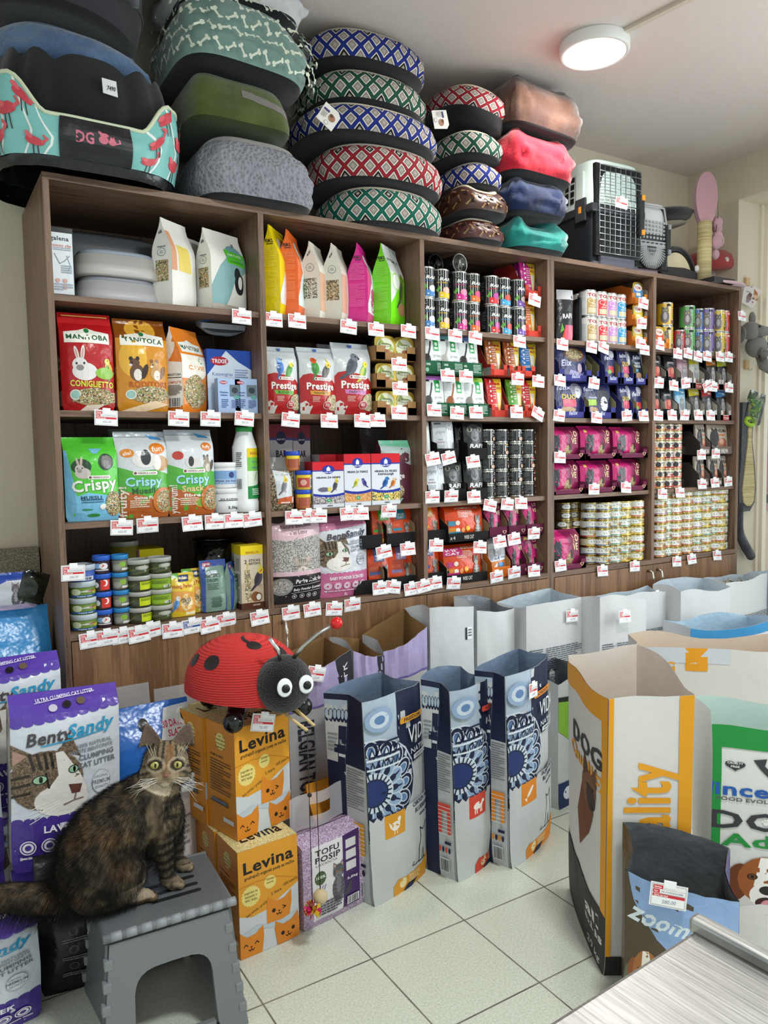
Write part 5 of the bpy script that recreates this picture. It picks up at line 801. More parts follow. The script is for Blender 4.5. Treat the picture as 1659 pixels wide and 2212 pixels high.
# second shelf: violet blue pouches
FEL = lambda kind: pouch('26295c' if kind != 'shreds' else '1c2438', {'big': [e(58, 76, 34, 22, '6a4630'), e(58, 78, 28, 16, MIX), t('Elix', 28, 50, 18, 'c9cbe6', 30, .05, 1, .25), p([(40, 30), (80, 20), (100, 50), (100, 0), (30, 0)], '8f86b8'), e(72, 36, 8, 14, 'b9a8b8')], 'slim': [t('felix', 46, 74, 13, 'd5d7ec', 60, .08, 1, .25), e(72, 86, 22, 12, 'c9c9d6'), r(34, 28, 80, 48, 'c23a40'), e(44, 30, 14, 6, '7fb04a')], 'duo': [t('felix', 32, 84, 12, 'd5d7ec', 44, .08, 1, .25), e(74, 78, 20, 22, '9a98a6'), e(78, 72, 10, 18, 'e4e2e8'), t('DUO', 48, 58, 13, 'e8c23a', 48), r(26, 28, 70, 50, 'd85a6a'), r(26, 28, 70, 38, 'c23a6a'), e(42, 20, 24, 8, 'b08a5a')], 'shreds': [t('felix', 46, 82, 13, 'c9cfe4', 54, .08, 1, .25), t('TASTY', 48, 62, 7, 'd8dce4', 44), t('SHREDS', 48, 53, 7, 'd8dce4', 54), r(14, 36, 50, 44, '3a9ac0'), e(54, 24, 24, 10, 'a07a5a'), p([(76, 100), (100, 100), (100, 50), (86, 70)], 'b9bcc8')], 'side': [t('felix', 22, 84, 13, 'c9cbe6', 30, .08, 1, .25), e(70, 58, 22, 34, '3a3a44'), e(72, 40, 14, 22, 'dcdbe2'), r(18, 34, 44, 52, '9ac23a'), e(30, 22, 18, 8, 'b08a5a'), t('Naturally', 34, 58, 6, 'd5d7ec', 26)]}[kind], seed=92)
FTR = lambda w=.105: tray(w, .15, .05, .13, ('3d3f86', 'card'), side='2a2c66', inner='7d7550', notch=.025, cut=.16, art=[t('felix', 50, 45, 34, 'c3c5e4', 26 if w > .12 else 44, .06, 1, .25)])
fx_ = lambda px_, y_: at(px_, y_, y=.035).x
for key, w, kind, xs_, row_, wd in (('fa', .195, 'big', 1240, 1, 'wide violet tray with a bowl of food, left end of the upper row'), ('fb', .098, 'slim', 1320, 1, 'second from the left in the upper row'), ('fb', .098, 'duo', 1355, 1, 'third from the left in the upper row'), ('fb', .098, 'shreds', 1388, 1, 'right end of the upper row'), ('fa', .195, 'duo', 1234, 0, 'wide one at the left end of the lower row'), ('fa', .195, 'side', 1294, 0, 'wide one second from the left in the lower row'), ('fb', .098, 'duo', 1356, 0, 'third from the left in the lower row'), ('fb', .098, 'slim', 1389, 0, 'right end of the lower row')):
    x = min(max(fx_(xs_, 870 if not row_ else 800), 1.947 + w / 2), 2.558 - w / 2); z = Z2 + .001 + row_ * .157
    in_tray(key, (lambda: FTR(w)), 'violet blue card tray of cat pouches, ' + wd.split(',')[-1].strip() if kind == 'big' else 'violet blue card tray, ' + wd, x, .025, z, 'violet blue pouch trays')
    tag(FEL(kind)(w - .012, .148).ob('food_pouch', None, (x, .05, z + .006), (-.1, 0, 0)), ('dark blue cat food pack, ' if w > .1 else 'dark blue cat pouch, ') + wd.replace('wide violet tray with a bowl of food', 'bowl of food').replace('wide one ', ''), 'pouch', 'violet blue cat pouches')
x = at(1285, 800, y=.03).x + .005
in_tray('fc', lambda: FTR(.085), 'violet blue card tray nearly empty, beside the wide one of the upper row', x - .02, .03, Z2 + .158, 'violet blue pouch trays')
# third shelf: plum packs
LBIG = lambda: fbag('86204f', [p([(0, 0), (44, 0), (56, 60), (40, 100), (0, 100)], 'c42470'), e(22, 42, 12, 28, '2a2a30'), e(24, 58, 10, 12, '34343a'), p([(18, 64), (19, 76), (25, 68)], '2a2a30'), p([(26, 68), (32, 76), (32, 64)], '2a2a30'), e(58, 20, 12, 20, 'b0704a'), e(58, 20, 10, 16, MIX), r(60, 24, 68, 46, '3a2a22'), t('I', 71, 82, 9, 'ecd9a8'), t('L', 74, 70, 9, 'ecd9a8'), e(85, 76, 7, 9, 'ecd9a8'), e(85, 76, 4, 5.4, '86204f'), t('VE', 80, 54, 18, 'ecd9a8', 20), r(10, 78, 18, 86, 'e8c86a')], d=.05, bulge=.022, v0=.8, seed=93)
LT2 = lambda: tray(.2, .13, .04, .05, ('6e2a48', 'card'), side='5a1c3a', inner='6e2a48', notch=.012, cut=.14, art=xf(a_heart('d8b88a'), 88, 45, 32, 34, 0, 5) + xf(a_heart('6e2a48'), 88, 45, 20, 24, 0, 5) + [t('20', 10, 50, 30, '9a5a74'), t('MADE WITH LOVE', 44, 50, 16, '9a5a74', 36)])
for k in range(6):
    i, rw = k % 3, k // 3; x = (2.047, 2.252, 2.455)[i]; z = Z3 + .001 + rw * .15; pos = '%s of the %s row' % (('left', 'middle', 'right')[i], ('lower', 'upper')[rw])
    in_tray('l2', LT2, 'low plum card tray with gold heart, %s on the third shelf' % pos, x, .02, z, 'low plum trays')
    tag(LBIG()(.19, .142 - .004 * (k % 2)).ob('food_pack', None, (x - .002, .078, z + .004), (-.04, 0, .03 * (i - 1))), 'plum cat food pack with black cat, %s on the third shelf' % pos, 'pack', 'plum cat food packs on the third shelf')
x = 2.05
in_tray('l2', LT2, 'low plum card tray with gold heart on the counter shelf before the gold cans', x, .015, Z4 + .001)
tag(LBIG()(.19, .165).ob('food_pack', None, (x, .072, Z4 + .005), (-.04, 0, 0)), 'plum cat food pack with blue patch, alone on the counter shelf before the cans', 'pack')
# little tins: gold rims, white labels of a few kinds; k darkened to carry back row shade
GC = {}
def tin(kind, loc, rot, label, grp, rad=.0405, h=.0395):
    if kind not in GC:
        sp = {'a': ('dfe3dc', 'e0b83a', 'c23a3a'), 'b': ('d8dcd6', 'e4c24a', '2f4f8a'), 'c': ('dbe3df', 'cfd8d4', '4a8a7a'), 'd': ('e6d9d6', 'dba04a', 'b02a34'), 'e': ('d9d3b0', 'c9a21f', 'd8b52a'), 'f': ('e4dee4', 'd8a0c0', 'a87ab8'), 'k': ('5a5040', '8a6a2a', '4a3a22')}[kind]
        o = can(rad, h, sp[0], [r(0, 0, 100, 14, sp[2]), r(55, 14, 86, 44, sp[1]), e(68, 40, 10, 26, '8a5a3a'), e(26, 54, 17, 38, 'e9ebe4'), p([(14, 76), (17, 96), (24, 82)], 'e9ebe4'), p([(28, 82), (35, 96), (38, 76)], 'e9ebe4'), e(22, 58, 2, 6, '3a3a34'), e(31, 58, 2, 6, '3a3a34'), t('Gourmet', 56, 74, 14, '8a7a3a', 34), r(40, 50, 72, 56, 'b9a878')], 190, ('d2bb72' if kind != 'c' else 'cfcba8', 'metal'), split=False)[0].ob('cat_food_tin', None, loc, rot)
        GC[kind] = o
    else: o = dup(GC[kind], loc, rot)
    return tag(o, label, 'tin', grp)
def place(n): return ('lowest', 'second from the bottom', 'third from the bottom', 'fourth from the bottom', 'fifth from the bottom', 'sixth from the bottom', 'seventh from the bottom', 'eighth from the bottom')[n]
OR = ('first', 'second', 'third', 'fourth', 'fifth', 'sixth', 'seventh', 'eighth', 'ninth')
def column(xp, ytop, n, y, pat, bay, ordn, clampx=(0, 9), top=None):
    x = min(max(at(xp, 1130, y=y).x, clampx[0]), clampx[1]); h = .0395
    for k in range(n):
        tin(pat[k % len(pat)], (x + random.uniform(-.003, .003), y + random.uniform(-.003, .003), Z4 + .0008 + k * (h + .0006)), random.uniform(-.5, .5), 'gold rimmed tin, %s in the %s column of the %s bay' % (place(k), OR[ordn], bay), 'gold rimmed cat food tins in the %s bay' % bay)
for i, (xp, n, y, pat) in enumerate(((1272, 7, .10, 'bbeab'), (1300, 7, .058, 'bbb'), (1323, 7, .065, 'cbc'), (1344, 7, .055, 'ece'), (1368, 7, .065, 'ebee'), (1390, 7, .055, 'eaae'))):
    column(xp, 0, n, y, pat, 'fourth', i, (1.99, 2.517))
for i, (xp, k0) in enumerate(((1219, 6), (1243, 6))):
    for k in range(4, 7): tin('k', (at(xp, 1120, y=.16).x, .17, Z4 + .0008 + k * .0401), random.uniform(-.5, .5), 'tin in shade-darkened colours behind the plum pack, %s of the %s dark column' % (('lowest seen', 'middle', 'topmost')[k - 4], ('left', 'right')[i]), 'tins in the shade behind the plum pack')
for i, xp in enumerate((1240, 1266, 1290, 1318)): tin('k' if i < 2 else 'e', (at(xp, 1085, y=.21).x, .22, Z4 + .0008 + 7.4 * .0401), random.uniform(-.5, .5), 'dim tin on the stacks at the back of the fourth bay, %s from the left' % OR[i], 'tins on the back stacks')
for i, (xp, n, y, pat) in enumerate(((1420, 8, .055, 'adf'), (1433, 8, .075, 'cac'), (1454, 8, .056, 'add'), (1478, 8, .058, 'dda'), (1499, 8, .066, 'fce'), (1518, 8, .056, 'eace'), (1534, 8, .075, 'adc'), (1550, 8, .056, 'eda'), (1571, 8, .058, 'ccb'))):
    column(xp, 0, n, y, pat, 'fifth', i, (2.623, 3.155))
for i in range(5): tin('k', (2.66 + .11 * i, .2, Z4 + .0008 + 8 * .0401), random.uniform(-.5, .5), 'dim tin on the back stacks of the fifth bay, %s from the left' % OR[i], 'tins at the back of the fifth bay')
# ================================================================ fifth bay
CT = lambda c, txt=None, dark='3a3a3a': [r(58, 0, 100, 100, c), e(34, 36, 16, 30, '6e6a6c'), e(34, 66, 13, 13, '6e6a6c'), p([(22, 74), (24, 88), (32, 78)], '6e6a6c'), p([(36, 78), (44, 88), (46, 74)], '6e6a6c'), e(29, 67, 2, 2.4, 'd8c46a'), e(39, 67, 2, 2.4, 'd8c46a'), e(34, 40, 7, 18, 'a8a4a6')] + ([t(txt, 70, 88, 9, 'f3f0e9', 40)] if txt else [p([(40, 86), (56, 86), (56, 94), (48, 99), (40, 94)], '1d1d1d')]) + para(64, 24, 92, 84, 6, dark, 4, .45) + [r(60, 4, 96, 20, '5a3a2a')]
LH = .108
for i, (xp, c, nm, y, txt) in enumerate(((1438, 'e0b020', 'yellow', .056, None), (1486, '4f9a4a', 'green', .056, None), (1508, '2f6fc0', 'blue', .085, None), (1528, '6a4a9a', 'purple', .056, None), (1552, 'd0b01a', 'golden yellow', .058, 'Woof'), (1574, 'c8302c', 'red', .06, 'Woof'))):
    x = min(at(xp - 2, 710, y=y).x, 3.157); T = put2('food_can', 'tall %s pet food can with an animal picture, lower one of its pair' % nm, 'can', can(.0375 if i < 4 else .036, LH, c, CT(c, txt)), (x, y, Z1 + .0008), -.3, 'tall coloured pet food cans', ('can_body', 'lid'))
    dup(T, (x - .002, y, Z1 + .0012 + LH), -.3, 'tall %s pet food can with an animal picture, upper one of its pair' % nm, 'tall coloured pet food cans')
    if i == 0: put2('food_can', 'single tall red pet food can low between yellow and green cans', 'can', can(.0345, .1, 'b8242c', CT('b8242c')), (at(1464, 730, y=.07).x, .07, Z1 + .0008), -.2, None, ('can_body', 'lid'))
in_tray('ot', OT, 'orange card tray of pate at the left end of the fifth bay', 2.636, .012, Z1 + .001)
tomitin('gold edged pate tin with red picture, left end of the fifth bay', 2.634, .02, Z1 + .013, 'd8452c', None)
SAV = pouch('242327', [t('savory', 46, 78, 9, 'd0cdd2', 56), e(42, 44, 26, 18, 'c4504a'), e(58, 50, 16, 12, 'd8826a'), e(72, 34, 12, 10, '8a3a3a'), p([(70, 100), (100, 100), (100, 60)], '6e6d72')], seed=94)
MIN = lambda c, c2, k='pouch': pouch(c, [p([(0, 76), (100, 82), (100, 100), (0, 100)], c2), t('TOMi', 54, 88, 8, 'f0ece4', 66), e(50, 45, 20, 22, '8d8b8e'), e(50, 60, 16, 12, 'a8a6a8'), e(42, 62, 3, 3, '2a2a2a'), e(58, 62, 3, 3, '2a2a2a'), e(40, 20, 24, 9, '9a5a3a')], seed=95)
STR = lambda c: (lambda: tray(.086, .14, .05, .12, (c, 'card'), side='6a6866' if c != '1c1b1d' else None, inner='a39c90', notch=.025, cut=.24, art=[r(20, 0, 80, 46, 'b8242c' if c == 'c9c6c4' else c), t('TOMi' if c == 'c9c6c4' else 'SAVORY', 50, 22, 26, 'e9e4e0', 50)]))
it = []
for k, (xp, mk, c, col) in enumerate(((1425, SAV, '1c1b1d', 'black savoury pouch cut off by the divider'), (1456, SAV, '1c1b1d', 'black savoury pouch with red meat'), (1483, MIN('b5929c', 'a8808c'), 'c9c6c4', 'dusty pink pouch with a grey cat'), (1509, MIN('b9bab0', 'b8b82a'), 'c9c6c4', 'grey pouch with lime top'), (1546, MIN('3a3230', 'c8742c'), 'c9c6c4', 'dark pouch with orange top'), (1577, MIN('1f1f22', 'b8c42a'), 'c9c6c4', 'black pouch with lime yellow top'))):
    it.append((xp, mk, c, col, 1))
for xp, mk, c, col in ((1424, SAV, '1c1b1d', 'black savoury pouch cut off by the divider'), (1450, SAV, '1c1b1d', 'black savoury pouch with red meat'), (1479, MIN('9fc4d8', '4a9ac8'), 'c9c6c4', 'light blue pouch with a pale cat'), (1510, MIN('4a4640', 'c8b82a'), 'c9c6c4', 'dark pouch with yellow top'), (1537, MIN('3a3a3e', 'b02a34'), 'c9c6c4', 'dark pouch with red top'), (1568, MIN('26262a', '2f7ab8'), 'c9c6c4', 'black pouch with blue top')): it.append((xp, mk, c, col, 0))
for xp, mk, c, col, rw in it:
    x = min(max(at(xp - 3, 800 if rw else 870, y=.04).x, 2.625), 3.155); z = Z2 + .001 + rw * .152; wd = ('lower', 'upper')[rw]
    in_tray('s' + c, STR(c), '%s card tray under the %s, %s row' % ('black' if c == '1c1b1d' else 'pale grey', col.replace(' cut off by the divider', ' at the divider'), wd), x, .03, z, 'pouch trays in the fifth bay')
    tag(mk(.078, .145).ob('food_pouch', None, (x, .055, z + .006), (-.1, .03 * rw, 0)), '%s, %s row of the fifth bay' % (col, wd), 'pouch', 'pouches in the fifth bay')
# third shelf: salmon coloured tins and taupe packs
SH = .0455; f0 = None
SHC = [('e4ded4', 'c8502c'), ('e4ded4', 'd8904a'), ('e4ddd6', 'b02a34'), ('e6ddd6', 'd8705a')]
for i, xp in enumerate((1417, 1432, 1450, 1472)):
    x = max(at(xp, 1000, y=.05).x, 2.612) if i else 2.612; x = 2.612 + .0635 * i
    for k in range(7):
        ps = (x, .06, Z3 + .0008 + k * (SH + .0003)); lb = 'small pale dog tin, %s in the %s column on the third shelf' % (place(k), OR[i])
        if not k: f0 = tag(can(.0315, SH, SHC[i][0], [r(0, 0, 100, 22, SHC[i][1]), t('SHELMA', 62, 74, 16, '2a2624', 46), e(26, 50, 13, 36, '3a3634'), p([(18, 76), (20, 96), (26, 82)], '3a3634'), e(66, 40, 16, 16, SHC[i][1]), r(48, 50, 84, 56, '9a7a6a')], 180, ('d8c9a0', 'metal'), split=False)[0].ob('dog_food_tin', None, ps, 0), lb, 'tin', 'small pale tins on the third shelf')
        else: dup(f0, ps, random.choice((0, 0, .3, -.35, .2)), lb, 'small pale tins on the third shelf')
SHP = lambda w: pouch('b9aca0', [t('SHELMA', 62, 78, 11, '2a2624', 62), e(28, 52, 20, 30, '2f2b2a'), p([(16, 70), (18, 90), (28, 78)], '2f2b2a'), p([(30, 78), (40, 90), (40, 68)], '2f2b2a'), e(66, 34, 26, 18, 'a8604a'), e(60, 40, 12, 10, 'd0a08a'), r(46, 60, 80, 66, 'c8784a')], seed=96)
SHT = lambda w: (lambda: tray(w, .15, .04, .12, ('75655e', 'card'), side='3a3432', inner='6d625a', notch=.02, art=[t('SHELMA', 60, 45, 50, 'e4dcd4', 34 if w > .1 else 56)]))
for key, w, xp, rw, lb in (('h1', .08, 1516, 1, 'slim taupe dog pouch, left in the upper row'), ('h2', .165, 1556, 1, 'large taupe dog food pack at the right of the upper row'), ('h1', .08, 1515, 0, 'slim taupe dog pouch, left in the lower row'), ('h1', .08, 1544, 0, 'slim taupe dog pouch, middle of the lower row'), ('h1', .08, 1569, 0, 'slim taupe dog pouch, right in the lower row')):
    x = min(at(xp, 980, y=.04).x, 3.197 - w / 2); z = Z3 + .001 + rw * .157
    in_tray(key, SHT(w), 'taupe card tray under the ' + lb.replace('slim taupe dog', 'slim').replace('large taupe dog food', 'large'), x, .02, z, 'taupe trays on the third shelf')
    tag(SHP(w)(w - .008, .145).ob('food_pouch', None, (x, .046, z + .006), (-.1, 0, 0)), lb + ' on the third shelf', 'pouch', 'taupe dog pouches')
b = tray(.085, .15, .04, .13, ('3a3331', 'card'), side='2c2725', inner='3a3432'); tag(b.ob('display_tray', None, (at(1497, 1000, y=.05).x + .02, .1, Z3 + .16)), 'dark empty card tray turned sideways beside the pale tins, upper', 'tray')
o = b.ob('display_tray', None, (at(1497, 1000, y=.05).x + .01, .1, Z3 + .001)); tag(o, 'dark empty card tray turned sideways beside the pale tins, lower', 'tray')
# ================================================================ price tags
def tagmesh(col, txt, seed):
    b = B(); B.kind = 'paper'; w, h = .066, .046; rg = random.Random(seed)
    S = Surf(lambda u, v: ((u - .5) * w, .004 * (1 - v) ** 2 * (seed % 3 - 1), v * h - h), 1, 5, w, h); b.surf(S, 'efeeee')
    K = Surf(lambda u, v: ((u - .5) * w, .0006 + .004 * (1 - v) ** 2 * (seed % 3 - 1), v * h - h), 1, 5, w, h, True); b.surf(K, 'e6e6e6')
    a = [r(4, 5, 96, 94, '55565a'), r(4.8, 6.2, 95.2, 92.8, 'efeeee'), r(7, 74, 34, 90, col), t('Шифра', 20, 82, 8, 'f6e9e9', 20), r(34, 73, 94, 74, '6a6a70'), r(7, 56, 26, 72, col), t('Арт', 16, 64, 8, 'f6e9e9', 12), r(26, 55, 94, 56, '6a6a70'), r(7, 42, 94, 54, col), t('Цена динара', 30, 48, 7, 'f6e9e9', 38), r(7, 8, 94, 42, 'f3f3f5'), r(26, 57, 94, 73, 'f3f3f5')]
    x = 30
    while x < 88: a.append(l([(x, 61), (x + 3, 68), (x + 5, 62)], 1.4, '5a5a6e')); x += rg.uniform(4, 7)
    a.append(t(txt, 52, 24, 15, '8d8f9c', 38, .05, 0, .2)); b.art(S, a, .0003, .00002)
    b.box(-.01, .012, -.001, .001, -.008, .006, 'f6f7f9'); B.kind = 'soft'
    return b.mesh('price_tag')
TGM = [tagmesh('cf3038', s, i) for i, s in enumerate(('430,00', '580,00', '120,00', '75,00', '650,00'))]; TGB = tagmesh('2a4f9a', '180,00', 7)
RED = 'red and white price tags on the shelves'
def pricetag(px_, py_, rot, label, y=-.003, blue=False, group=RED, yaw=0):
    c = at(px_, py_, y=y); o = bpy.data.objects.new('price_tag', TGB if blue else random.choice(TGM)); COL.objects.link(o)
    q = math.radians(-rot); o.rotation_euler = (random.uniform(-.06, .02), -q, yaw); o.location = c + V((-math.sin(q) * .022, 0, math.cos(q) * .022))
    return tag(o, label, 'price tag', group)
TG = {
 ('first bay', 'top shelf'): [(522, 684, 2)], ('first bay', 'second shelf'): [(229, 902, 3), (386, 904, 3), (455, 904.5, 2), (528, 904, 5)], ('first bay', 'third shelf'): [(263, 1139, 3), (319, 1134, -1), (415, 1130, -2), (464, 1127, 1), (505, 1124, 0), (545, 1122, -4)],
 ('first bay', 'counter shelf'): [(196.5, 1382, -3), (231.7, 1377, -2), (266.7, 1373, -3), (300, 1370, -5), (325.5, 1361, -8), (373, 1361, 0), (452.7, 1350, -6), (489, 1340, -4), (561, 1334, -5)],
 ('second bay', 'top shelf'): [(590, 690, 1), (641.6, 693.6, 2), (753, 706, 4), (812, 712, 2), (882, 715.4, 3)], ('second bay', 'second shelf'): [(628, 906.6, 5), (711, 909, 2), (782.5, 909, 3), (815, 908, 0)],
 ('second bay', 'third shelf'): [(635, 1117.5, 2), (666.4, 1115, 2), (688, 1114, 3), (751.8, 1109, -2), (778.6, 1108.6, 2), (840.6, 1104, 2)], ('second bay', 'counter shelf'): [(628.5, 1323.8, -3), (674.4, 1316.6, -3), (721.7, 1315, 6), (761.8, 1306, -2), (914.6, 1266, -7)],
 ('second bay', 'stack of wood patterned trays'): [(862, 787.5, 1), (864, 839.7, 1), (861.5, 891.7, 1)], ('second bay', 'black trays of orange pouches'): [(829.4, 1192, -8), (880.5, 1185.5, -1), (821.4, 1270, 0), (849, 1267.6, 10), (889, 1271.4, -3)],
 ('third bay', 'top shelf'): [(933.4, 720.6, 3), (983, 725.8, 3), (1026.7, 730, 5), (1121.8, 738, 4)], ('third bay', 'top treat pouch tray'): [(1154.6, 648.3, 10)],
 ('third bay', 'upper row of trays'): [(966.6, 811.3, 0), (1006.7, 813.2, 1), (1118.6, 819, 0), (1162.7, 823.8, 3)], ('third bay', 'lower row of trays'): [(937.6, 885.5, 1), (987.4, 892.3, 3), (1027.9, 890.7, 0), (1115.7, 890.4, 0), (1161.8, 893.6, 25)],
 ('third bay', 'upper row of black trays'): [(934.3, 991.3, -8), (969, 989.4, -12), (1021.5, 997, -5)], ('third bay', 'lower row of black trays'): [(934.3, 1073.5, 0), (975.6, 1071.5, 0), (1023.5, 1073, -1)],
 ('third bay', 'third shelf'): [(1058.8, 1091.8, 12), (1096.4, 1089.3, 6), (1125.3, 1086.8, 3)], ('third bay', 'upper row above the counter shelf'): [(942, 1178, 4), (1036.6, 1181.9, 6), (1079, 1170.3, -4), (1110.3, 1164, -5), (1153.7, 1152.4, 0)],
 ('third bay', 'counter shelf'): [(939.5, 1259, -3), (980.4, 1259.6, 5), (1073.2, 1245.5, -5), (1111.6, 1236.9, -4), (1153.3, 1233, 1)],
 ('fourth bay', 'top shelf'): [(1214.8, 744.2, 3), (1278.2, 750, 6), (1303, 751.6, 14), (1391.7, 755.4, 3)], ('fourth bay', 'stack of orange pate trays'): [(1390, 655, 6), (1386.7, 698.5, -2), (1383.7, 742, 3)],
 ('fourth bay', 'upper row of violet trays'): [(1209, 822.3, 5), (1283.5, 827.6, 5)], ('fourth bay', 'lower row of violet trays'): [(1208.3, 897.5, 5), (1288.8, 902, 4), (1354, 897.8, -5), (1389.6, 898.4, 0)],
 ('fourth bay', 'plum trays on the third shelf'): [(1209.2, 987.9, 3), (1283.5, 1056.6, 1), (1351.9, 1053, 4)], ('fourth bay', 'counter shelf'): [(1210.7, 1221.6, -2), (1301.2, 1232.8, 2), (1371, 1223, 2)],
 ('fifth bay', 'top shelf'): [(1424, 745, 5), (1464, 764, 3), (1486.3, 763.7, 6), (1507.5, 770, 8), (1527.6, 770, 4), (1554.7, 771, 3), (1573.9, 771.6, 2)], ('fifth bay', 'upper row of pouch trays'): [(1424, 827, 0), (1455, 833, 2), (1481.6, 827.6, -8), (1528, 833.5, -25), (1540.6, 835, 2), (1574.8, 837.4, 2)],
 ('fifth bay', 'lower row of pouch trays'): [(1422, 897.5, 2), (1451.5, 897, 0), (1480, 897, 0), (1508, 897, 0), (1534.7, 897.5, 1)], ('fifth bay', 'third shelf'): [(1431, 1066.9, 3), (1468.3, 1064, 2)],
 ('fifth bay', 'taupe pouch trays'): [(1515, 982, 0), (1546.5, 980, 0), (1515.8, 1045.6, 0), (1543.8, 1042.7, -2), (1573, 1040.3, -4)], ('fifth bay', 'counter shelf'): [(1461.8, 1212.8, 3), (1493.7, 1207.5, -2), (1548.2, 1199.5, 3)]}
for (bay, where), ts in TG.items():
    for i, (x, y, a) in enumerate(ts):
        od = ('only one', OR[0])[len(ts) > 1] if len(ts) == 1 else OR[i] + ' from the left'
        pricetag(x, y, a, 'red price tag, %s, %s, %s' % (od.replace(' the left', ' left'), where, bay), {'t': .006}.get(where[0], -.004) if 'counter' not in where else -.006 - .0015 * (i % 2))
pricetag(158, 1237, 2, 'small red and white price tag stuck on the cabinet side beside the blue tub', -.002)
pricetag(1602.5, 683, 2, 'small red and white price tag on the right edge of the far cabinet', -.002)
pricetag(415.6, 1352, -4, 'small blue and white price tag on the counter shelf under the honey treat bags', -.006, True, None)
# every piece of goods stays inside its own compartment
bpy.context.view_layer.update()
BAYS = [(.0172, .6416), (.6603, 1.2749), (1.2938, 1.9076), (1.9448, 2.5606), (2.5804, 3.2006)]
LV = [(Z4, Z3 - .018), (Z3, Z2 - .018), (Z2, Z1 - .018), (Z1, 2.0815)]
for o in [o for o in sc.objects if o.parent is None and 'category' in o and o['category'] not in ('price tag', 'cabinet', 'ceiling lamp', 'cable duct')]:
    if not (.78 < o.location.z < 2.08 and -.01 < o.location.y < .45 and 0 < o.location.x < 3.2): continue
    def box():
        q = [m_ @ V(c) for k in [o] + list(o.children) if k.type == 'MESH' for m_ in [o.matrix_basis @ (k.matrix_basis if k is not o else Matrix())] for c in ([v.co for v in k.data.vertices] if o.rotation_euler[0] or o.rotation_euler[1] or o.rotation_euler[2] else k.bound_box)]
        return [min(c[i] for c in q) for i in range(3)], [max(c[i] for c in q) for i in range(3)]
    lo, hi = box(); cx = (lo[0] + hi[0]) / 2; g = .0015
    b0, b1 = min(BAYS, key=lambda q: abs((q[0] + q[1]) / 2 - cx)); z0, z1 = min(LV, key=lambda q: abs((q[0] + q[1]) / 2 - (lo[2] + hi[2]) / 2))
    if hi[0] - lo[0] > b1 - b0 - 2 * g: o.scale.x *= (b1 - b0 - 2 * g) / (hi[0] - lo[0])
    if lo[0] < b0 + g: o.location.x += b0 + g - lo[0]
    elif hi[0] > b1 - g: o.location.x -= hi[0] - b1 + g
    if hi[2] > z1 - g: o.scale.z *= (z1 - g - max(lo[2], z0)) / (hi[2] - lo[2])
    if lo[2] < z0 + .0004: o.location.z += z0 + .0004 - lo[2]
    if hi[1] > D - .014: o.location.y -= hi[1] - D + .014
# ================================================================ on top of the cabinets: pet beds
def surf_uv(s, S, mat, smooth=True):
    k = len(s.v); s.surf(S, mat, smooth)
    if s.uv is None: s.uv = {}
    i = k
    for v in S.vs:
        for u in S.us: s.uv[i] = (u * S.w, v * S.h); i += 1
B.surf_uv = surf_uv
_mesh = B.mesh
def mesh_uv(s, name):
    me = _mesh(s, name)
    if s.uv:
        ul = me.uv_layers.new(name='uv'); li = 0
        for f in s.f:
            for q in f: ul.data[li].uv = s.uv.get(q, (0, 0)); li += 1
    return me
B.mesh = mesh_uv
def diamonds(c, du=.062, dv=.07):
    """Woven lattice of nested diamonds in the bed's own colour."""
    m = bpy.data.materials.new('diamond weave ' + c); t_ = nt(m); b = t_.nodes['Principled BSDF']; L = t_.links.new
    uv = N(t_, 'UVMap'); se = N(t_, 'SeparateXYZ'); L(uv.outputs[0], se.inputs[0])
    def mt(op, x, y=None, z=None):
        n = N(t_, 'Math', operation=op)
        for k, q in enumerate((x, y, z)):
            if q is None: continue
            if isinstance(q, (int, float)): n.inputs[k].default_value = q
            else: L(q, n.inputs[k])
        return n.outputs[0]
    a, v = mt('DIVIDE', se.outputs[0], du), mt('DIVIDE', se.outputs[1], dv)
    pp, qq = mt('ADD', a, v), mt('SUBTRACT', a, v)
    def edge(x): return mt('MULTIPLY', mt('ABSOLUTE', mt('SUBTRACT', mt('FRACT', x), .5)), 2.0)
    d = mt('MAXIMUM', edge(pp), edge(qq))
    k = mt('FRACT', mt('MULTIPLY', mt('ADD', mt('FLOOR', pp), mt('MULTIPLY', mt('FLOOR', qq), 2.0)), .3334))
    dark = mt('GREATER_THAN', mt('MULTIPLY', mt('LESS_THAN', k, .2), mt('GREATER_THAN', mt('FRACT', mt('MULTIPLY', mt('FLOOR', qq), .5)), .3)), .5)
    r1 = ramp(t_, [(0, 'd8d2c8'), (.10, '2a2626'), (.17, 'c9c2b6'), (.25, '8b8079'), (.56, 'd9d4cc'), (.70, '1f1d26'), (.76, c), (.90, c)], True)
    r2 = ramp(t_, [(0, 'd8d2c8'), (.12, '1f1d1e'), (.2, 'c9c2b6'), (.26, '1a1819'), (.56, 'd9d4cc'), (.70, '1f1d26'), (.76, c), (.90, c)], True)
    L(d, r1.inputs[0]); L(d, r2.inputs[0]); mx = N(t_, 'Mix', data_type='RGBA'); L(dark, mx.inputs[0]); L(r1.outputs[0], mx.inputs[6]); L(r2.outputs[0], mx.inputs[7]); L(mx.outputs[2], b.inputs['Base Color'])
    b.inputs['Roughness'].default_value = .85; b.inputs['Specular IOR Level'].default_value = .2
    return m
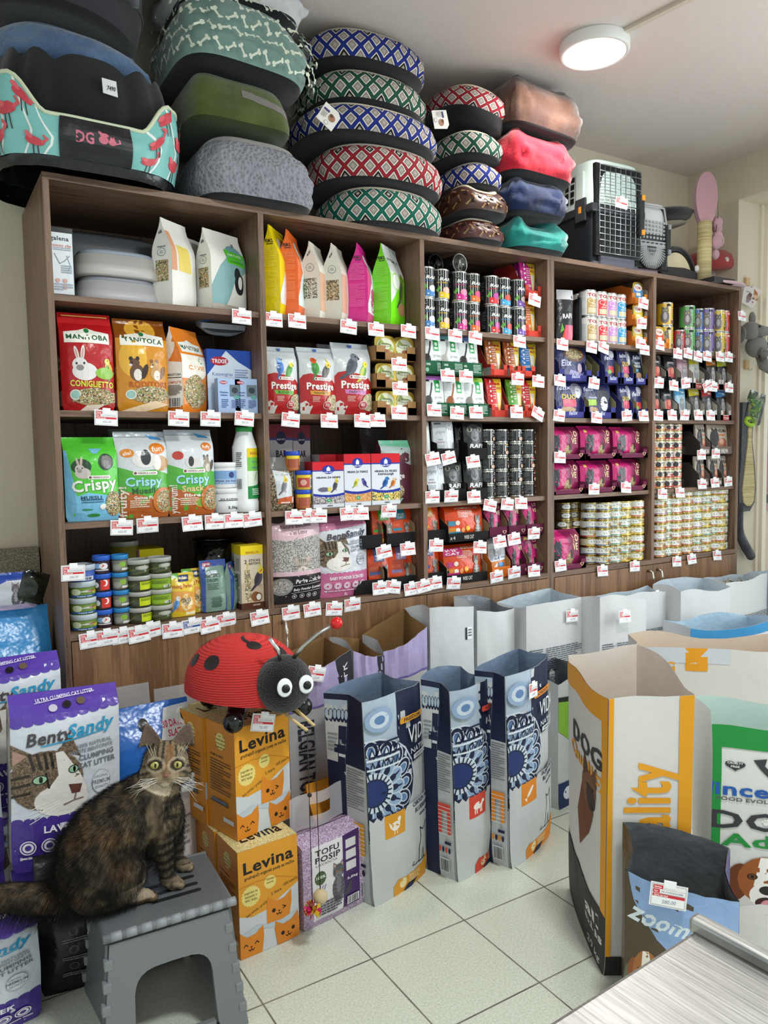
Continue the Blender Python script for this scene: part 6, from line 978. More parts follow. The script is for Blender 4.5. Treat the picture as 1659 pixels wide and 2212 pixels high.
def plush(h, sc_=160., st=.6, h2=None):
    m = bpy.data.materials.new('plush ' + h); t_ = nt(m); b = t_.nodes['Principled BSDF']; L = t_.links.new
    tc = N(t_, 'TexCoord'); no = N(t_, 'TexNoise', Scale=sc_, Detail=4.0); bp = N(t_, 'Bump', Strength=st, Distance=.006); L(tc.outputs['Object'], no.inputs['Vector']); L(no.outputs['Fac'], bp.inputs['Height']); L(bp.outputs[0], b.inputs['Normal'])
    if h2:
        n2 = N(t_, 'TexNoise', Scale=9.0, Detail=4.0); L(tc.outputs['Object'], n2.inputs['Vector']); rp = ramp(t_, [(.38, h), (.64, h2)]); L(n2.outputs['Fac'], rp.inputs[0]); L(rp.outputs[0], b.inputs['Base Color'])
    else: b.inputs['Base Color'].default_value = lin(h)
    b.inputs['Roughness'].default_value = .95; b.inputs['Sheen Weight'].default_value = .35; b.inputs['Specular IOR Level'].default_value = .15
    return m
FLEECE = plush('c9bda6', 120., .9)
def arcs(a, b_, pw):
    """Angle along a superellipse as a function of arc length, starting at the back."""
    n = 720; ps = []
    for i in range(n + 1):
        th = -PI / 2 + (i / n - .5) * 2 * PI; c, s = math.cos(th), math.sin(th); ps.append((math.copysign(abs(c) ** (2 / pw), c) * a, math.copysign(abs(s) ** (2 / pw), s) * b_))
    cu = [0]
    for i in range(n): cu.append(cu[-1] + math.dist(ps[i], ps[i + 1]))
    def TH(u):
        import bisect
        g = min(max(u, 0), 1) * cu[-1]; i = min(max(bisect.bisect_left(cu, g), 1), n); q = (g - cu[i - 1]) / max(cu[i] - cu[i - 1], 1e-9)
        return -PI / 2 + ((i - 1 + q) / n - .5) * 2 * PI
    return TH, cu[-1]
def bed(label, q, yf, depth, mat, H=None, zb=None, pw=2.6, bul=.03, rim=None, art=(), lining=FLEECE, base=('1b1b1e', 'fab'), wr=.006, tilt=(0, 0, 0), seed=0, rimw=.045, group=None, taper=.02, under=.012, dcat='pet bed', lean=0):
    """A pet bed: padded outer wall, lining with rim, base. q = its left, right, top, bottom in the photograph at its front yf."""
    xl, xr, yt, yb = q; ym = (yt + yb) / 2; cy = yf + depth / 2
    kk_ = min(.85, .3 + .18 * (pw - 2)); x0, x1 = at(xl, ym, y=cy).x, at(xr, ym, y=cy - depth * .5 * kk_).x
    if zb is None: zb = at((xl + xr) / 2, yb, y=yf).z
    if H is None: H = at((xl + xr) / 2, yt, y=yf).z - zb
    H -= .014; a, b_ = (x1 - x0) / 2, depth / 2; cx = (x0 + x1) / 2; rim = rim or (lambda th: 1.)
    nth, nv_ = 72, 12; TH, per = arcs(a, b_, pw)
    def sup(th, k): c, s = math.cos(th), math.sin(th); return V((math.copysign(abs(c) ** (2 / pw), c) * (a + k), math.copysign(abs(s) ** (2 / pw), s) * (b_ + k), 0))
    def W(u, v):
        th = TH(u); h = H * rim(th); k = bul * (math.sin(PI * (.1 + .9 * v)) ** .6 - 1) - taper * v
        k += wr * (nz(math.cos(th) * 4 + seed, math.sin(th) * 4, v * 3) + .7 * nz(math.cos(th) * 11 + seed, math.sin(th) * 11, v * 4)) * math.sin(PI * v)
        pt = sup(th, k); pt.z = under + (h - under) * v; pt.y += lean * v
        return pt
    T = thing('pet_bed', label, dcat, (cx, cy, zb), tilt, group)
    bb = B(); S = Surf(W, nth, nv_, per, H); bb.surf_uv(S, mat)
    if art: bb.art(S, art, .001)
    bb.ob('bed_wall', T)
    def I(u, v):
        th = TH(u); h = H * rim(th); k = -bul - taper; w = rimw
        if v < .5: q = v * 2; pt = sup(th, k - w * (.5 - .5 * math.cos(PI * q))); pt.z = h + .28 * w * math.sin(PI * q) - .0005
        else: q = (v - .5) * 2; pt = sup(th, k - w - .02 * q); pt.z = h * (1 - q) + H * .3 * q
        pt.y += lean
        return pt
    bb = B(); bb.surf(Surf(I, nth, 12, per, H, False), lining)
    fl = [I(i / nth, 1) for i in range(nth)]; bb.add(fl, [list(range(nth))], lining); bb.ob('lining', T)
    bb = B(); lo = [W(i / nth, 0) for i in range(nth)]; bt = [V((q.x * .96, q.y * .96, 0)) for q in lo]
    bb.add(lo + bt, [[i, nth + i, nth + (i + 1) % nth, (i + 1) % nth] for i in range(nth)] + [[nth + i for i in range(nth)][::-1]], base); bb.ob('bed_base', T)
    return T
BLUE, GREEN, RED_, TEAL = diamonds('1c2a78'), diamonds('1c4a38'), diamonds('8c1f2a'), diamonds('0f5a4a')
dip = lambda k: (lambda th: 1 - k * max(0, -math.sin(th)) ** 3)
z0 = ZT + .001; DS = []
for lb, q, mt_, hh, yf, dp in (('large oval bed with teal and white diamond weave, lowest of the left patterned stack', (688, 955, 0, 0), TEAL, .15, -.06, .44), ('large oval bed with red and white diamond weave, second of the left patterned stack', (664, 958, 0, 0), RED_, .148, -.05, .46), ('large oval bed with blue diamond weave and thick beige fleece rim, middle of its stack', (633, 950, 0, 0), BLUE, .128, -.05, .46), ('large oval bed with dark green diamond weave, fourth of the left patterned stack', (655, 924, 0, 0), GREEN, .135, -.01, .42), ('large oval bed with blue diamond weave, topmost of the left patterned stack', (648, 925, 0, 0), BLUE, .138, -.01, .42)):
    DS.append(bed(lb, q[:2] + (300, 400), yf, dp, mt_, hh - .004, z0, bul=.035, wr=.008, seed=len(DS), pw=2.5)); z0 += hh
# right patterned stack
z0 = ZT + .001
PAW = [g for i in range(46) for g in xf([('l', [(-.8, .25), (-.6, .1), (.6, .1), (.8, .25), (.95, .05), (.8, -.02), (.95, -.1), (.8, -.25), (.6, -.1), (-.6, -.1), (-.8, -.25), (-.95, -.1), (-.8, -.02), (-.95, .05), (-.8, .25)], .16, 'b08a5a')], 1 + 2.15 * i, (24, 50, 76)[i % 3] + 5 * math.sin(i * 5), 14, 14, i * 1.1, 7.5)] + [g for i in range(30) for g in xf([e(0, 0, 1, 1, '2e1c18')], 2 + 3.3 * i, (35, 66)[i % 2], 8, 8, 0, 7.5)] + [g for i in range(5) for g in xf(a_paw('b99a6a'), 46 + 2.2 * i, (88, 30, 14)[i % 3], 6, 6, .3 * i, 7.5)]
bed('small brown and maroon bed with gold bone outlines, lowest of its stack', (950, 1089, 465, 530), -.04, .32, ('4e2724', 'soft'), .10, z0, pw=4, bul=.02, art=PAW, wr=.006, seed=11); z0 += .103
bed('small brown bed with gold bone outlines and beige rim, second of its stack', (953, 1097, 380, 465), -.05, .32, ('46291e', 'soft'), .118, z0, pw=4, bul=.02, art=PAW, rim=lambda th: 1 - .18 * max(0, -math.sin(th)) ** 4 + .1 * abs(math.cos(th)) ** 3, seed=12); z0 += .112
bed('small oval bed with blue diamond weave between the brown and green ones', (948, 1078, 300, 390), -.02, .34, BLUE, .11, z0, bul=.03, seed=13); z0 += .112
bed('small oval bed with green diamond weave under a black bed base', (932, 1080, 245, 310), -.02, .36, GREEN, .115, z0, bul=.03, seed=14); z0 += .117
bed('small oval bed with red diamond weave, tipped up showing its black underside', (928, 1088, 120, 250), .0, .34, RED_, .15, z0 + .03, bul=.03, seed=15, tilt=(.10, .12, 0), base=('17171a', 'fab'), under=.05)
# cushion stack
z0 = ZT + .001; ear = lambda k, f=.0: (lambda th: 1 + k * abs(math.sin(2 * th)) ** 3 - f * max(0, -math.sin(th)) ** 6)
for lb, q, c, hh, yf, kk, tl, c2 in (('small teal velvet cushion bed with a low front, lowest of its stack', (1046, 1234, 460, 545), '1d7a74', .135, -.05, (.25, .25), 0, '2a8f86'), ('small navy velvet cushion bed above the teal one', (1040, 1234, 350, 450), '15203f', .15, -.06, (.12, .05), 0, '1d2c52'), ('red velvet cushion bed above the navy one', (1036, 1250, 240, 350), 'b01a2c', .18, -.06, (.12, .06), .03, 'd02c40'), ('shiny brown cushion bed on top of the red one', (1036, 1264, 150, 290), '48312a', .20, -.05, (.1, .02), .05, '5e4336')):
    bed(lb, q, yf, .4, plush(c, 90., .25, c2), hh, z0, pw=5, bul=.035, rim=ear(*kk), lining=plush(c, 90., .2), wr=.02, seed=len(c) + int(hh * 1000), tilt=(0, tl, 0), rimw=.06); z0 += hh * (1 if tl == 0 else 1.03)
# second stack from the left: dimpled grey bed, green box bed, bone patterned bed, white bedding
dm = bpy.data.materials.new('dimpled grey plush'); t_ = nt(dm); b_ = t_.nodes['Principled BSDF']; L = t_.links.new
tc = N(t_, 'TexCoord'); vo = N(t_, 'TexVoronoi', Scale=85.0); L(tc.outputs['Object'], vo.inputs['Vector']); bp = N(t_, 'Bump', Strength=.8, Distance=.008); L(vo.outputs['Distance'], bp.inputs['Height']); L(bp.outputs[0], b_.inputs['Normal'])
rp = ramp(t_, [(0, '60626a'), (.5, '868890')]); L(vo.outputs['Distance'], rp.inputs[0]); L(rp.outputs[0], b_.inputs['Base Color']); b_.inputs['Roughness'].default_value = .9
bed('large grey bed with dimpled plush wall and pale grey inner cushion, lowest of its stack', (388, 690, 330, 470), -.07, .46, dm, .20, ZT + .001, pw=4.5, bul=.035, rim=lambda th: 1 + .1 * math.cos(th + .4) * 0 + (-.12 * max(0, math.cos(th)) ** 2), lining=plush('8a8884', 60., .3), wr=.014, rimw=.09, seed=21, base=('17171b', 'fab'))
o = bed('moss green felt box bed with a grey strap on its front', (372, 636, 190, 310), -.045, .4, plush('3f4a1e', 260., .5, '4d5a26'), .15, ZT + .2275, pw=6, bul=.012, rim=lambda th: 1 - .1 * math.cos(th), lining=plush('39431c', 200., .4), wr=.005, seed=22, base=('2d3416', 'fab'), art=[p([(49.5, 62), (63.4, 38), (63.4, 58), (49.5, 82)], ('75706b', 'fab'))])
bones = [g for i in range(44) for j in range(5) for g in xf(a_bone('cfd3c2'), 1.1 + 2.3 * i + 1.1 * (j % 2), 12 + 19 * j, 7.2, 7.2, (.55 if (i + j) % 2 else -.95) + .2 * math.sin(i * 3 + j), 6.6)] + [g for i in range(60) for g in xf([e(0, 0, 1, 1, 'b9c4b6')], (i * 7.31) % 100, (i * 13.7) % 96, 1.2, 1.2, 0, 6.6)]
bed('sage teal bed with a pattern of little white bones, sagging to the right', (344, 668, 40, 240), -.07, .5, plush('76938c', 60., .25), .235, ZT + .40, pw=4, bul=.04, rim=lambda th: 1.02 - .24 * max(0, math.cos(th + .3)), art=bones, lining=plush('6b8780', 60., .25), wr=.02, rimw=.07, seed=23, tilt=(0, .06, 0), base=('19191c', 'fab'))
bed('crumpled white bedding on top of the bone patterned bed', (350, 664, -70, 60), -.06, .42, plush('c3c3c6', 50., .5), .13, ZT + .60, pw=4, bul=.05, rim=lambda th: 1, lining=plush('c3c3c6', 50., .5), wr=.035, seed=24, base=('1a1a1d', 'fab'))
# leftmost stack: booster seat, blue bed, dark basket
sx0, sx1 = -.105, .375; sc_x = (sx0 + sx1) / 2
T = thing('pet_booster_seat', 'black pet booster seat with flamingo fabric sides and pink emblem, lowest of the leftmost stack', 'pet seat', (sc_x, .16, ZT + .001))
bk = plush('131316', 300., .3)
def seatw(k, z0_, z1_, amp=0, nb=0, taper=0):
    TH, _ = arcs(.245 + k, .215 + k, 3.4)
    def W(u, v):
        th = TH(u); pw = 3.4; c, s = math.cos(th), math.sin(th); a, b_ = .245 + k, .215 + k
        z = z0_ + (z1_(th) - z0_) * v; kk = taper * v + .012 * math.sin(PI * v)
        if nb: kk += .012 * abs(math.sin(th * nb)) * math.sin(PI * min(v * .9 + .1, 1)); z += amp * abs(math.sin(th * nb)) * v
        kk += .006 * nz(c * 5, s * 5, v * 3)
        return V((math.copysign(abs(c) ** (2 / pw), c) * (a + kk), math.copysign(abs(s) ** (2 / pw), s) * (b_ + kk), z))
    return W
b = B(); b.surf(Surf(seatw(-.004, -.001, lambda th: .06, taper=.005), 72, 6, 1.4, .1), M('17171a', 'film')); b.ob('seat_base', T)
frn = lambda th: .128 + .10 * sm(abs(.25 * math.copysign(abs(math.cos(th)) ** (2 / 3.4), math.cos(th))), .115, .2)
S = Surf(seatw(.012, .024, frn, taper=.012), 120, 10, 1.7, .16); b = B(); b.surf(S, ('79b8b4', 'soft')); ASP = 1.7 / .16
fl = []
for i in range(22):
    x = 30 + 40 * ((i * .618) % 1); y = (18, 50, 80)[i % 3]
    if 42.5 < x < 57.5: continue
    fl += xf([e(0, .2, .8, .42, 'c4434e', .15), e(-.5, .5, .35, .22, 'd8606a', -.3), l([(.6, .3), (1, .9), (.7, 1.15)], .22, 'cf5560'), l([(-.1, -.2), (-.1, -1.1)], .1, '3a2a30'), l([(.25, -.2), (.3, -1.1)], .1, '3a2a30')], x, y, 19, 19, .1 * (i % 3 - 1), ASP)
wv = [l([(q, 0), (q + 1.2, 22), (q + 1.5, 40), (q + .6, 62), (q, 75), (q - 1, 100)], 4, 'dfe6e2') for q in (31, 35, 39, 42, 59, 63, 67, 71)]
b.art(S, wv + fl + [p([(44.2, 0), (55.6, 0), (55.2, 100), (44.6, 100)], '121215'), t('DG', 48.2, 54, 27, 'c9647a', 2.9)] + xf([e(0, 0, .55, .7, 'c9647a'), e(.1, .85, .5, .4, 'c9647a'), e(-.35, 1.15, .2, .35, 'c9647a', .5), e(1, -.2, .45, .5, 'c9647a'), e(1, .35, .3, .28, 'c9647a'), p([(.75, .4), (.8, .85), (1, .55)], 'c9647a'), p([(1.25, .4), (1.2, .85), (1, .55)], 'c9647a'), l([(1.3, -.4), (1.9, -.1), (1.8, .5)], .2, 'c9647a')], 50.9, 54, 14, 14, 0, ASP))
b.ob('flamingo_band', T)
b = B(); pts = [S.P[10][i] + V((0, 0, .001)) for i in range(121)]; b.tube(pts, .006, ('c9d2b4', 'fab'), 6); b.ob('piping', T)
b = B(); b.surf(Surf(seatw(-.012, .06, lambda th: .29, .03, 7, taper=-.005), 112, 8, 1.4, .25), bk); b.add([(0.19 * math.cos(q), .17 * math.sin(q), .2) for q in (2 * PI * i / 24 for i in range(24))], [list(range(24))], bk)
b.ob('scalloped_back', T)
b = B(); b.box(-.08, .075, -.222, -.2, .118, .134, FLEECE); b.ob('fleece_edge', T)
c1 = at(238, 188, y=-.075); b = B(); b.slab([(-.02, -.02), (.02, -.024), (.017, .018), (-.022, .02)], -.001, .001, 'd5d5d8'); b.art(Surf(lambda u, v: (-.02 + .038 * u, -.0015, -.02 + .036 * v), 1, 1, .04, .04), [t('7490', 58, 44, 32, '26262a', 62, 0, 1, .2)]); tag(b.ob('price_tag', None, (c1.x, c1.y, c1.z)), 'small white handwritten price tag on the black scalloped seat back', 'price tag')
c1 = at(363, 290, y=.1); b = B(); b.lathe([(.001, -.001), (.05, 0), (.05, .002), (.001, .003)], 32, ('1d1d20', 'gloss'), 1, .55)
b.art(Surf(lambda u, v: (-.03 + .06 * u, -.02 + .04 * v, .0035), 1, 1, .06, .04), [r(20, 20, 50, 80, '7a7a70'), e(70, 60, 14, 20, '8a5a4a'), r(40, 5, 60, 20, '4aa84a')]); tag(b.ob('hang_tag', None, (sx1 + .034, c1.y - .05, c1.z), (0, PI / 2, -.35)), 'oval dark hang tag on the right side of the flamingo seat', 'tag')
bed('fluffy slate blue bed above the black scalloped seat back', (-40, 345, 75, 190), -.02, .46, plush('4a5f7e', 70., .9, '56708f'), .13, ZT + .295, pw=2.6, bul=.05, rim=lambda th: 1.05 - .22 * math.cos(th), lining=plush('4a5f7e', 70., .9), wr=.015, seed=31)
T = thing('pet_basket', 'dark charcoal round pet basket with grey binding on top of the blue bed', 'pet basket', (.07, .19, ZT + .45), (0, .05, 0))
b = B(); b.lathe([(.20, 0), (.245, .02), (.262, .1), (.262, .26), (.25, .29)], 56, plush('343338', 200., .4), 1, .88); b.ob('basket_wall', T)
b = B(); b.lathe([(.205, -.004), (.24, .008), (.235, .05), (.2, .06)], 48, plush('1a1a1d', 200., .3), 1, .88); b.ob('basket_base', T)
b = B(); b.tube([(.262 * math.cos(q) * 1.003, .262 * .88 * math.sin(q) * 1.003, .08 + .035 * math.cos(q)) for q in (2 * PI * i / 48 for i in range(48))], .006, ('4c4b50', 'fab'), 6, True); b.tube([(.2, -.2, .07 + .02 * i) for i in range(11)], .012, ('5a5960', 'fab'), 6); b.ob('binding', T)
b = B(); b.lathe([(.01, 0), (.05, .01), (.06, .06), (.05, .12), (.01, .13)], 20, plush('cfcbc0', 50., .9)); tag(b.ob('fluffy_cushion', None, (.345, .08, ZT + .63)), 'bit of fluffy white cushion squeezed beside the dark basket', 'cushion')
# fleece fold and card tags on the patterned stack
b = B(); S = Surf(lambda u, v: (-.16 + .32 * u, -.004 * math.sin(PI * u), .02 + (.035 + .03 * math.sin(PI * u) ** 2 + .008 * math.sin(u * 17)) * v), 40, 4, 1, 1); b.surf(S, FLEECE); b.v = [(x, y + .01 * z, z) for x, y, z in b.v]
def beds_tag(px_, py_, y, rot, label):
    c = at(px_, py_, y=y); b = B(); b.slab([(-.035, -.03), (.03, -.034), (.036, .022), (.022, .034), (-.03, .034)], -.0006, .0006, 'd9d5cf'); b.art(Surf(lambda u, v: (-.035 + .07 * u, -.001, -.032 + .064 * v), 1, 1, .07, .064), [e(66, 52, 18, 18, '9a6a4a'), e(60, 62, 10, 9, '5a3a2a'), r(12, 66, 44, 78, '3a3a6a'), e(50, 16, 11, 11, '8a8680'), e(50, 16, 9, 9, 'd9d5cf')] + para(10, 28, 40, 60, 5, 'a09c98')); tag(b.ob('hang_tag', None, c, (.1, rot, 0)), label, 'tag')
beds_tag(710, 252, -.068, .5, 'white card hang tag with a puppy on the blue bed with thick fleece rim')
beds_tag(951, 258, .05, 1.3, 'white card hang tag sticking out beside the small green diamond bed')
# ================================================================ carriers and cat trees on the right
def ring(b, fn, n, mat, smooth=True): pass
def carrier(label, loc, rot, w, d, h, top, low, lowside, mesh_door=True):
    T = thing('pet_carrier', label, 'pet carrier', loc, rot); hs = h * .55
    def shell(z0, z1, s0, s1, mat, nm, k0=.0):
        b = B()
        def W(u, v):
            th = 2 * PI * u; c, s = math.cos(th), math.sin(th); k = s0 + (s1 - s0) * v; pw = 7
            return V((math.copysign(abs(c) ** (2 / pw), c) * w / 2 * k, math.copysign(abs(s) ** (2 / pw), s) * d / 2 * k, z0 + (z1 - z0) * v))
        b.surf(Surf(W, 64, 6, 1, 1), mat); return b
    b = shell(.0, hs, .86, 1, (low, 'plas'), ''); b.add([(w * .43 * x, d * .43 * y, .0005) for x, y in ((-1, -1), (1, -1), (1, 1), (-1, 1))], [[3, 2, 1, 0]], (low, 'plas'))
    for sx in (-1, 1): b.box(sx * w * .36 - .025, sx * w * .36 + .025, -d * .47, -d * .38, 0, .035, (lowside, 'plas'), .006)
    b.box(-w * .34, w * .34, -d * .5, -d * .43, .012, hs * .3, (lowside, 'plas'), .01); b.ob('lower_shell', T)
    b = B(); b.box(-w * .52, w * .52, -d * .52, d * .52, hs - .02, hs + .018, ('2e3135', 'plas'), .008); b.ob('rim_band', T)
    b = B()
    def U(u, v):
        th = 2 * PI * u; c, s = math.cos(th), math.sin(th); pw = 6; k = 1 - .10 * v ** 2 - (0 if v < .9 else (v - .9) * 1.2)
        return V((math.copysign(abs(c) ** (2 / pw), c) * w / 2 * k, math.copysign(abs(s) ** (2 / pw), s) * d / 2 * (k + .03), hs + .015 + (h - hs - .015) * math.sin(min(v, 1) * PI / 2 * 1.0) ** .9))
    S = Surf(U, 64, 12, 1, 1); b.surf(S, (top, 'plas')); b.add([U(i / 64, 1) for i in range(64)], [list(range(64))], (top, 'plas'))
    for sx in (-1, 1):
        for i in range(4):
            for j in range(5):
                if j == 4 and i in (0, 3): continue
                y0 = -d * .18 + i * d * .1; z0 = hs + .045 + j * (h - hs) * .145
                xx = sx * (w / 2 * (1 - .10 * ((z0 - hs) / (h - hs)) ** 2) + .001); b.box(xx - .004, xx + .0012, y0, y0 + d * .055, z0, z0 + (h - hs) * .1, '17191b')
        b.box(sx * w * .5 - .006, sx * w * .5 + .006, -d * .36, -d * .22, hs + .03, h * .9, (top, 'plas'), .004)
    b.ob('upper_shell', T)
    yd = -d * .535; b = B()
    x0, x1, z0, z1 = -w * .40, w * .40, h * .14, h * .93
    b.box(x0 - .012, x1 + .012, yd + .012, yd + .03, z0 - .01, z1 + .01, '121416')  # near-black panel stands in for the shade inside the carrier
    b.ob('door_shade_panel', T)
    b = B(); met = ('b9bec2', 'metal')
    if mesh_door:
        for i in range(9): x = x0 + (x1 - x0) * i / 8; b.tube([(x, yd, z0), (x, yd, z1)], .0021, met, 6)
        for j in range(15): z = z0 + (z1 - z0) * j / 14; b.tube([(x0, yd - .002, z), (x1, yd - .002, z)], .0021, met, 6)
        b.tube([(x0, yd, z0), (x1, yd, z0), (x1, yd, z1), (x0, yd, z1)], .0035, met, 6, True)
    else:
        pl = ('a9aaad', 'plas')
        for i in range(25):
            a = PI * i / 24; c, s = math.cos(a) , math.sin(a); b.tube([(c * w * .12, yd, h * .42 - s * h * .1), (c * w * .38, yd, h * .42 - s * h * .28)], .004, pl, 6)
        b.box(x0, x1, yd - .003, yd + .004, h * .43, h * .5, pl, .002)
        for i in range(7): b.lathe([(.008, 0), (.009, .002)], 12, '17191b', c=(x0 + (x1 - x0) * (i + .5) / 7, yd - .004, h * .465)); 
        b.v = b.v
        for i in range(9):
            for j in range(5): b.box(x0 + (x1 - x0) * i / 9, x0 + (x1 - x0) * (i + .55) / 9, yd, yd + .005, h * .53 + j * h * .05, h * .53 + j * h * .05 + h * .028, pl)
        for j in range(6): b.tube([(-w * .13, yd, h * .2 + j * .018), (w * .13, yd, h * .2 + j * .018)], .0025, pl, 6)
        for i in range(7): b.tube([(-w * .12 + w * .04 * i, yd, h * .18), (-w * .12 + w * .04 * i, yd, h * .42)], .0025, pl, 6)
        b.tube([(x0, yd, z0), (x1, yd, z0), (x1 + .005, yd, h * .6), (x1 - .02, yd, z1), (x0 + .02, yd, z1), (x0 - .005, yd, h * .6)], .005, pl, 8, True)
    D_ = b.ob('door_grille', T)
    b = B(); b.box(x1 - .012, x1 + .014, yd - .012, yd + .01, h * .34, h * .72, ('26292c', 'plas'), .004)
    for z in (h * .37, h * .69): b.box(x1 - .006, x1 + .01, yd - .02, yd - .01, z - .012, z + .012, ('e0962a' if mesh_door else '8a8c90', 'plas'), .003)
    b.ob('latch', D_)
    if mesh_door:
        b = B(); b.box(-w * .53, -w * .49, -d * .40, -d * .22, hs - .05, hs + .05, ('33373b', 'plas'), .005); b.box(-w * .536, -w * .52, -d * .335, -d * .285, hs - .015, hs + .015, ('e0922a', 'plas'), .003); b.ob('side_clip', T)
    return T
cA = carrier('large pet carrier with mint white top, dark base and wire door', (2.40, .235, ZT + .001), (0, 0, -.06), .31, .36, .475, 'c3d4ce', '1d2025', '5a5a68')
cB = carrier('smaller pet carrier with grey slotted door behind the large one', (2.70, .27, ZT + .001), (0, 0, -.12), .24, .30, .365, 'c9c9cb', '9c8c98', 'a695a2', False)
pricetag(1343, 438, 6, 'red and white price tag hanging on the wire door of the large carrier', .008, False, None, -.16)
# black plush cat tree
bk = plush('0d0d0e', 220., .9); CRM = ('cdbf9f', 'fab')
T = thing('cat_tree', 'black plush cat tree with a half round entrance and hanging ball, behind the carriers', 'cat tree', (2.89, .25, ZT + .001))
b = B(); b.lathe([(.16, 0), (.165, .008), (.165, .022), (.16, .03)], 40, bk, .72, .9); b.ob('base_board', T)
b = B()
def dome(u, v): a = PI * u; k = .13; return V((-.02 + math.cos(a) * k, -.14 + .24 * v, .03 + math.sin(a) * k * 1.1))
b.surf(Surf(dome, 24, 4, 1, 1, True), bk); b.slab([(-.02 + math.cos(PI * i / 20) * .128, .03 + math.sin(PI * i / 20) * .14) for i in range(21)], .09, .1, bk)
b.slab([(-.02 + math.cos(PI * i / 20) * .112, .03 + math.sin(PI * i / 20) * .122) for i in range(21)], -.136, -.13, CRM); b.tube([(-.02 + math.cos(PI * i / 20) * .128, -.138, .03 + math.sin(PI * i / 20) * .14) for i in range(21)], .012, bk, 8); b.slab([(-.145, .02), (.105, .02), (.105, .07), (.02, .08), (-.06, .075), (-.145, .07)], -.15, -.138, bk); b.ob('den', T)
b = B(); b.tube([(.05, .06, .03), (.05, .06, .27)], .035, ('b9a676', 'fab'), 16); b.ob('post', T)
b = B(); b.lathe([(.001, .262), (.12, .265), (.165, .285), (.18, .31), (.165, .322), (.14, .312), (.001, .30)], 40, bk, 1.05, .9); b.lathe([(.14, .258), (.06, .261), (.001, .262)], 30, ('a79a84', 'fab')); b.v = [(x, y, z + .12 * x + (.05 if z > .2 else 0)) if z > .2 else (x, y, z) for x, y, z in b.v]; b.ob('perch', T)
b = B(); b.tube([(.12, -.15, .33), (.12, -.15, .1)], .0014, 'd9d3c6', 6); b.ball((.12, -.15, .085), .02, plush('dcdad6', 60., .9)); b.ob('hanging_ball', T)
b = B(); b.lathe([(.03, 0), (.033, .004), (.033, .012), (.02, .016)], 20, plush('c3a3ac', 90., .6), 4.2, 2); tag(b.ob('plush_mat', None, (3.13, .03, ZT + .001)), 'flat pale pink plush piece lying at the right end of the cabinet top', 'plush toy')
# pink flower scratcher
pk = plush('b98f98', 200., .7); rope = wood('sisal rope', ['8a7a52', 'b9a878', 'cdbf94'], (3, 3, 160), 2, .9)
c1 = at(1521, 575, y=.08)
T = thing('scratching_post', 'sisal scratching post with a flat pink plush flower petal on top', 'scratching post', (c1.x, .08, ZT + .001))
b = B(); b.slab([(-.06, -.1), (.10, -.1), (.11, .1), (-.05, .1)], 0, .024, bk, 'z'); b.ob('base_board', T)
zt_ = at(1518, 488, y=.08).z - ZT; zh = at(1515, 376, y=.08).z - ZT
b = B(); b.tube([(0, 0, .02), (0, 0, zt_ + .02)], .034, rope, 20); b.ob('post', T)
b = B(); b.slab([(.054 * math.cos(q) * (1 + .12 * math.sin(q)), zt_ + (zh - zt_) / 2 + (zh - zt_) * .54 * math.sin(q)) for q in (2 * PI * i / 32 for i in range(32))], -.02, .02, pk, 'y'); o = b.ob('petal', T); o.rotation_euler = (0, 0, -.5)
b = B()
for i, (x, z, rr) in enumerate(((.07, zt_ + .02, .032), (.085, zt_ + .0, .03), (.06, zt_ - .075, .034), (.1, zt_ - .06, .032), (.075, zt_ - .045, .03), (.07, zt_ - .13, .026))): b.ball((x, -.02 + .01 * (i % 2), z), rr, pk, (1, .7, 1), 14)
b.ob('plush_petals', T)
b = B(); b.tube([(.05, -.03, zh - .06), (.055, -.035, zt_ + .05), (.045, -.03, zt_ - .03)], .0014, '2a2226', 6); b.ob('cord', T)
# red mushroom scratcher
c1 = at(1520, 545, y=.34)
T = thing('scratching_post', 'red toadstool cat scratcher with white spots behind the sisal post', 'scratching post', (c1.x + .03, .33, ZT + .001))
b = B(); b.lathe([(.075, 0), (.07, .05), (.05, .14), (.045, .17)], 24, ('cfc9c4', 'fab')); b.ob('stem', T)
z1_ = at(1520, 510, y=.34).z - ZT
b = B(); b.lathe([(.03, .16), (.14, .15), (.158, .165), (.157, .19), (.145, .225), (.115, .25), (.07, .268), (.001, .275)], 32, plush('b04a48', 260., .6)); b.ob('cap', T)
b = B()
for a, z in ((-2.5, .21), (-1.2, .23), (-.4, .2), (-1.9, .19)): b.ball((.135 * math.cos(a) , .135 * math.sin(a), z), .024, ('d8d2ce', 'fab'), (1, 1, 1), 12)
b.ob('spots', T)
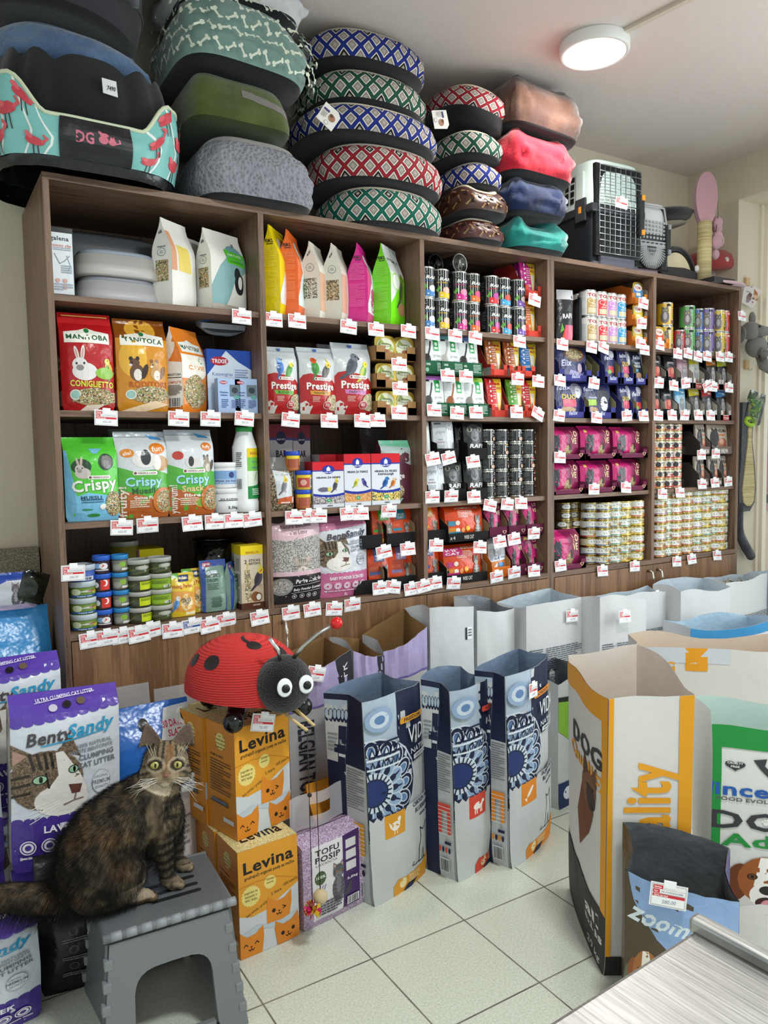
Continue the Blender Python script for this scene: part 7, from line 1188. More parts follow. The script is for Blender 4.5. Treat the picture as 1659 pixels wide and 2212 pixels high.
# ---------------------------------------------------------------- things hanging on the right wall
YH = RV
def hook(label, px_, py_):
    c = at(px_, py_, y=YH - .006); b = B(); b.box(-.017, .017, -.009, .006, -.024, .024, ('c9a878', 'soft'), .003); b.tube([(0, -.009, -.02), (0, -.02, -.032), (0, -.03, -.03), (0, -.034, -.02)], .0016, ('b9b4aa', 'metal'), 6)
    tag(b.ob('wall_hook', None, (c.x, YH - .0065, c.z)), label, 'hook', 'wooden wall hooks')
hook('small wooden wall hook above the hanging card', 1613, 610); hook('small wooden wall hook with two wire pins between plush elephant and green toys', 1612, 788)
c = at(1621, 642, y=YH - .03); b = B(); b.slab([(-.045, -.04), (.03, -.055), (.055, .05), (.01, .062), (-.05, .045)], -.0008, .0008, 'd6cdc9')
b.art(Surf(lambda u, v: (-.045 + .095 * u, -.0012, -.045 + .1 * v), 1, 1, .095, .1), [p([(60, 92), (84, 78), (96, 40), (84, 34), (66, 50)], 'a8683a'), e(76, 52, 14, 12, 'd8b090'), e(66, 42, 7, 6, '6a5a5a'), e(38, 40, 16, 20, '8a6a64'), e(42, 56, 12, 10, '5e4a48'), e(34, 22, 10, 10, '8a7a90'), t('care', 26, 70, 9, '6a6a70', 30, 0, 0), e(66, 22, 5, 4, 'a04a4a')]); tag(b.ob('hanging_card', None, c, (0, .22, -.35)), 'white card with animal pictures hanging beside the far cabinet', 'card')
gp = plush('85837f', 340., .8)
c = at(1628, 745, y=YH - .06)
T = thing('plush_elephant', 'grey corduroy plush elephant hanging beside the far cabinet', 'plush toy', (c.x - .02, YH - .062, c.z + .01), (0, 0, -.25))
b = B(); b.ball((.03, 0, -.02), .058, gp, (1.05, .8, 1), 20); b.ball((-.02, -.012, .06), .05, gp, (1, .85, .95), 20)
b.tube([(.0, -.02, .062), (.04, -.035, .055), (.075, -.04, .058), (.098, -.04, .08), (.102, -.038, .105)], [.036, .028, .022, .02, .017], gp, 12); b.tube([(.02, -.03, -.045), (.06, -.05, -.065), (.02, -.045, -.075)], .024, gp, 10); b.tube([(.055, 0, -.06), (.075, -.01, -.12), (.1, -.03, -.14)], [.026, .03, .028], gp, 12); b.ob('body', T)
b = B(); b.ball((-.075, .0, .04), .045, gp, (.3, .9, 1), 16); b.ball((.0, .0, .125), .03, gp, (.7, .4, 1.2), 14); b.ob('ears', T)
b = B(); b.ball((.0, -.053, .075), .006, '141414', (1, 1, 1), 10); b.ob('eye', T)
c = at(1630, 880, y=YH - .05)
T = thing('toy_bag', 'clear bag of green and lime toys hanging beside the far cabinet', 'toy bag', (c.x, YH - .05, c.z), (0, .28, -.2))
b = bag(.11, .17, .02, .02, .7, mat=('f2f5f2', 'clear'), seed=5); b.v = [(x, y, z - .085) for x, y, z in b.v]; b.ob('clear_bag', T)
b = B(); rg = random.Random(4)
for k in range(16):
    q = [V((rg.uniform(-.035, .035), rg.uniform(-.012, .008), rg.uniform(-.055, .05))) for _ in range(4)]; b.tube(q, .006, (rg.choice(('4a9a5a', '3f8a6a', 'a3cc3a', '7fb84a', 'b5d84a')), 'fab'), 6)
b.tube([(-.02 + .03 * math.cos(q), -.01, -.085 + .018 * math.sin(q)) for q in (2 * PI * i / 20 for i in range(20))], .011, ('a3cc3a', 'fab'), 8, True); b.ob('rope_toys', T)
gf = plush('4a4a50', 120., .9)
c0, c1 = at(1612, 890, y=YH - .03), at(1606, 1098, y=YH - .03)
T = thing('cat_scratcher', 'grey plush cat shaped scratcher with sisal belly and long tail, hanging by the far cabinet', 'scratcher', (c1.x + .02, YH - .03, c1.z))
H_ = c0.z - c1.z
pts = lambda k: [(-.055 - k, H_ + .05), (-.06 - k, H_ * .5), (-.075 - k, H_ * .25), (-.07 - k, .03), (-.03, -.01 - k), (.02, -.01 - k), (.055 + k, .03), (.065 + k, H_ * .2), (.05 + k, H_ * .45), (.025 + k, H_ * .7), (.03 + k, H_ + .05)]
b = B(); b.slab(pts(.006), -.012, .022, gf); b.ob('plush_backing', T)
b = B(); b.slab([(-.012, H_ + .04), (-.016, H_ * .7), (-.045, H_ * .35), (-.058, .1), (-.045, .03), (-.015, .012), (.02, .012), (.046, .04), (.052, H_ * .22), (.036, H_ * .46), (.016, H_ * .7), (.018, H_ + .04)], -.018, -.01, rope); b.ob('sisal_panel', T)
b = B(); b.tube([(-.05, .0, .03), (-.062, .0, -.06), (-.05, -.005, -.15), (-.01, -.01, -.21), (.035, -.012, -.26)], [.024, .024, .024, .026, .024], gf, 12); b.ball((.035, -.012, -.262), .024, gf); b.ob('tail', T)
b = B(); x = 3.70; b.box(x, x + .3, RV + .006, RV + .0175, .95, 1.5, 'b9868f', .003); b.art(Surf(lambda u, v: (x + .3 * u, RV + .0055, .95 + .55 * v), 1, 1, .3, .55), [r(0, 78, 100, 100, '7f7fb0'), e(40, 62, 40, 22, 'd07f8a'), e(20, 40, 26, 24, 'b06a78'), e(60, 30, 30, 20, 'c9909a'), e(14, 12, 12, 5, '4a4a52')]); tag(b.ob('poster', None), 'pink and mauve poster at the right edge beyond the door frame', 'poster')
c = at(1656, 745, y=.12); b = B(); b.ball((0, 0, 0), .03, plush('8a3a5a', 120., .6)); b.ball((0, 0, .035), .026, plush('5a5a5c', 120., .6)); tag(b.ob('plush_toy', None, (c.x + .035, .12, c.z)), 'bit of a plum and grey plush toy at the right edge', 'plush toy')
# ================================================================ floor, left: litter bags, boxes, ladybird, stool, cat
def stand(b, name, label, cat, loc, rot=0, group=None): return tag(b.ob(name, None, loc, rot), label, cat, group)
LAV = benty('5a3fa8', '47318c', '2f9ac8', 'LAVENDER', [t('ULTRA CLUMPING CAT LITTER', 50, 96.4, 1.7, 'ded6f0', 54, .06), l([(22, 94.2), (78, 97)], .25, 'ded6f0'), e(38, 91.3, 4, 1.7, 'c9c3d8'), e(51, 92.2, 4, 1.7, '17141c'), e(64, 93.2, 4, 1.7, '6a5648')], .6, (34, 50, 22))
lv = lambda seed, h=.44, w=.262: bag(w, h, .085, .028, .9, mat=('d3d9e2', 'film'), art=LAV, left=[r(0, 0, 100, 84, ('b9b2ab', 'film')), t('Sandy', 50, 30, 4, '4a9ab0', 70)], seed=seed, wr=.005, side=('b5aeb0', 'film'))
B.kind = 'film'
v1 = stand(lv(101), 'litter_bag', 'large white and purple lavender cat litter bag standing behind the cat', 'litter bag', (-.062, -.27, .262), (-.04, .035, 0))
v0_ = stand(lv(103, .245), 'litter_bag', 'white and purple cat litter bag lying under the large lavender bag', 'litter bag', (-.06, -.24, .0005))
dup(v0_, (-.335, -.20, .0005), 0, 'white and purple cat litter bag at the left edge carrying another, behind the cat tail')
dup(v1, (-.335, -.22, .262), (-.04, .0, 0), 'white and purple cat litter bag cut by the left edge, beside the large lavender bag')
stand(lv(102, .255), 'litter_bag', 'white and purple cat litter bag on the floor at the lower left corner', 'litter bag', (-.29, -.445, .0005))
v2 = stand(lv(104, .40), 'litter_bag', 'dark purple topped cat litter bag at the back left under the blue film sack', 'litter bag', (-.155, -.02, .35), (-.02, 0, 0))
dup(v1, (-.15, -.03, -.08), 0, 'purple cat litter bag hidden at the back left carrying another') if 0 else stand(lv(105, .345), 'litter_bag', 'purple cat litter bag on the floor at the back left carrying the dark purple one', 'litter bag', (-.155, -.01, .0005))
b = bag(.36, .85, .12, .05, .8, mat=('3a9ade', 'film'), seed=106, wr=.016); sk = stand(b, 'film_sack', 'big sack of crumpled blue plastic film at the left edge against the cabinet side', 'sack', (-.195, .20, .0005))
wv = bpy.data.materials.new('corrugated board edge'); t_ = nt(wv); b_ = t_.nodes['Principled BSDF']; L = t_.links.new
tc = N(t_, 'TexCoord'); vo = N(t_, 'TexVoronoi', Scale=210.0); L(tc.outputs['Object'], vo.inputs['Vector']); rp = ramp(t_, [(0, '2c2820'), (.45, '7d7462'), (1, 'a59a84')]); L(vo.outputs['Distance'], rp.inputs[0]); L(rp.outputs[0], b_.inputs['Base Color']); b_.inputs['Roughness'].default_value = .6
b = B(); S = Surf(lambda u, v: (-.17 + .165 * u, (.02 * math.sin(min(v, .92) / .92 * PI / 2) if v < .92 else .02 + (v - .92) * .5), v if v < .92 else .92 + .03 * math.sin((v - .92) / .08 * PI / 2)), 4, 24, .2, 1); b.surf(S, wv); b.box(-.17, -.005, .03, .06, 0, .95, wv); b.v = [(x, y, z * 1.06) for x, y, z in b.v]
tag(b.ob('scratch_board', None, (0, .385, .0005)), 'tall grey brown corrugated scratch board at the left beside the cabinet side', 'scratch board')
b = bag(.13, .11, .02, .012, .8, mat=('cdd0d8', 'film'), art=[r(0, 80, 100, 100, '2f4fae'), p([(0, 60), (60, 90), (100, 92), (100, 100), (0, 100)], '2f4fae'), *xf(a_catsit('6a6570', '4a4650', '9a96a0'), 56, 44, 26, 36, 0, 1.2), r(0, 0, 100, 14, 'b0a3c0')], seed=107); stand(b, 'small_packet', 'small packet with a grey cat and a blue top, lying on the blue film sack', 'packet', (-.115, .17, .852))
b = bag(.075, .095, .012, .01, .8, mat=('8f9a86', 'clear'), seed=108); T = thing('herb_packet', 'small clear packet of dried green herb leaning beside the grey cat packet', 'packet', (-.075, .155, .87), (0, .35, 0)); b.ob('clear_wrap', T)
b = bag(.06, .07, .008, .006, .8, mat=('300/4f5a34/7a8050/3c4428/98946a', 'seed'), seed=108); b.ob('dried_herb', T, (0, 0, .008))
def clearbag(label, x, y, w, h, art, seed, rot=0): return stand(bag(w, h, .06, .02, .75, mat=('b9b6b4', 'milky'), art=art, seed=seed, wr=.006), 'bedding_bag', label, 'bedding bag', (x, y, .0005), rot)
clearbag('cloudy clear bag with a drawn squirrel, behind the blue litter bag', .135, -.062, .17, .625, [g for g in xf([l([(.5, .6), (.8, .3), (.5, 0), (.7, -.6), (0, -.8), (-.3, -.2), (.2, .3), (.4, .7), (.6, .9), (.9, .6)], .09, '4a4a4c'), l([(-.2, -.7), (-.8, -.6), (-.9, .1), (-.4, .4), (-.3, 0), (-.6, -.1)], .09, '4a4a4c')], 50, 84, 6.5, 6.5, 0, .28)], 111)
clearbag('cloudy clear bag with a pink patch beside the squirrel bag', .30, -.062, .13, .60, [r(20, 78, 50, 92, 'c97a90')], 112)
b = bag(.20, .50, .06, .02, .85, mat=('dfe3e6', 'film'), art=[r(0, 60, 100, 100, 'c9c6c4'), r(0, 72, 90, 90, '8e1f28'), t('LI', 60, 81, 12, 'e9e4e0', 30), r(0, 55, 100, 71, '2f4f8a'), t('% PRIRODNI', 50, 66, 4, 'e4e8f0', 80)], seed=113); stand(b, 'litter_bag', 'white bag with dark red and blue bands between the cat and lavender bag', 'litter bag', (.035, -.15, .0005))
b = bag(.235, .615, .09, .03, .85, mat=('2a66b8', 'film'), seed=114, wr=.006, art=[p([(0, 0), (100, 0), (100, 16), (0, 12)], 'c41f5a'), p([(0, 12), (100, 16), (100, 62), (70, 74), (40, 66), (0, 70)], 'd9d3d2'), p([(64, 30), (92, 30), (92, 56), (64, 56)], 'efe9e8'), *para(66, 32, 90, 44, 5, 'a8a0a0'), r(68, 45, 80, 51, 'c4305a'), t('NEW', 86, 66, 3.4, '2a2a30', 22), p([(60, 84), (100, 80), (100, 98), (70, 97)], 'd6dade'), t('30 DAYS', 77, 91, 2.6, 'c03a5a', 24), t('SLAT', 78, 87.4, 2.6, 'c03a5a', 16), e(90, 93, 6, 3.4, 'f0f0f0'), e(92, 93, 3.4, 2.2, '1c1c20'), e(90, 82, 6, 3.4, 'f0f0f0'), e(92, 82, 3.4, 2.2, '1c1c20'), e(44, 92, 6, 2.4, '14161c'), e(84, 6, 13, 5.2, 'ecd9e0'), e(84, 6, 12, 4.7, 'c41f5a'), t('M', 84, 6, 4, 'ecd9e0', 12), r(70, 48, 96, 49, '9a9494')]); stand(b, 'litter_bag', 'tall blue litter bag with a pink foot right behind the cat', 'litter bag', (.165, -.235, .0005))
pricetag(412, 1690, 4, 'blue and white price tag on the blue litter bag behind the cat', -.315, True, None)
b = bag(.215, .335, .09, .03, .8, mat=('0e0d10', 'film'), seed=115, wr=.007, art=[e(88, 42, 40, 26, 'cfc9c6'), e(88, 42, 38, 24.5, GREY), p([(84, 58), (100, 62), (100, 30), (88, 36), (92, 46)], '0b0b0c'), p([(10, 66), (58, 74), (90, 76), (60, 66), (36, 60), (10, 58)], 'b5799c'), t('POWDER', 40, 67.5, 3, 'e0c3d4', 32, .12)] + [g for i in range(3) for g in (e(34, 48 - 13 * i, 5, 3, '4a4a4e'), e(34, 48 - 13 * i, 4, 2.4, '0e0d10'))] + para(22, 40, 50, 43, 2, '6a6a70') + para(22, 27, 50, 30, 2, '6a6a70') + para(22, 14, 50, 17, 2, '6a6a70'), left=[r(20, 30, 80, 60, '3a3a3e')]); stand(b, 'litter_bag', 'glossy black litter bag with a big pale circle on the floor beside the stool', 'litter bag', (-.045, -.382, .0005), .0)
B.kind = 'soft'
# ---- orange cat litter boxes
def lcat(m, wink=0): return [p([(-.9, -.8), (-.95, .5), (-.85, 1), (-.3, .55), (.35, .62), (.9, 1.05), (.95, .3), (.8, -.8)], m), e(-.4, -.05, .14, .14, '1c1512') if wink < 2 else l([(-.55, -.05), (-.4, .1), (-.25, -.05)], .07, '1c1512'), (l([(.25, .12), (.5, 0), (.28, -.1)], .07, '1c1512') if wink == 1 else l([(.25, -.05), (.4, .1), (.55, -.05)], .07, '1c1512') if wink == 2 else e(.4, 0, .13, .14, '1c1512')), p([(-.1, -.12), (.1, -.12), (0, -.24)], '1c1512'), l([(-.2, -.3), (-.08, -.42), (0, -.28), (.1, -.42), (.22, -.3)], .06, '1c1512')]
ORG = 'dd982b'
LA = [p([(0, 44), (30, 46), (60, 40), (100, 30), (100, 100), (0, 100)], ORG), p([(0, 44), (20, 48), (50, 54), (80, 62), (100, 70), (100, 66), (70, 56), (40, 48), (0, 38)], 'c4c4c0')] + [t('Levina', 50, 84, 11, '1a1614', 86, .03), t('grudvajući organski posip za mačke', 52, 74.5, 3, '2c2218', 84, .03), seal(20, 56, 10, .62, 'e6d27a'), t('pogodan za', 20, 60, 2.2, '6a5a2a', 22), t('bacanje u', 20, 56.4, 2.2, '6a5a2a', 20), t('WC šolju', 20, 52.8, 2.2, '6a5a2a', 20), seal(52, 63, 6.6, .62, 'e6d27a'), t('veoma', 52, 66, 1.6, '6a5a2a', 12), t('dobrih', 52, 63, 1.6, '6a5a2a', 12), t('bez mirisa i prašine', 30, 42.5, 2.8, '4a3c28', 40, .35, 0), t('5 litara', 62, 52, 2.8, '4a3c28', 18, .2, 0), t('100% kukuruz', 86, 57, 2.8, '4a3c28', 26, .2, 0), l([(0, 66), (30, 68), (65, 66), (100, 58)], .4, 'b87a1c')]
LA = [r(0, 0, 100, 100, ORG), p([(0, 0), (100, 0), (100, 54), (72, 46), (46, 38), (20, 36), (0, 40)], 'c9cdd0')] + LA[2:] + xf(lcat('d98424', 1), 66, 35, 14, 14, -.05, .62) + [p([(0, 22), (30, 27), (60, 22), (100, 28), (100, 24), (60, 18), (30, 23), (0, 18)], 'b9c4cc')] + xf(lcat('d98424', 2), 18, 11, 14, 14, 0, .62) + xf(lcat('d07c22'), 80, 11, 14, 14, .1, .62)
LS = [r(0, 0, 100, 100, 'cf8420'), seal(52, 84, 8, .45, 'e6d27a', 18), *[t(s, 52, 89 - 3.4 * i, 1.8, '6a5a2a', 34) for i, s in enumerate(('9 od 10', 'mačaka', 'preporučuje', 'Levinu'))], t('KOME KORISTI?', 40, 70, 1.8, '2c2218', 50), *para(14, 36, 86, 66, 12, '4a3a20', 3, .4), r(14, 27, 80, 28, '2a2a34'), r(20, 28, 74, 31, '5a6a80'), r(60, 13, 96, 17, 'd8d8dc')]
lev = carton(ORG, LA, left=LS, top=[r(0, 0, 100, 100, ('700/d8c98a/a8945a/efe6b8/c9b56a/e0d3a0', 'seed')), t('Levina', 52, 48, 34, '1a1614', 72, 0)], d=.135, side='cf8420', k='soft')
b = lev(.172, .286); l0 = stand(b, 'litter_box', 'orange cat litter box on the floor in front, with grinning cats', 'box', (.388, -.548, .0008), .06)
l0.location = V((.303, -.5546, .0008)) + V((.086 * math.cos(.06), .086 * math.sin(.06), 0))
fl_ = lambda o, k: o.location + V((-math.sin(o.rotation_euler.z) * k, math.cos(o.rotation_euler.z) * k, 0))
l1 = dup(l0, fl_(l0, .14) + V((-.004, 0, 0)), .06, 'orange cat litter box on the floor behind its twin, mostly hidden')
l2 = dup(l0, (.328 + .086 * math.cos(.24), -.4977 + .086 * math.sin(.24), .2885), .24, 'orange cat litter box upright in the upper layer, under the toy ladybird'); l2.scale = (1.04, 1, 1.05)
l3 = dup(l2, fl_(l2, .139) + V((-.006, -.003, 0)), .24, 'orange cat litter box in the upper layer behind the front one')
b = bag(.215, .25, .11, .004, .97, mat=('420/b39bb8/8a7290/cdb8d0/9d86a4/bba6c0', 'seed'), seed=121, wr=.002, art=[p([(14, 8), (62, 8), (62, 92), (14, 92)], 'dcd9dc'), p([(62, 8), (90, 8), (90, 94), (62, 92)], '43265e'), t('TOFU', 38, 84, 6.4, '2c2a30', 38), t('POSIP', 38, 76, 6.4, '2c2a30', 40), t('LAVANDA', 36, 70, 3, '4a4650', 34, b=0), *[r(67, 76 - 13 * i, 84, 86 - 13 * i, 'd6d3d8') for i in range(3)], seal(26, 55, 8, .9, '4a5a3a', 12, .95), t('100%', 26, 56, 3.2, 'e0e6d6', 15), *[l([(18 + 4 * i, 30), (26 + 4 * i, 46)], 1, '6a5a9a') for i in range(3)], *xf(a_catsit('5e5a62', '45424a', '74707a', 'c98a3a'), 54, 46, 21, 24, 0, .86), *para(18, 12, 58, 27, 5, '4a4650', 2, .6), *bars(68, 12, 86, 20, '2a2a30', 12, 3, 'e4e2e6'), t('2,5kg', 76, 42, 2.6, 'e9e4ee', 18)])
T = thing('litter_pack', 'lilac tofu litter pack with a grey cat and clear handle, right of the orange boxes', 'litter pack', (.586, -.475, .0008), .16); b.ob('filled_pack', T)
b = B(); S = Surf(lambda u, v: ((u - .5) * .205, .01 + .008 * math.sin(u * 9), .25 + .1 * v), 24, 6, .205, .1); q = [k for k in range(24) for _ in range(6)]
nu = 25; fs = [[j * nu + i, j * nu + i + 1, (j + 1) * nu + i + 1, (j + 1) * nu + i] for j in range(6) for i in range(24) if not (8 <= i < 16 and 2 <= j < 4)]
b.add([x for row_ in S.P for x in row_], fs, ('d6d3d8', 'milky')); b.ob('clear_handle', T)
b = bag(.19, .30, .10, .01, .6, mat=('d08c24', 'paper'), seed=122); stand(b, 'paper_bag', 'orange yellow paper bag with a folded top, behind the lilac tofu pack', 'paper bag', (.71, -.30, .0005), .1)
# ---- toy ladybird scratcher
def at_(p_, y): return at(p_[0], p_[1], y=y)
T = thing('ladybird_toy', 'red sisal ladybird cat toy with googly eyes standing on the orange boxes', 'cat toy', (.40, -.40, .59))
ymat = bpy.data.materials.new('wound red yarn'); t_ = nt(ymat); b_ = t_.nodes['Principled BSDF']; L = t_.links.new
tc = N(t_, 'TexCoord'); wa = N(t_, 'TexWave', Scale=52.0, Distortion=1.2, Detail=2.0); wa.bands_direction = 'Z'; wa.inputs['Detail Scale'].default_value = 1.5; bp = N(t_, 'Bump', Strength=.9, Distance=.004); L(tc.outputs['Object'], wa.inputs['Vector']); L(wa.outputs['Fac'], bp.inputs['Height']); L(bp.outputs[0], b_.inputs['Normal'])
b_.inputs['Base Color'].default_value = lin('c92f2c'); b_.inputs['Roughness'].default_value = .9
RD = .165
def dome(u, v):
    th = -PI / 2 + (u - .5) * 2 * PI; f = v * PI / 2; return V((RD * math.cos(f) ** .8 * math.cos(th), RD * math.cos(f) ** .8 * math.sin(th), .062 + .158 * math.sin(f) ** .92 + .02 * math.cos(th) * -1 * (1 - v)))
b = B(); S = Surf(dome, 48, 14, 2 * PI * RD, .23); b.surf(S, ymat); b.add([dome(i / 48, 0) for i in range(48)], [list(range(48))[::-1]], ymat)
b.art(S, [e(24, 40, 2.6, 9, '231b1e'), e(33, 44, 2.8, 10, '231b1e'), e(49, 74, 4, 8, '231b1e'), e(60, 58, 3, 9, '231b1e'), p([(36, 99), (41, 99), (50, 74), (47, 74)], '231b1e'), e(15, 60, 3, 9, '231b1e')], .0008); b.ob('shell', T)
hc = V((.045, -.155, .115)); b = B(); b.ball(hc, .076, plush('0d0c0d', 260., .9), (1, .85, 1), 24); b.ob('head', T)
fw = (V((CAM[0] - .3, CAM[1], CAM[2])) - V((.46, -.55, .7))).normalized(); fw = V((fw.x * .4 + .1, fw.y, fw.z * .15)).normalized(); rt = V((-fw.y, fw.x, 0)).normalized()
for s in (-1, 1):
    c_ = hc + V((.012, 0, .005)) + rt * (-.029 * s * 1.0) * -1 + fw * (.0615 if s < 0 else .058); b = B(); b.lathe([(.024, 0), (.024, .003), (.02, .005), (.001, .005)], 24, ('e8ebec', 'soft'), .82, 1); ey = b.ob('eye', T, c_); ey.rotation_euler = fw.to_track_quat('Z', 'Y').to_euler()
    b = B(); b.lathe([(.011, .005), (.0105, .0075), (.001, .0078)], 20, ('141416', 'soft')); b.ob('pupil', ey, (.002, -.002, 0))
b = B(); b.tube([hc + V((-.018, -.02, .07)), hc + V((-.026, -.025, .1)), hc + V((-.045, -.02, .13))], .0052, ('d0d0d0', 'metal'), 10); b.ob('antenna', T)
a_ = [hc + V((.02, -.02, .07)), hc + V((.045, -.03, .1)), hc + V((.08, -.04, .128)), hc + V((.132, -.05, .152))]; b = B(); b.tube(a_, .0055, ('b5b3ae', 'metal'), 10); an = b.ob('antenna', T); b = B(); b.ball(a_[-1], .0165, ('d01a1c', 'gloss'), (1, 1, 1), 18); b.ob('red_bead', an)
for x, y, z in ((-.085, -.125, .028), (.115, -.115, .03), (-.07, .11, .028), (.09, .12, .028)):
    b = B(); b.tube([(x, y, z), (x * .6, y * .6, z + .022)], [.024, .026], ('0c0c0e', 'gloss'), 16); b.ball((x, y, z), .027, ('0c0c0e', 'gloss'), (1, 1, 1), 16); b.ob('foot', T)
b = B()
s0, s1 = V((.03, -.08, .05)), V((.08, -.215, .0)); s2 = V((.105, -.205, .005)); b.tube([s0, s1], .0042, ('c9b07a', 'soft'), 8); b.tube([s0 + V((.04, 0, .005)), s2], .0042, ('c9b07a', 'soft'), 8); b.ob('stick', T)
b = B(); b.tube([s1, s1 + V((0, -.004, -.46))], .0012, '1c1a18', 6); b.tube([s2, s2 + V((.004, -.004, -.45))], .0012, '1c1a18', 6); b.ob('cord', T)
b = B(); b.ball(s1 + V((0, -.004, -.17)), .006, '141216', (1, 1, 1), 10); b.ob('bead', T)
b = B(); c_ = s1 + V((0, -.006, -.478)); rg = random.Random(3)
for k in range(60):
    d_ = V((rg.gauss(0, 1), rg.gauss(0, 1), rg.gauss(0, 1))).normalized(); q = d_.orthogonal().normalized() * .005; b.add([c_ - q, c_ + q, c_ + q + d_ * .024, c_ - q + d_ * .024], [[0, 1, 2, 3]], (rg.choice(('c92a6a', 'd8b82a', 'b01f4a', 'e0c94a')), 'gloss'), False)
b.ob('tinsel_ball', T); b = B(); b.ball(s2 + V((.004, -.004, -.463)), .02, ('cbb892', 'fab')); b.ob('twine_ball', T)
pricetag(568, 1560, 14, 'red and white price tag on the upper orange litter box below the ladybird', -.505, False, None)
# ---- folding step stool
SM = bpy.data.materials.new('grey diamond plate plastic'); t_ = nt(SM); b_ = t_.nodes['Principled BSDF']; L = t_.links.new
tc = N(t_, 'TexCoord'); mp = N(t_, 'Mapping'); mp.inputs['Rotation'].default_value = (0, 0, PI / 4); ck = N(t_, 'TexBrick', Scale=38.0); ck.inputs['Mortar Size'].default_value = .03; bp = N(t_, 'Bump', Strength=.5, Distance=.002); L(tc.outputs['Object'], mp.inputs[0]); L(mp.outputs[0], ck.inputs['Vector']); L(ck.outputs['Fac'], bp.inputs['Height']); L(bp.outputs[0], b_.inputs['Normal'])
b_.inputs['Base Color'].default_value = lin('6b6f73'); b_.inputs['Roughness'].default_value = .38; b_.inputs['Metallic'].default_value = .25; GP = ('74777a', 'plas')
T = thing('step_stool', 'grey plastic folding step stool with a patterned top, the cat sitting on it', 'step stool', (.09, -.607, 0), -.057)
W2, D2, HS = .1425, .118, .285
b = B(); b.box(-W2, W2, -D2, D2, HS - .022, HS, SM, .006)
for x, y in ((.02, -.045), (.02, -.015), (.02, .02)): b.slab([(x - .06 + .008 * (1 - math.cos(q)) if math.cos(q) < 0 else x + .06 + .008 * math.cos(q), y + .007 * math.sin(q)) for q in (2 * PI * i / 16 for i in range(16))], HS - .001, HS + .0004, '1b1d1f', 'z')
b.tube([(-W2, -D2, HS - .008), (W2, -D2, HS - .008)], .009, GP, 12); b.tube([(-W2, D2, HS - .008), (W2, D2, HS - .008)], .009, GP, 12); top = b.ob('step_top', T)
for i in range(9): x = -W2 + .016 + i * .0315; b = B(); b.tube([(x, -D2, HS - .0085), (x + .022, -D2, HS - .0085)], .0098, ('8a8e92', 'plas'), 12); b.ob('hinge_knuckle', top)
def panel(sy):
    b = B(); z1 = HS - .024; arch = [(.09, .03)] + [(.086 * math.copysign(abs(math.cos(q)) ** .5, math.cos(q)), .11 + .08 * math.sin(q) ** .6) for q in (PI * i / 14 for i in range(15))] + [(-.09, .03)]
    pts = [(-.158, 0), (-.13, z1), (.13, z1), (.158, 0), (.1, 0)] + arch + [(-.1, 0)]
    b.slab(pts, -.007, .007, SM if sy > 0 else GP); b.box(-.085, .085, -.006, .006, .004, .032, GP)
    b.v = [(x, sy * (D2 - .006 + (1 - z / z1) * .038) + y, z) for x, y, z in b.v]; o = b.ob('leg_panel', T)
    for s in (-1, 1):
        for k in range(5): z = .04 + k * .045; xx = s * (.155 - .028 * z / z1); yy = sy * (D2 - .006 + (1 - z / z1) * .038); b = B(); b.box(xx - .012, xx + .006, yy - .010, yy + .010, z - .011, z + .011, ('7d8184', 'plas'), .003); b.ob('hinge_lug', o)
panel(-1); panel(1)
for s in (-1, 1):
    b = B(); z1 = HS - .026; m_ = .02
    for a, c in ((-1, 0), (0, 1)):
        y0, y1 = (a * D2 * .95, c * D2 * .95); x0, x1 = s * (.136 - (m_ if a == 0 else 0)), s * (.136 - (m_ if c == 0 else 0)); k0 = .02 if a else 0; k1 = .02 if c else 0
        vs_ = [(x0 + s * .016, y0 + a * .03, .0), (x1 + s * .016, y1 + c * .03, .0), (x1 - s * .004, y1, z1), (x0 - s * .004, y0, z1)]; b.add(vs_ + [(x + s * .006, y, z) for x, y, z in vs_], [[0, 1, 2, 3], [7, 6, 5, 4], [0, 4, 5, 1], [1, 5, 6, 2], [2, 6, 7, 3], [3, 7, 4, 0]], SM, False)
    b.ob('side_panel', T)
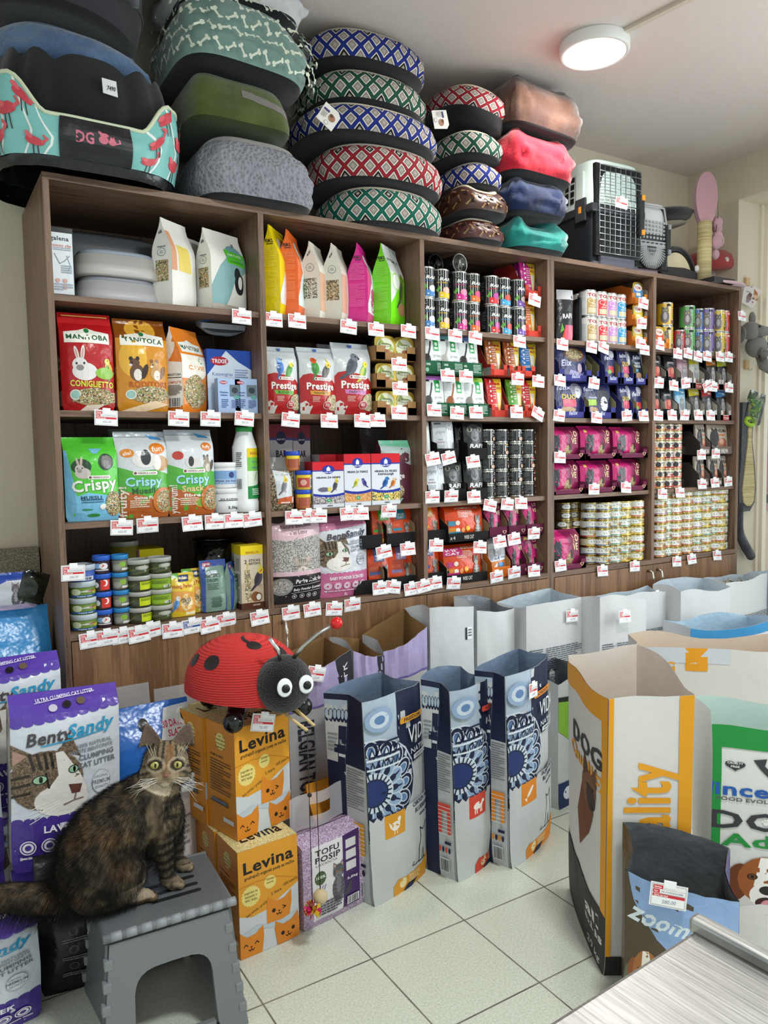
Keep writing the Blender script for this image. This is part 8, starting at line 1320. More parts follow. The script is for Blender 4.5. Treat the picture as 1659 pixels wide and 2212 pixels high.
# ================================================================ open sacks on the floor, right, and the steel table
def sack(label, E_, rot, w, d, h, mat, art=(), left=(), right=(), inner='9aa0a6', side=None, tw=1., fold=.02, rimn=.02, seed=0, k='paper', corner='L', bulge=.012, lean=0, skew=0, wr=.005, name='food_sack', ink='film'):
    """An open-topped sack; E_ = where its left (or right) front bottom corner stands."""
    B.kind = k
    b = bag(w, d=d, h=h, bulge=bulge, open_=True, tw=tw, fold=fold, wr=wr, seed=seed, mat=(mat, k), side=(side, k) if side else None, nu=16, nv=20, lean=lean, skew=skew)
    q0 = b.v[:]
    def rim(v): x, y, z = v; return (x, y, z + rimn * nz(x * 4.5 + seed, y * 4.5, seed) * 2 * (z / h) ** 5)
    b.v = [rim(v) for v in b.v]
    for S in b.S: S.P = [[V(rim(q)) for q in row_] for row_ in S.P]
    for S, a in zip(b.S, (art, left, right)): b.art(S, a, .0022)
    o = b.ob(name); B.kind = 'soft'
    c = B()
    for S in b.S:
        j0 = len(S.vs) // 4
        rows_ = [[S.P[j][i] - S.N[j][i] * (.0025 if j < len(S.vs) - 1 else 0) for i in range(len(S.us))] for j in range(j0, len(S.vs))]; n = len(S.us)
        c.add([q for row_ in rows_ for q in row_], [[j * n + i, (j + 1) * n + i, (j + 1) * n + i + 1, j * n + i + 1] for j in range(len(rows_) - 1) for i in range(n - 1)], (inner, ink))
    zf = h * .35; c.add([(-w * .46, -d * .46, zf), (w * .46, -d * .46, zf), (w * .46, d * .46, zf), (-w * .46, d * .46, zf)], [[0, 1, 2, 3]], ('220/8a6a44/6f5030/a07c50/5c4428', 'seed'))
    c.ob('sack_lining', o)
    cs, sn = math.cos(rot), math.sin(rot); sx = 1 if corner == 'L' else -1; ax, ay = sx * w / 2, d / 2
    o.location = (E_[0] + ax * cs - ay * sn, E_[1] + ax * sn + ay * cs, .0008); o.rotation_euler = (0, 0, rot)
    return tag(o, label, 'sack')
NV, IV = '1a2340', 'c3c6c6'
def vida(acc, nm, l1, l2, pic, k_=1.):
    F = [r(0, 0, 100, 100, IV), r(0, 50, 44, 100, 'a9b9c9'), r(40, 62, 100, 100, NV)]
    A = lambda sh, q: xf(sh, 6, 55, 25, 23, q, .46); LT = 'ccd6df'
    F += A([e(0, 0, 1.12, 1.12, LT), e(0, 0, 1.08, 1.08, NV)], 0)
    for i in range(16): F += A([e(0, .86, .17, .24, LT), e(0, .86, .145, .21, NV), e(0, .84, .09, .15, LT), e(0, .84, .07, .12, '5f7fae')], i * PI / 8)
    for i in range(14): F += A([e(0, .55, .14, .24, LT), e(0, .55, .12, .21, '8fa8c6'), e(0, .55, .02, .19, NV), e(0, .5, .06, .1, NV)], (i + .5) * PI / 7)
    F += A([e(0, 0, .42, .42, LT)], 0) + [g for i in range(24) for g in A([l([(0, .3), (0, .41)], .03, NV)], i * PI / 12)] + A([e(0, 0, .3, .3, NV), e(0, 0, .27, .27, '24366a')], 0)
    F += [r(0, 78, 40, 79, NV)] + [p([(2 + 8 * i, 72), (10 + 8 * i, 72), (6 + 8 * i, 77)], NV) for i in range(5)] + [p([(4 + 8 * i, 73), (8 + 8 * i, 73), (6 + 8 * i, 75.6)], 'd3dce6') for i in range(5)] + [r(0, 70.5, 40, 71.6, 'd3dce6'), r(0, 66, 40, 67, 'd3dce6')] + [l([(4 + 6 * i, 67), (6 + 6 * i, 70), (8 + 6 * i, 67)], .5, NV) for i in range(6)] + [e(16, 90, 16, 6, '8fa6c4'), e(16, 90, 11, 4, 'c3d0dc'), e(16, 90, 6, 2.2, '5f7fae')]
    F += [r(44, 84, 82, 87, acc), e(44, 85.5, 2.4, 1.5, acc), e(82, 85.5, 2.4, 1.5, acc), t(nm, 63, 85.5, 1.7, '2a2a2a', 30), t('VIDA', 76, 77, 8, 'e9ecef', 44, 0, 0), t('NATIVA', 76, 68.6, 2.8, 'e0e4e8', 38, 0, 0), r(62, 64, 100, 66.4, 'd3d8dc'), t('HARMONIOUS NUTRITION', 84, 65.2, 1.3, NV, 36), r(0, 0, 100, 43, IV)] + [p([(8 * i, 43), (8 * i + 8, 43), (8 * i + 4, 41)], NV) for i in range(6)]
    F += [r(16, 31, 44, 42.5, acc)] + xf(pic, 30, 36.5, 4.6, 4.6, 0, .46) + [t(l1, 78, 41.5, 2.2, '2a3050', 40), t(l2, 80, 38, 2.2, '2a3050', 36), t('GRAIN FREE', 82, 34.4, 1.3, '2a3050', 24)] + [g if g[0] != 'l' else g for g in xf([l([(-.3, -1), (-.4, -.2), (-.25, .3), (-.35, .8), (-.1, .6), (.15, .6), (.4, .85), (.35, .3), (.5, -.3), (.55, -1), (-.3, -1)], .06, '3a3a40'), l([(0, -1), (.05, -.4), (.2, -1)], .05, '3a3a40'), l([(-.3, -.95), (-.9, -.95), (-.8, -.75)], .05, '3a3a40')], 78, 20, 10, 10, 0, .46)] + [p([(28, 0), (100, 0), (100, 12), (80, 8), (50, 7), (34, 8), (28, 5)], acc), e(44, 4.6, 6, 2.6, 'ecd9a0')] + para(54, 2.5, 74, 6.6, 4, 'efdca8') + [p([(44, 0), (60, 0), (70, 3), (52, 2.6)], NV)]
    Lf = [r(0, 66, 100, 100, NV), r(0, 0, 100, 66, 'b9bcbc'), r(0, 0, 48, 66, NV), r(0, 66, 46, 97, IV), r(0, 89, 46, 97, 'a9b9c9')] + [g for i in range(6) for g in (e(4 + 8 * i, 89, 5, 3.4, NV), e(4 + 8 * i, 89.6, 3.4, 2.4, 'a9b9c9'))] + [r(28, 66, 46, 84, NV), t('VIDA', 38, 76, 2.6, 'e3e6e8', 15, 0, 0), r(30, 69, 46, 70.4, 'd3d8dc'), *para(4, 70, 26, 80, 5, '8a9098')] + para(52, 46, 97, 65, 16, '6a6e74', 3, .45) + [r(52, 24, 64, 40, acc), r(64, 36, 84, 40, acc), r(84, 24, 95, 40, acc)] + [r(52, 24 + 2 * i, 96, 24.3 + 2 * i, 'e0e0dc') for i in range(8)] + [e(57 + 11 * i, 16, 4, 1.6, (acc, NV, acc, NV)[i]) for i in range(4)] + [r(74, 19, 96, 20.6, NV)] + bars(58, 5, 88, 11, '24242a', 14, 3, 'c9cccc')
    kx = lambda x: x * k_
    F = [('t', g[1], kx(g[2]), g[3], g[4], g[5], g[6] and kx(g[6])) + g[7:] if g[0] == 't' else (g[0], [(kx(x), y) for x, y in g[1]]) + g[2:] for g in F if g[0] != 'p' or min(kx(x) for x, y in g[1]) < 100]
    return dict(art=F, left=Lf)
CHK = [e(0, -.1, .62, .5, 'efe9dc'), e(.5, .55, .24, .26, 'efe9dc'), p([(-.9, .5), (-.5, .1), (-.4, -.3), (-.7, -.2)], 'efe9dc'), p([(.35, .2), (.7, .45), (.5, -.2)], 'efe9dc'), r(-.2, -1, -.1, -.5, 'efe9dc'), r(.15, -1, .25, -.5, 'efe9dc')]
COW = [e(0, 0, .8, .42, 'efe9dc'), e(.85, .3, .26, .22, 'efe9dc')] + [r(x, -.85, x + .16, -.2, 'efe9dc') for x in (-.65, -.35, .25, .5)]
FSH = [e(.1, .1, .8, .22, 'efe9dc', .7), p([(-.5, -.45), (-.95, -.5), (-.6, -.95)], 'efe9dc')]
sack('navy and cream pet food sack with an orange chicken square, left of the three', (.7055, -.535), .31, .245, .15, .612, IV, inner='6e7f96', seed=1, tw=1.06, fold=.03, bulge=.026, rimn=.014, skew=-.015, **vida('d8962a', 'FREEDOM', 'CHICKEN WITH', 'BLUEBERRIES', CHK, 1.1))
sack('navy and cream pet food sack with a red square and lamb, middle of the three', (.984, -.566), .32, .205, .105, .605, IV, inner='6e7f96', seed=2, tw=1.05, fold=.03, bulge=.026, rimn=.015, skew=-.015, **vida('cf4434', 'HIGHLANDS', 'LAMB WITH', 'BROCCOLI', COW, 1.32))
sack('navy and cream pet food sack with an orange fish square, right of the three', (1.165, -.60), .38, .29, .105, .615, IV, inner='6e7f96', seed=3, tw=1.04, fold=.03, bulge=.026, rimn=.014, skew=-.01, **vida('dd8420', 'NORDICA', 'SALMON WITH', 'BUTTERNUT', FSH))
pricetag(800, 1537, 2, 'red and white price tag on the sack with the orange chicken square', -.50, False, None, .37); pricetag(990, 1532, 2, 'red and white price tag on the sack with the red square', -.56, False, None, .5); pricetag(1151, 1490, 5, 'red and white price tag on the sack with the orange fish square', -.60, False, None, .42)
BG = [r(0, 80, 100, 100, 'a99cc4'), r(0, 79, 100, 80, '6f5fa8'), p([(70, 100), (100, 100), (100, 74), (80, 80)], '25242a'), t('PR', 86, 92, 4, 'd8d4e0', 20, PI / 2, 0), t('BELGIAN TOP QUALITY', 24, 40, 8, '2a2d40', 190, -PI / 2)] + xf(a_bird('2f5a2a', '1f3d20', '7d8a2a', '2a2a26'), 74, 44, 17, 17, .2, .42) + [e(74, 28, 24, 12, '16201a')]
sack('grey paper sack with lilac top and a parrot, standing behind the orange boxes', (.60, -.24), .12, .23, .15, .65, 'b3b3b6', BG, inner='80613a', seed=4, ink='paper', rimn=.03, wr=.012, tw=1.05)
sack('grey paper sack with lilac top, second from the left by the doors', (.845, -.21), .1, .125, .14, .66, 'b3b3b6', BG[:3], inner='80613a', seed=5, ink='paper', rimn=.03, wr=.012)
sack('grey paper sack with lilac top, third from the left by the doors', (.975, -.185), .0, .18, .14, .685, 'b3b3b6', BG[:2], inner='80613a', seed=6, ink='paper', rimn=.035, wr=.012)
pricetag(683, 1455, 16, 'red and white price tag on the lilac top of the parrot sack', -.262, False, None, .1)
WF = lambda s=1: [r(76, 84, 94, 90, 'e4e7ea'), r(76, 84, 81, 90, '2a2d34'), *para(83, 85, 93, 89, 3, '6a6e78'), p([(30, 54), (100, 56), (100, 57), (30, 55)], '4a9a5a')]
sack('tall white sack with silvery crumpled lining, left of its twin by the doors', (1.165, -.19), .08, .21, .14, .735, 'c6cacc', WF(), inner='7b8087', seed=7, rimn=.03, wr=.008, ink='film')
sack('tall white sack with a small green globe, right of its twin by the doors', (1.388, -.175), .06, .19, .13, .725, 'cbced0', [e(88, 62, 8, 4, '3a9a4a'), e(86, 63, 4, 2, 'd0e0d0')], inner='7b8087', seed=8, rimn=.03, wr=.008)
pricetag(1061, 1340, 4, 'red and white price tag on the tall white sack with a globe', -.17, False, None, .08)
TXT = lambda s: para(4, 64, 26, 76, 11, '5d636e', s, .5) + para(30, 64, 98, 76, 11, '5d636e', s + 1, .5) + para(4, 49, 26, 62, 12, '5d636e', s + 2, .5) + para(30, 49, 98, 62, 12, '5d636e', s + 3, .5) + para(30, 33, 98, 47, 13, '5d636e', s + 4, .5) + para(4, 33, 26, 47, 13, '5d636e', s + 5, .5)
WT_ = dict(side='d3d5d6', inner='b9c6d0', rimn=.025, wr=.006, ink='film')
sack('big white sack with blocks of small print and bluish lining, by the doors', (1.592, -.215), .0, .29, .17, .715, 'd0d2d3', TXT(1), right=para(12, 20, 88, 80, 50, '5d636e', 9, .5), seed=9, **WT_)
sack('big white sack with small print and faded flowers inside, behind the small print sack', (1.895, -.30), .0, .27, .13, .70, 'd0d2d3', TXT(2), seed=10, right=[e(60, 70, 24, 4, '7d8cab'), e(40, 60, 20, 5, '8f9cb6'), *para(10, 20, 90, 54, 30, '5d636e', 9, .5)], **WT_)
sack('white sack with small print in the back row beside the door handles', (2.15, -.14), .0, .34, .10, .675, 'd0d2d3', TXT(3), seed=11, **WT_)
sack('white sack with small print right of the door handles', (2.5, -.21), .0, .36, .15, .675, 'd0d2d3', TXT(4), seed=12, **WT_)
sack('white sack with small print holding shiny torn foil, at the far right', (2.875, -.175), .0, .33, .13, .66, 'd0d2d3', TXT(5), seed=13, **WT_)
b = B(); rg = random.Random(8)
for k in range(40): x, y = rg.uniform(-.13, .13), rg.uniform(-.03, .03); b.tube([(x, y, 0), (x + rg.uniform(-.03, .03), y, .03 + .03 * rg.random()), (x + rg.uniform(-.07, .07), y - .03, .02)], [.006, .008, .003], ('9d9a92', 'gloss'), 5)
tag(b.ob('torn_foil', None, (3.0, -.10, .60)), 'tuft of shiny torn foil strips sticking out of a white sack', 'foil')
sack('pale blue sack with leaf pattern at the far right edge', (3.225, -.21), .0, .36, .17, .655, 'b3c2d3', [e(12 + 17 * i, 88 - 9 * (i % 3), 9, 5, '74889f', .6) for i in range(6)] + [e(20, 60, 16, 8, '6f84a8', .5)], inner='b9c6d0', seed=14)
pricetag(1236, 1330, 3, 'red and white price tag on the edge of the big small print sack', -.235, False, None); pricetag(1349, 1331, 3, 'red and white price tag on the white sack with faded flowers', -.345, False, None); pricetag(1419, 1288, 3, 'red and white price tag on the back row white sack', -.128, False, None)
sack('white and green sack with navy foot standing behind the fish square sack', (1.575, -.40), .25, .19, .13, .49, 'b9bdbc', [p([(0, 60), (100, 30), (100, 46), (40, 80), (0, 84)], '7fae3a'), p([(0, 84), (40, 80), (100, 46), (100, 49), (40, 84), (0, 88)], '1f2a22'), r(0, 0, 100, 20, '1d2c58'), t('NOBLE', 66, 14, 3.4, 'd3d8e0', 42), t('GRAIN', 66, 9, 3.4, 'd3d8e0', 42), e(26, 11, 13, 5, 'd3d8e0'), p([(60, 84), (84, 92), (96, 84), (80, 78)], '5f9a3a'), t('LT', 80, 85, 3, 'e0e8d8', 16), *para(30, 22, 90, 56, 14, '6a6e74', 2, .5)], inner='4a5058', seed=15)
GS = xf([p([(-.6, .1), (-.2, -.3), (.2, -.5), (-.1, -1.3), (-.7, -2.0), (-1.0, -1.0)], '6f3f24'), e(-.1, .15, .5, .55, '7a5236'), p([(-.5, .4), (-.45, 1.1), (-.1, .6)], '5a3a2a'), p([(.1, .6), (.4, 1.0), (.45, .3)], '6a4630'), e(.05, -.1, .3, .4, '3a2a24'), e(.1, -.35, .14, .1, '141010'), e(-.15, .22, .07, .06, '17110e'), e(.22, .22, .07, .06, '17110e')], 76, 60, 14, 12, 0, .56)
OF = [r(0, 91, 100, 100, 'e09a1e'), r(93, 22, 100, 100, 'e09a1e'), t('DOG', 66, 76, 7, '3a3638', 60), t('Quality', 66, 69, 5, 'e09a1e', 70)] + GS + [p([(0, 0), (100, 0), (100, 22), (70, 25), (0, 32)], '2a2828'), t('all', 80, 17, 5, 'd9d6d2', 26), t('sizes', 80, 12, 3.4, 'd9d6d2', 34), t('20 kg', 80, 3.5, 2.6, 'b9b6b4', 26)]
OR_ = [r(0, 0, 6, 100, 'e09a1e'), r(84, 0, 100, 100, 'e09a1e'), r(0, 0, 100, 8, '2a2828'), t('Quality', 46, 56, 15, 'e39c22', 150, PI / 2)]
sack('huge white and orange dog food sack with a shepherd dog, nearest on the right', (1.035, -1.11), -2.15, .40, .2, .715, 'd4d1cc', OF, right=OR_, inner='d9cfc6', corner='R', seed=16, fold=.014, tw=1.12, rimn=.02, bulge=.02, ink='paper')
sack('white and orange sack behind the huge orange one', (1.74, -.63), -.75, .46, .20, .62, 'd4d1cc', [r(0, 92, 60, 100, 'c9ced4'), r(32, 88, 46, 100, 'e39a20'), p([(4, 88), (24, 92), (24, 80), (4, 78)], 'b9c3d3'), t('DOG', 14, 90, 5, 'e39a20', 24)], inner='dccbb9', seed=17, tw=1.1, ink='paper')
sack('bright sky blue rimmed sack behind the orange ones at the right edge', (2.27, -.43), -.3, .42, .18, .585, 'd0d4d8', [r(0, 93, 100, 100, '3a8fc4')], inner='a9c3d6', seed=18)
sack('white sack with rust red rim at the right edge', (2.27, -.68), -.5, .42, .14, .53, '8e3a24', [r(0, 70, 3, 100, 'd0ccc6')], inner='b9a9a4', seed=19)
VN = [r(0, 91, 100, 100, '1f8a3c'), p([(0, 30), (4, 46), (4, 92), (0, 92)], '1f8a3c')] + xf(a_heart('3a3a3e'), 10, 84, 3.6, 3, 0, .7) + [t('CRUELTY', 10, 85, .8, 'e0dedc', 7), t('FREE', 10, 83.6, .8, 'e0dedc', 4), p([(18, 87), (24, 88), (23, 85), (29, 80), (27, 78.6), (24, 81), (21, 83.6)], '3a3a3e'), t('made in italy', 36, 85, 1.1, '3a3a3e', 14), t('Vincent', 15, 74.5, 5, '2357a6', 46), t('PET FOOD EVOLUTION', 16, 70.4, 1.4, '5a5a5e', 44), t('DOG', 24, 62, 7, '38363a', 52)] + xf(a_paw('e6e4e0'), 24, 62, 1.7, 1.8, 0, .7) + [t('Adult', 27, 54, 5, '1f8a3c', 44), p([(0, 32), (60, 32), (70, 0), (0, 0)], 'd3d0cc')] + xf(a_dog(), 25, 37, 13, 12.5, 0, .7) + [e(26, 16, 26, 13, 'e0ddd9')]
sack('white and green dog food sack with a brown and white dog at the right edge', (1.29, -1.225), -.72, .5, .2, .625, 'd6d6d3', VN, inner='bcd0c9', seed=20, rimn=.02, tw=1.03, ink='paper')
ZM = [r(0, 0, 100, 100, '4a3d2a'), e(20, 20, 24, 20, '5a6a4a'), p([(3, 100), (100, 100), (100, 40), (74, 40), (56, 36), (28, 54), (8, 84)], '86a4cf'), r(82, 0, 100, 62, '3d4f8c'), t('Food Guide', 91, 48, 4, 'e0e4ee', 16), t('zoomies', 44, 72, 19, 'd8e3ea', 76, -.2, 1, .1), e(62, 26, 22, 15, 'e0e3e8'), t('kilo', 55, 22, 7, '2c2f5a', 20), e(68, 31, 7, 5, '2c2f5a'), e(65, 31, 4, 3, 'e0e3e8')] + xf(a_dog('a0632f', 'eae4da', '8a4a22'), 20, 30, 17, 17, .1, 1.0) + [p([(8, 16), (40, 10), (44, 0), (4, 0)], 'e6dfd4')]
B.kind = 'film'
z_ = sack('open blue and brown treat bag with a collie dog, in front of the orange sack', (.96, -1.235), -.80, .235, .11, .425, '4a3d2a', ZM, right=[r(0, 0, 100, 100, '3d4a86'), t('Food Guide', 50, 60, 6, 'e6e9f0', 90)], inner='55585c', seed=21, k='film', rimn=.01, skew=0, bulge=.03, name='treat_bag', wr=.008); z_['category'] = 'bag'
me = z_.data
for mm in (me, z_.children[0].data):
    for v in mm.vertices: x, y, z = v.co; k = sm(z, .18, .42); v.co.z -= k * (x + .118) * .2 + k * .065 * sm(-y, -.04, .04)
b = B()
o = pricetag(1445, 1932, 5, 'red and white price tag on the blue treat bag, priced by hand', -1.33, False, None, -.8); o.scale = (1.15,) * 3
B.kind = 'soft'
# ---- steel table corner in the foreground
sm_ = bpy.data.materials.new('brushed stainless steel'); t_ = nt(sm_); b_ = t_.nodes['Principled BSDF']; L = t_.links.new
tc = N(t_, 'TexCoord'); mp = N(t_, 'Mapping'); mp.inputs['Scale'].default_value = (400, 14, 14); mp.inputs['Rotation'].default_value = (0, 0, .4); no = N(t_, 'TexNoise', Scale=1.0, Detail=5.0); rp = ramp(t_, [(.3, '9d9d9b'), (.7, 'c6c6c3')]); L(tc.outputs['Object'], mp.inputs[0]); L(mp.outputs[0], no.inputs['Vector']); L(no.outputs['Fac'], rp.inputs[0]); L(rp.outputs[0], b_.inputs['Base Color']); bp = N(t_, 'Bump', Strength=.15, Distance=.002); L(no.outputs['Fac'], bp.inputs['Height']); L(bp.outputs[0], b_.inputs['Normal'])
b_.inputs['Metallic'].default_value = 1; b_.inputs['Roughness'].default_value = .38
zt = .85; c0 = at(1512, 2002, z=zt); c1 = at(1175, 2216, z=zt); c2 = at(1672, 2072, z=zt)
ux = (c1 - c0).normalized(); uy = V((-ux.y, ux.x, 0)); uy = uy if uy.y < 0 else -uy
ang = math.atan2(-ux.y, -ux.x)
T = thing('steel_table', 'brushed stainless steel table corner with a raised rim, nearest to the camera at lower right', 'table', (c0.x, c0.y, 0), ang)
W_ = .62; D_ = .46
b = B(); b.box(-W_, 0, -D_, 0, zt - .03, zt, sm_, .004); b.ob('table_top', T)
b = B(); b.box(-.013, .002, -D_, .004, zt - .002, zt + .013, sm_, .004); b.ob('raised_rim', T)
for x, y in ((-W_ + .03, -.03), (-.03, -.03), (-W_ + .03, -D_ + .03), (-.03, -D_ + .03)): b = B(); b.box(x - .018, x + .018, y - .018, y + .018, 0, zt - .03, sm_, .003); b.ob('leg', T)
# ================================================================ the tabby cat on the stool
def make_cat():
    T = thing('cat', 'tortoiseshell tabby cat sitting on the grey step stool, looking at the camera', 'cat', (0, 0, 0))
    b = B(); g = M('4a3d2f', 'fab')
    def ell(c, rx, ry, rz, n=20):
        b.v += []; k = len(b.v); b.lathe([(math.sin(PI * i / 12) + 1e-4, -math.cos(PI * i / 12)) for i in range(13)], n, g)
        for i in range(k, len(b.v)): x, y, z = b.v[i]; b.v[i] = (c[0] + x * rx, c[1] + y * ry, c[2] + z * rz)
    def limb(pts, rad):
        b.tube(pts, rad, g, 14)
        for q, rr in zip(pts, rad): ell(q, rr, rr, rr, 14)
    Y = -.575
    limb([(-.05, Y, .372), (-.035, Y, .40), (-.005, Y, .435), (.035, Y, .465), (.07, Y, .488), (.10, Y, .515), (.118, Y - .004, .545)], [.079, .088, .089, .080, .069, .056, .047])
    ell((.105, Y, .445), .058, .054, .085); ell((.09, Y, .40), .05, .048, .05)
    for s, dy in ((-1, -.05), (1, .05)): ell((-.022, Y + dy, .358), .082, .046, .076); ell((-.05, Y + dy * .8, .33), .06, .045, .046)
    limb([(.005, Y - .058, .318), (.035, Y - .06, .302), (.052, Y - .06, .298)], [.024, .018, .016]); limb([(.005, Y + .06, .318), (.04, Y + .06, .30), (.055, Y + .06, .298)], [.024, .018, .016])
    limb([(.095, Y - .032, .44), (.102, Y - .036, .39), (.107, Y - .036, .345), (.109, Y - .036, .31), (.122, Y - .043, .299)], [.036, .026, .0195, .018, .0185])
    limb([(.12, Y + .025, .44), (.142, Y + .028, .39), (.15, Y + .03, .345), (.152, Y + .03, .31), (.165, Y + .022, .299)], [.034, .025, .019, .0175, .018])
    for x, y in ((.125, Y - .046), (.168, Y + .019), (.058, Y - .062)):
        for k in (-1.2, -.4, .4, 1.2): ell((x + .012 - .003 * abs(k), y + k * .0085 - .004, .2945), .011, .0056, .0085, 10)
    limb([(-.085, Y, .325), (-.12, Y + .004, .318), (-.165, Y + .008, .327), (-.215, Y + .014, .343), (-.27, Y + .02, .357)], [.045, .037, .034, .031, .027])
    # head, turned towards the camera
    hc = V((.123, Y - .012, .577)); f = (V((CAM[0], CAM[1], CAM[2])) - hc).normalized(); f.z *= .35; f.normalize(); rt = f.cross(V((0, 0, 1))).normalized(); rt = (rt + V((0, 0, .10))).normalized(); rt = -rt
    up = rt.cross(-f).normalized()
    if up.z < 0: up = -up
    def hp(x, y, z): return hc + rt * x + f * y + up * z       # x to the right of the picture, y towards the camera
    if (rt.x) < 0: rt = -rt
    hm = Matrix((rt, f, up)).transposed()
    hr = Matrix((-rt, f, up)).transposed()
    def hell(c, rx, ry, rz):
        k = len(b.v); b.lathe([(math.sin(PI * i / 12) + 1e-4, -math.cos(PI * i / 12)) for i in range(13)], 20, g)
        for i in range(k, len(b.v)): x, y, z = b.v[i]; b.v[i] = tuple(hp(c[0] + x * rx, c[1] + y * ry, c[2] + z * rz))
    hell((0, 0, .004), .053, .052, .048); hell((0, .012, -.008), .057, .04, .036)
    for s in (-1, 1): hell((s * .031, .016, -.02), .029, .028, .024); hell((s * .0125, .043, -.023), .0165, .016, .0125)
    hell((0, .04, -.036), .0125, .013, .009); hell((0, .036, .0), .016, .02, .02); hell((0, .047, -.012), .011, .014, .009)
    for s in (-1, 1): hell((s * .026, .036, .014), .019, .012, .013)
    for s in (-1, 1):                                           # ears: hollow fronts
        base = hp(s * .033, -.002, .036); tip = hp(s * .048, -.004, .091); n_ = 16
        for k in range(9):
            q = k / 8; c = base.lerp(tip, q); w = .0285 * (1 - q) ** .8 + .0035; kk = len(b.v)
            if k < 8:
                c2 = base.lerp(tip, (k + 1) / 8); w2 = .0285 * (1 - (k + 1) / 8) ** .8 + .0035
                def rg_(c, w): return [c + rt * (w * math.cos(PI * i / 8)) + f * (-.0075 - .011 * math.sin(PI * i / 8) * w / .03) for i in range(9)] + [c + rt * (w * math.cos(PI * i / 8)) * .98 + f * (-.001 - .009 * math.sin(PI * i / 8) * w / .03) for i in range(8, -1, -1)]
                A, C_ = rg_(c, w), rg_(c2, w2); m_ = len(A); b.add(A + C_, [[i, (i + 1) % m_, m_ + (i + 1) % m_, m_ + i] for i in range(m_)] + [list(range(m_))[::-1], [m_ + i for i in range(m_)]], g)
    tmp = b.ob('body_raw'); md = tmp.modifiers.new('r', 'REMESH'); md.mode = 'VOXEL'; md.voxel_size = .0034; ms = tmp.modifiers.new('s', 'SMOOTH'); ms.factor = .5; ms.iterations = 5
    dg = bpy.context.evaluated_depsgraph_get(); me = bpy.data.meshes.new_from_object(tmp.evaluated_get(dg)); bpy.data.objects.remove(tmp)
    for q in me.polygons: q.use_smooth = True
    # coat colours: black-brown agouti, dark bars, orange patches, pale chin, rosy ears
    ca = me.color_attributes.new('coat', 'FLOAT_COLOR', 'POINT')
    def mixc(a, c, k): k = min(max(k, 0), 1); return [a[i] + (c[i] - a[i]) * k for i in range(3)]
    C1, C2, C3, C4, CO, CP, CR = [lin(h)[:3] for h in ('211b15', '45392c', '76664f', '9a886c', '7d5a38', 'c3b39a', '6e5a50')]
    inv = hm.inverted()
    for i, v in enumerate(me.vertices):
        co_ = v.co; x, y, z = co_; n1 = nz(x * 38, y * 38, z * 38); n2 = nz(x * 110, y * 110, z * 60 + 5); n3 = nz(x * 16 + 9, y * 16, z * 16)
        c = mixc(C1, C3, .42 + .75 * n1 + .35 * n2); c = mixc(c, CO, min(.55, (n3 - .3) * 1.6 + .2 * n2))
        L_ = inv @ (co_ - hc); head = L_.length < .075 or L_.z > .03
        if head:
            c = mixc(C2, C4, .5 + .5 * n2 + .3 * n1); ax = abs(L_.x)
            if L_.z > .008 and L_.z < .052: c = mixc(c, C1, .85 * (1 if math.sin(ax * 520 + 1.2 + L_.z * 60) > .15 and ax < .032 else 0))
            if -.03 < L_.z < .012 and ax > .034: c = mixc(c, C1, .8 * (math.sin(L_.z * 420 + ax * 160) > .3))
            if -.002 < L_.x < .016 and .008 < L_.z < .05 and L_.y > .02: c = mixc(c, CO, .85)
            if ax < .011 and L_.y > .035 and -.012 < L_.z < .012: c = mixc(c, CO, .45)
            if L_.z < -.026 and L_.y > .03: c = mixc(c, CP, .95 if L_.z < -.033 else .55)
            if L_.y > .03 and ax < .03 and -.03 < L_.z < -.012: c = mixc(c, C4, .5)
            for s in (-1, 1):
                d_ = math.hypot((L_.x - s * .0245) / 1.25, L_.z - .007)
                if d_ < .0135 and L_.y > .02: c = mixc(c, C1, .9 if d_ < .0118 else .3)
                elif d_ < .018 and L_.y > .02: c = mixc(c, CP, .45)
            if L_.z > .045 and ax > .018:
                c = mixc(C2, C3, .5 + n2)
                fr = v.normal.dot(f)
                if fr > .25: c = mixc(c, CR, min(1, fr * 1.1) * (1 if L_.z < .088 else .4))
        elif z < .42 and x > .085:
            c = mixc(c, C1, .75 * (math.sin(z * 300 + n1 * 2) > .25)); c = mixc(c, C4, .3 * (math.sin(z * 300 + n1 * 2) < -.1))
            if z < .305: c = mixc(C2, C4, .6 + n2)
        elif x > .1 and z > .42: c = mixc(c, C4, .22 + .4 * n2); c = mixc(c, C1, .7 * (math.sin(z * 170 + x * 40) > .72))
        elif -.02 < x < .07 and z < .34 and y < Y - .04: c = mixc(c, CP, .6 * sm(x, -.02, .03) * (z > .3)); c = mixc(c, CO, .2)
        else: c = mixc(c, C1, .45 * (math.sin(x * 95 + z * 60 + n1 * 3) > .35))
        ca.data[i].color = (*c, 1)
    fm = bpy.data.materials.new('cat coat'); t_ = nt(fm); b_ = t_.nodes['Principled BSDF']; at_n = N(t_, 'Attribute', attribute_name='coat'); t_.links.new(at_n.outputs['Color'], b_.inputs['Base Color']); b_.inputs['Roughness'].default_value = .7; b_.inputs['Specular IOR Level'].default_value = .25
    me.materials.clear(); me.materials.append(fm); me.name = 'cat_body'
    o = bpy.data.objects.new('cat_body', me); COL.objects.link(o); o.parent = T
    pm = o.modifiers.new('fur', 'PARTICLE_SYSTEM'); st = pm.particle_system.settings; st.type = 'HAIR'; st.count = 52000; st.hair_length = .0115; st.hair_step = 3; st.emit_from = 'FACE'; st.use_even_distribution = True
    st.factor_random = .0; st.brownian_factor = .0; st.normal_factor = .0045; st.object_align_factor = (-.0035, 0, -.0045); st.length_random = .5; st.root_radius = .35; st.tip_radius = .05; st.radius_scale = .001; st.render_step = 3
    vg = o.vertex_groups.new(name='length')
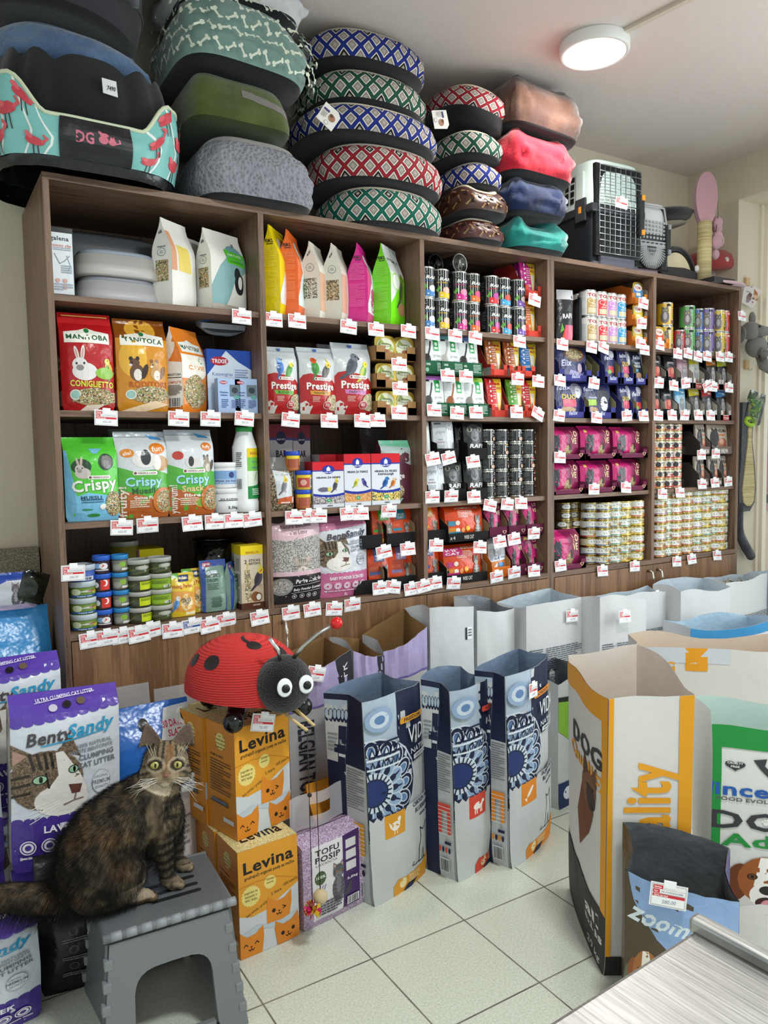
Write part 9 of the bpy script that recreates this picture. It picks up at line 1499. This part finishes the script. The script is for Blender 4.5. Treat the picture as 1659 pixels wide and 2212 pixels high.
    for v in me.vertices:
        L_ = inv @ (v.co - hc); w = 1.
        if L_.length < .075 or L_.z > .035: w = .32 if L_.y > .0 else .55
        if L_.y > .036 and abs(L_.x) < .036 and L_.z < .025: w = .12
        for s in (-1, 1):
            if math.hypot(L_.x - s * .0245, L_.z - .007) < .0135 and L_.y > .02: w = 0
        if L_.z > .045: w = .22
        if v.co.z < .33 and v.co.x > .03 and not L_.length < .075: w = .25
        if v.co.x < -.09: w = 1.5
        vg.add([v.index], min(w / 1.5, 1), 'REPLACE')
    pm.particle_system.vertex_group_length = 'length'; st.hair_length *= 1.5
    im = bpy.data.materials.new('cat iris'); t_ = nt(im); b_ = t_.nodes['Principled BSDF']; b_.inputs['Base Color'].default_value = lin('a8a04e'); b_.inputs['Roughness'].default_value = .06; b_.inputs['Coat Weight'].default_value = .6
    for s in (-1, 1):
        c_ = hp(s * .0245, .0395, .007); bb = B(); bb.ball((0, 0, 0), .0118, im, (1, 1, .92), 24); ey = bb.ob('eye', T, c_); ey.rotation_euler = hr.to_euler()
        bb = B(); bb.ball((0, .0074, 0), .0056, ('060606', 'gloss'), (.8, .9, 1.1), 16); bb.ob('pupil', ey)
    bb = B(); bb.ball((0, 0, 0), .0052, ('7d4f42', 'soft'), (1.15, .8, .8), 14); ns = bb.ob('nose', T, hp(0, .0595, -.0135)); ns.rotation_euler = hr.to_euler()
    bb = B(); rg = random.Random(9)
    for s in (-1, 1):
        for k in range(8):
            p0 = hp(s * (.014 + .006 * (k % 3) * .5), .056 - .003 * (k % 3), -.02 - .003 * (k // 3)); q = (k - 3.5) / 3.5
            p1 = hp(s * (.05 + .01 * rg.random()), .06, -.024 - .014 * q - .01); p2 = hp(s * (.07 + .022 * rg.random()), .045, -.035 - .03 * abs(q) - .015 * q)
            bb.tube([p0, p1, p2], [.00045, .0004, .0002], ('e3ded4', 'soft'), 5)
    for s in (-1, 1):
        for k in range(3): bb.tube([hp(s * (.022 + .004 * k), .045, .022), hp(s * (.03 + .009 * k), .055, .05 + .004 * k)], [.0004, .0002], ('e3ded4', 'soft'), 5)
    bb.ob('whiskers', T)
make_cat()
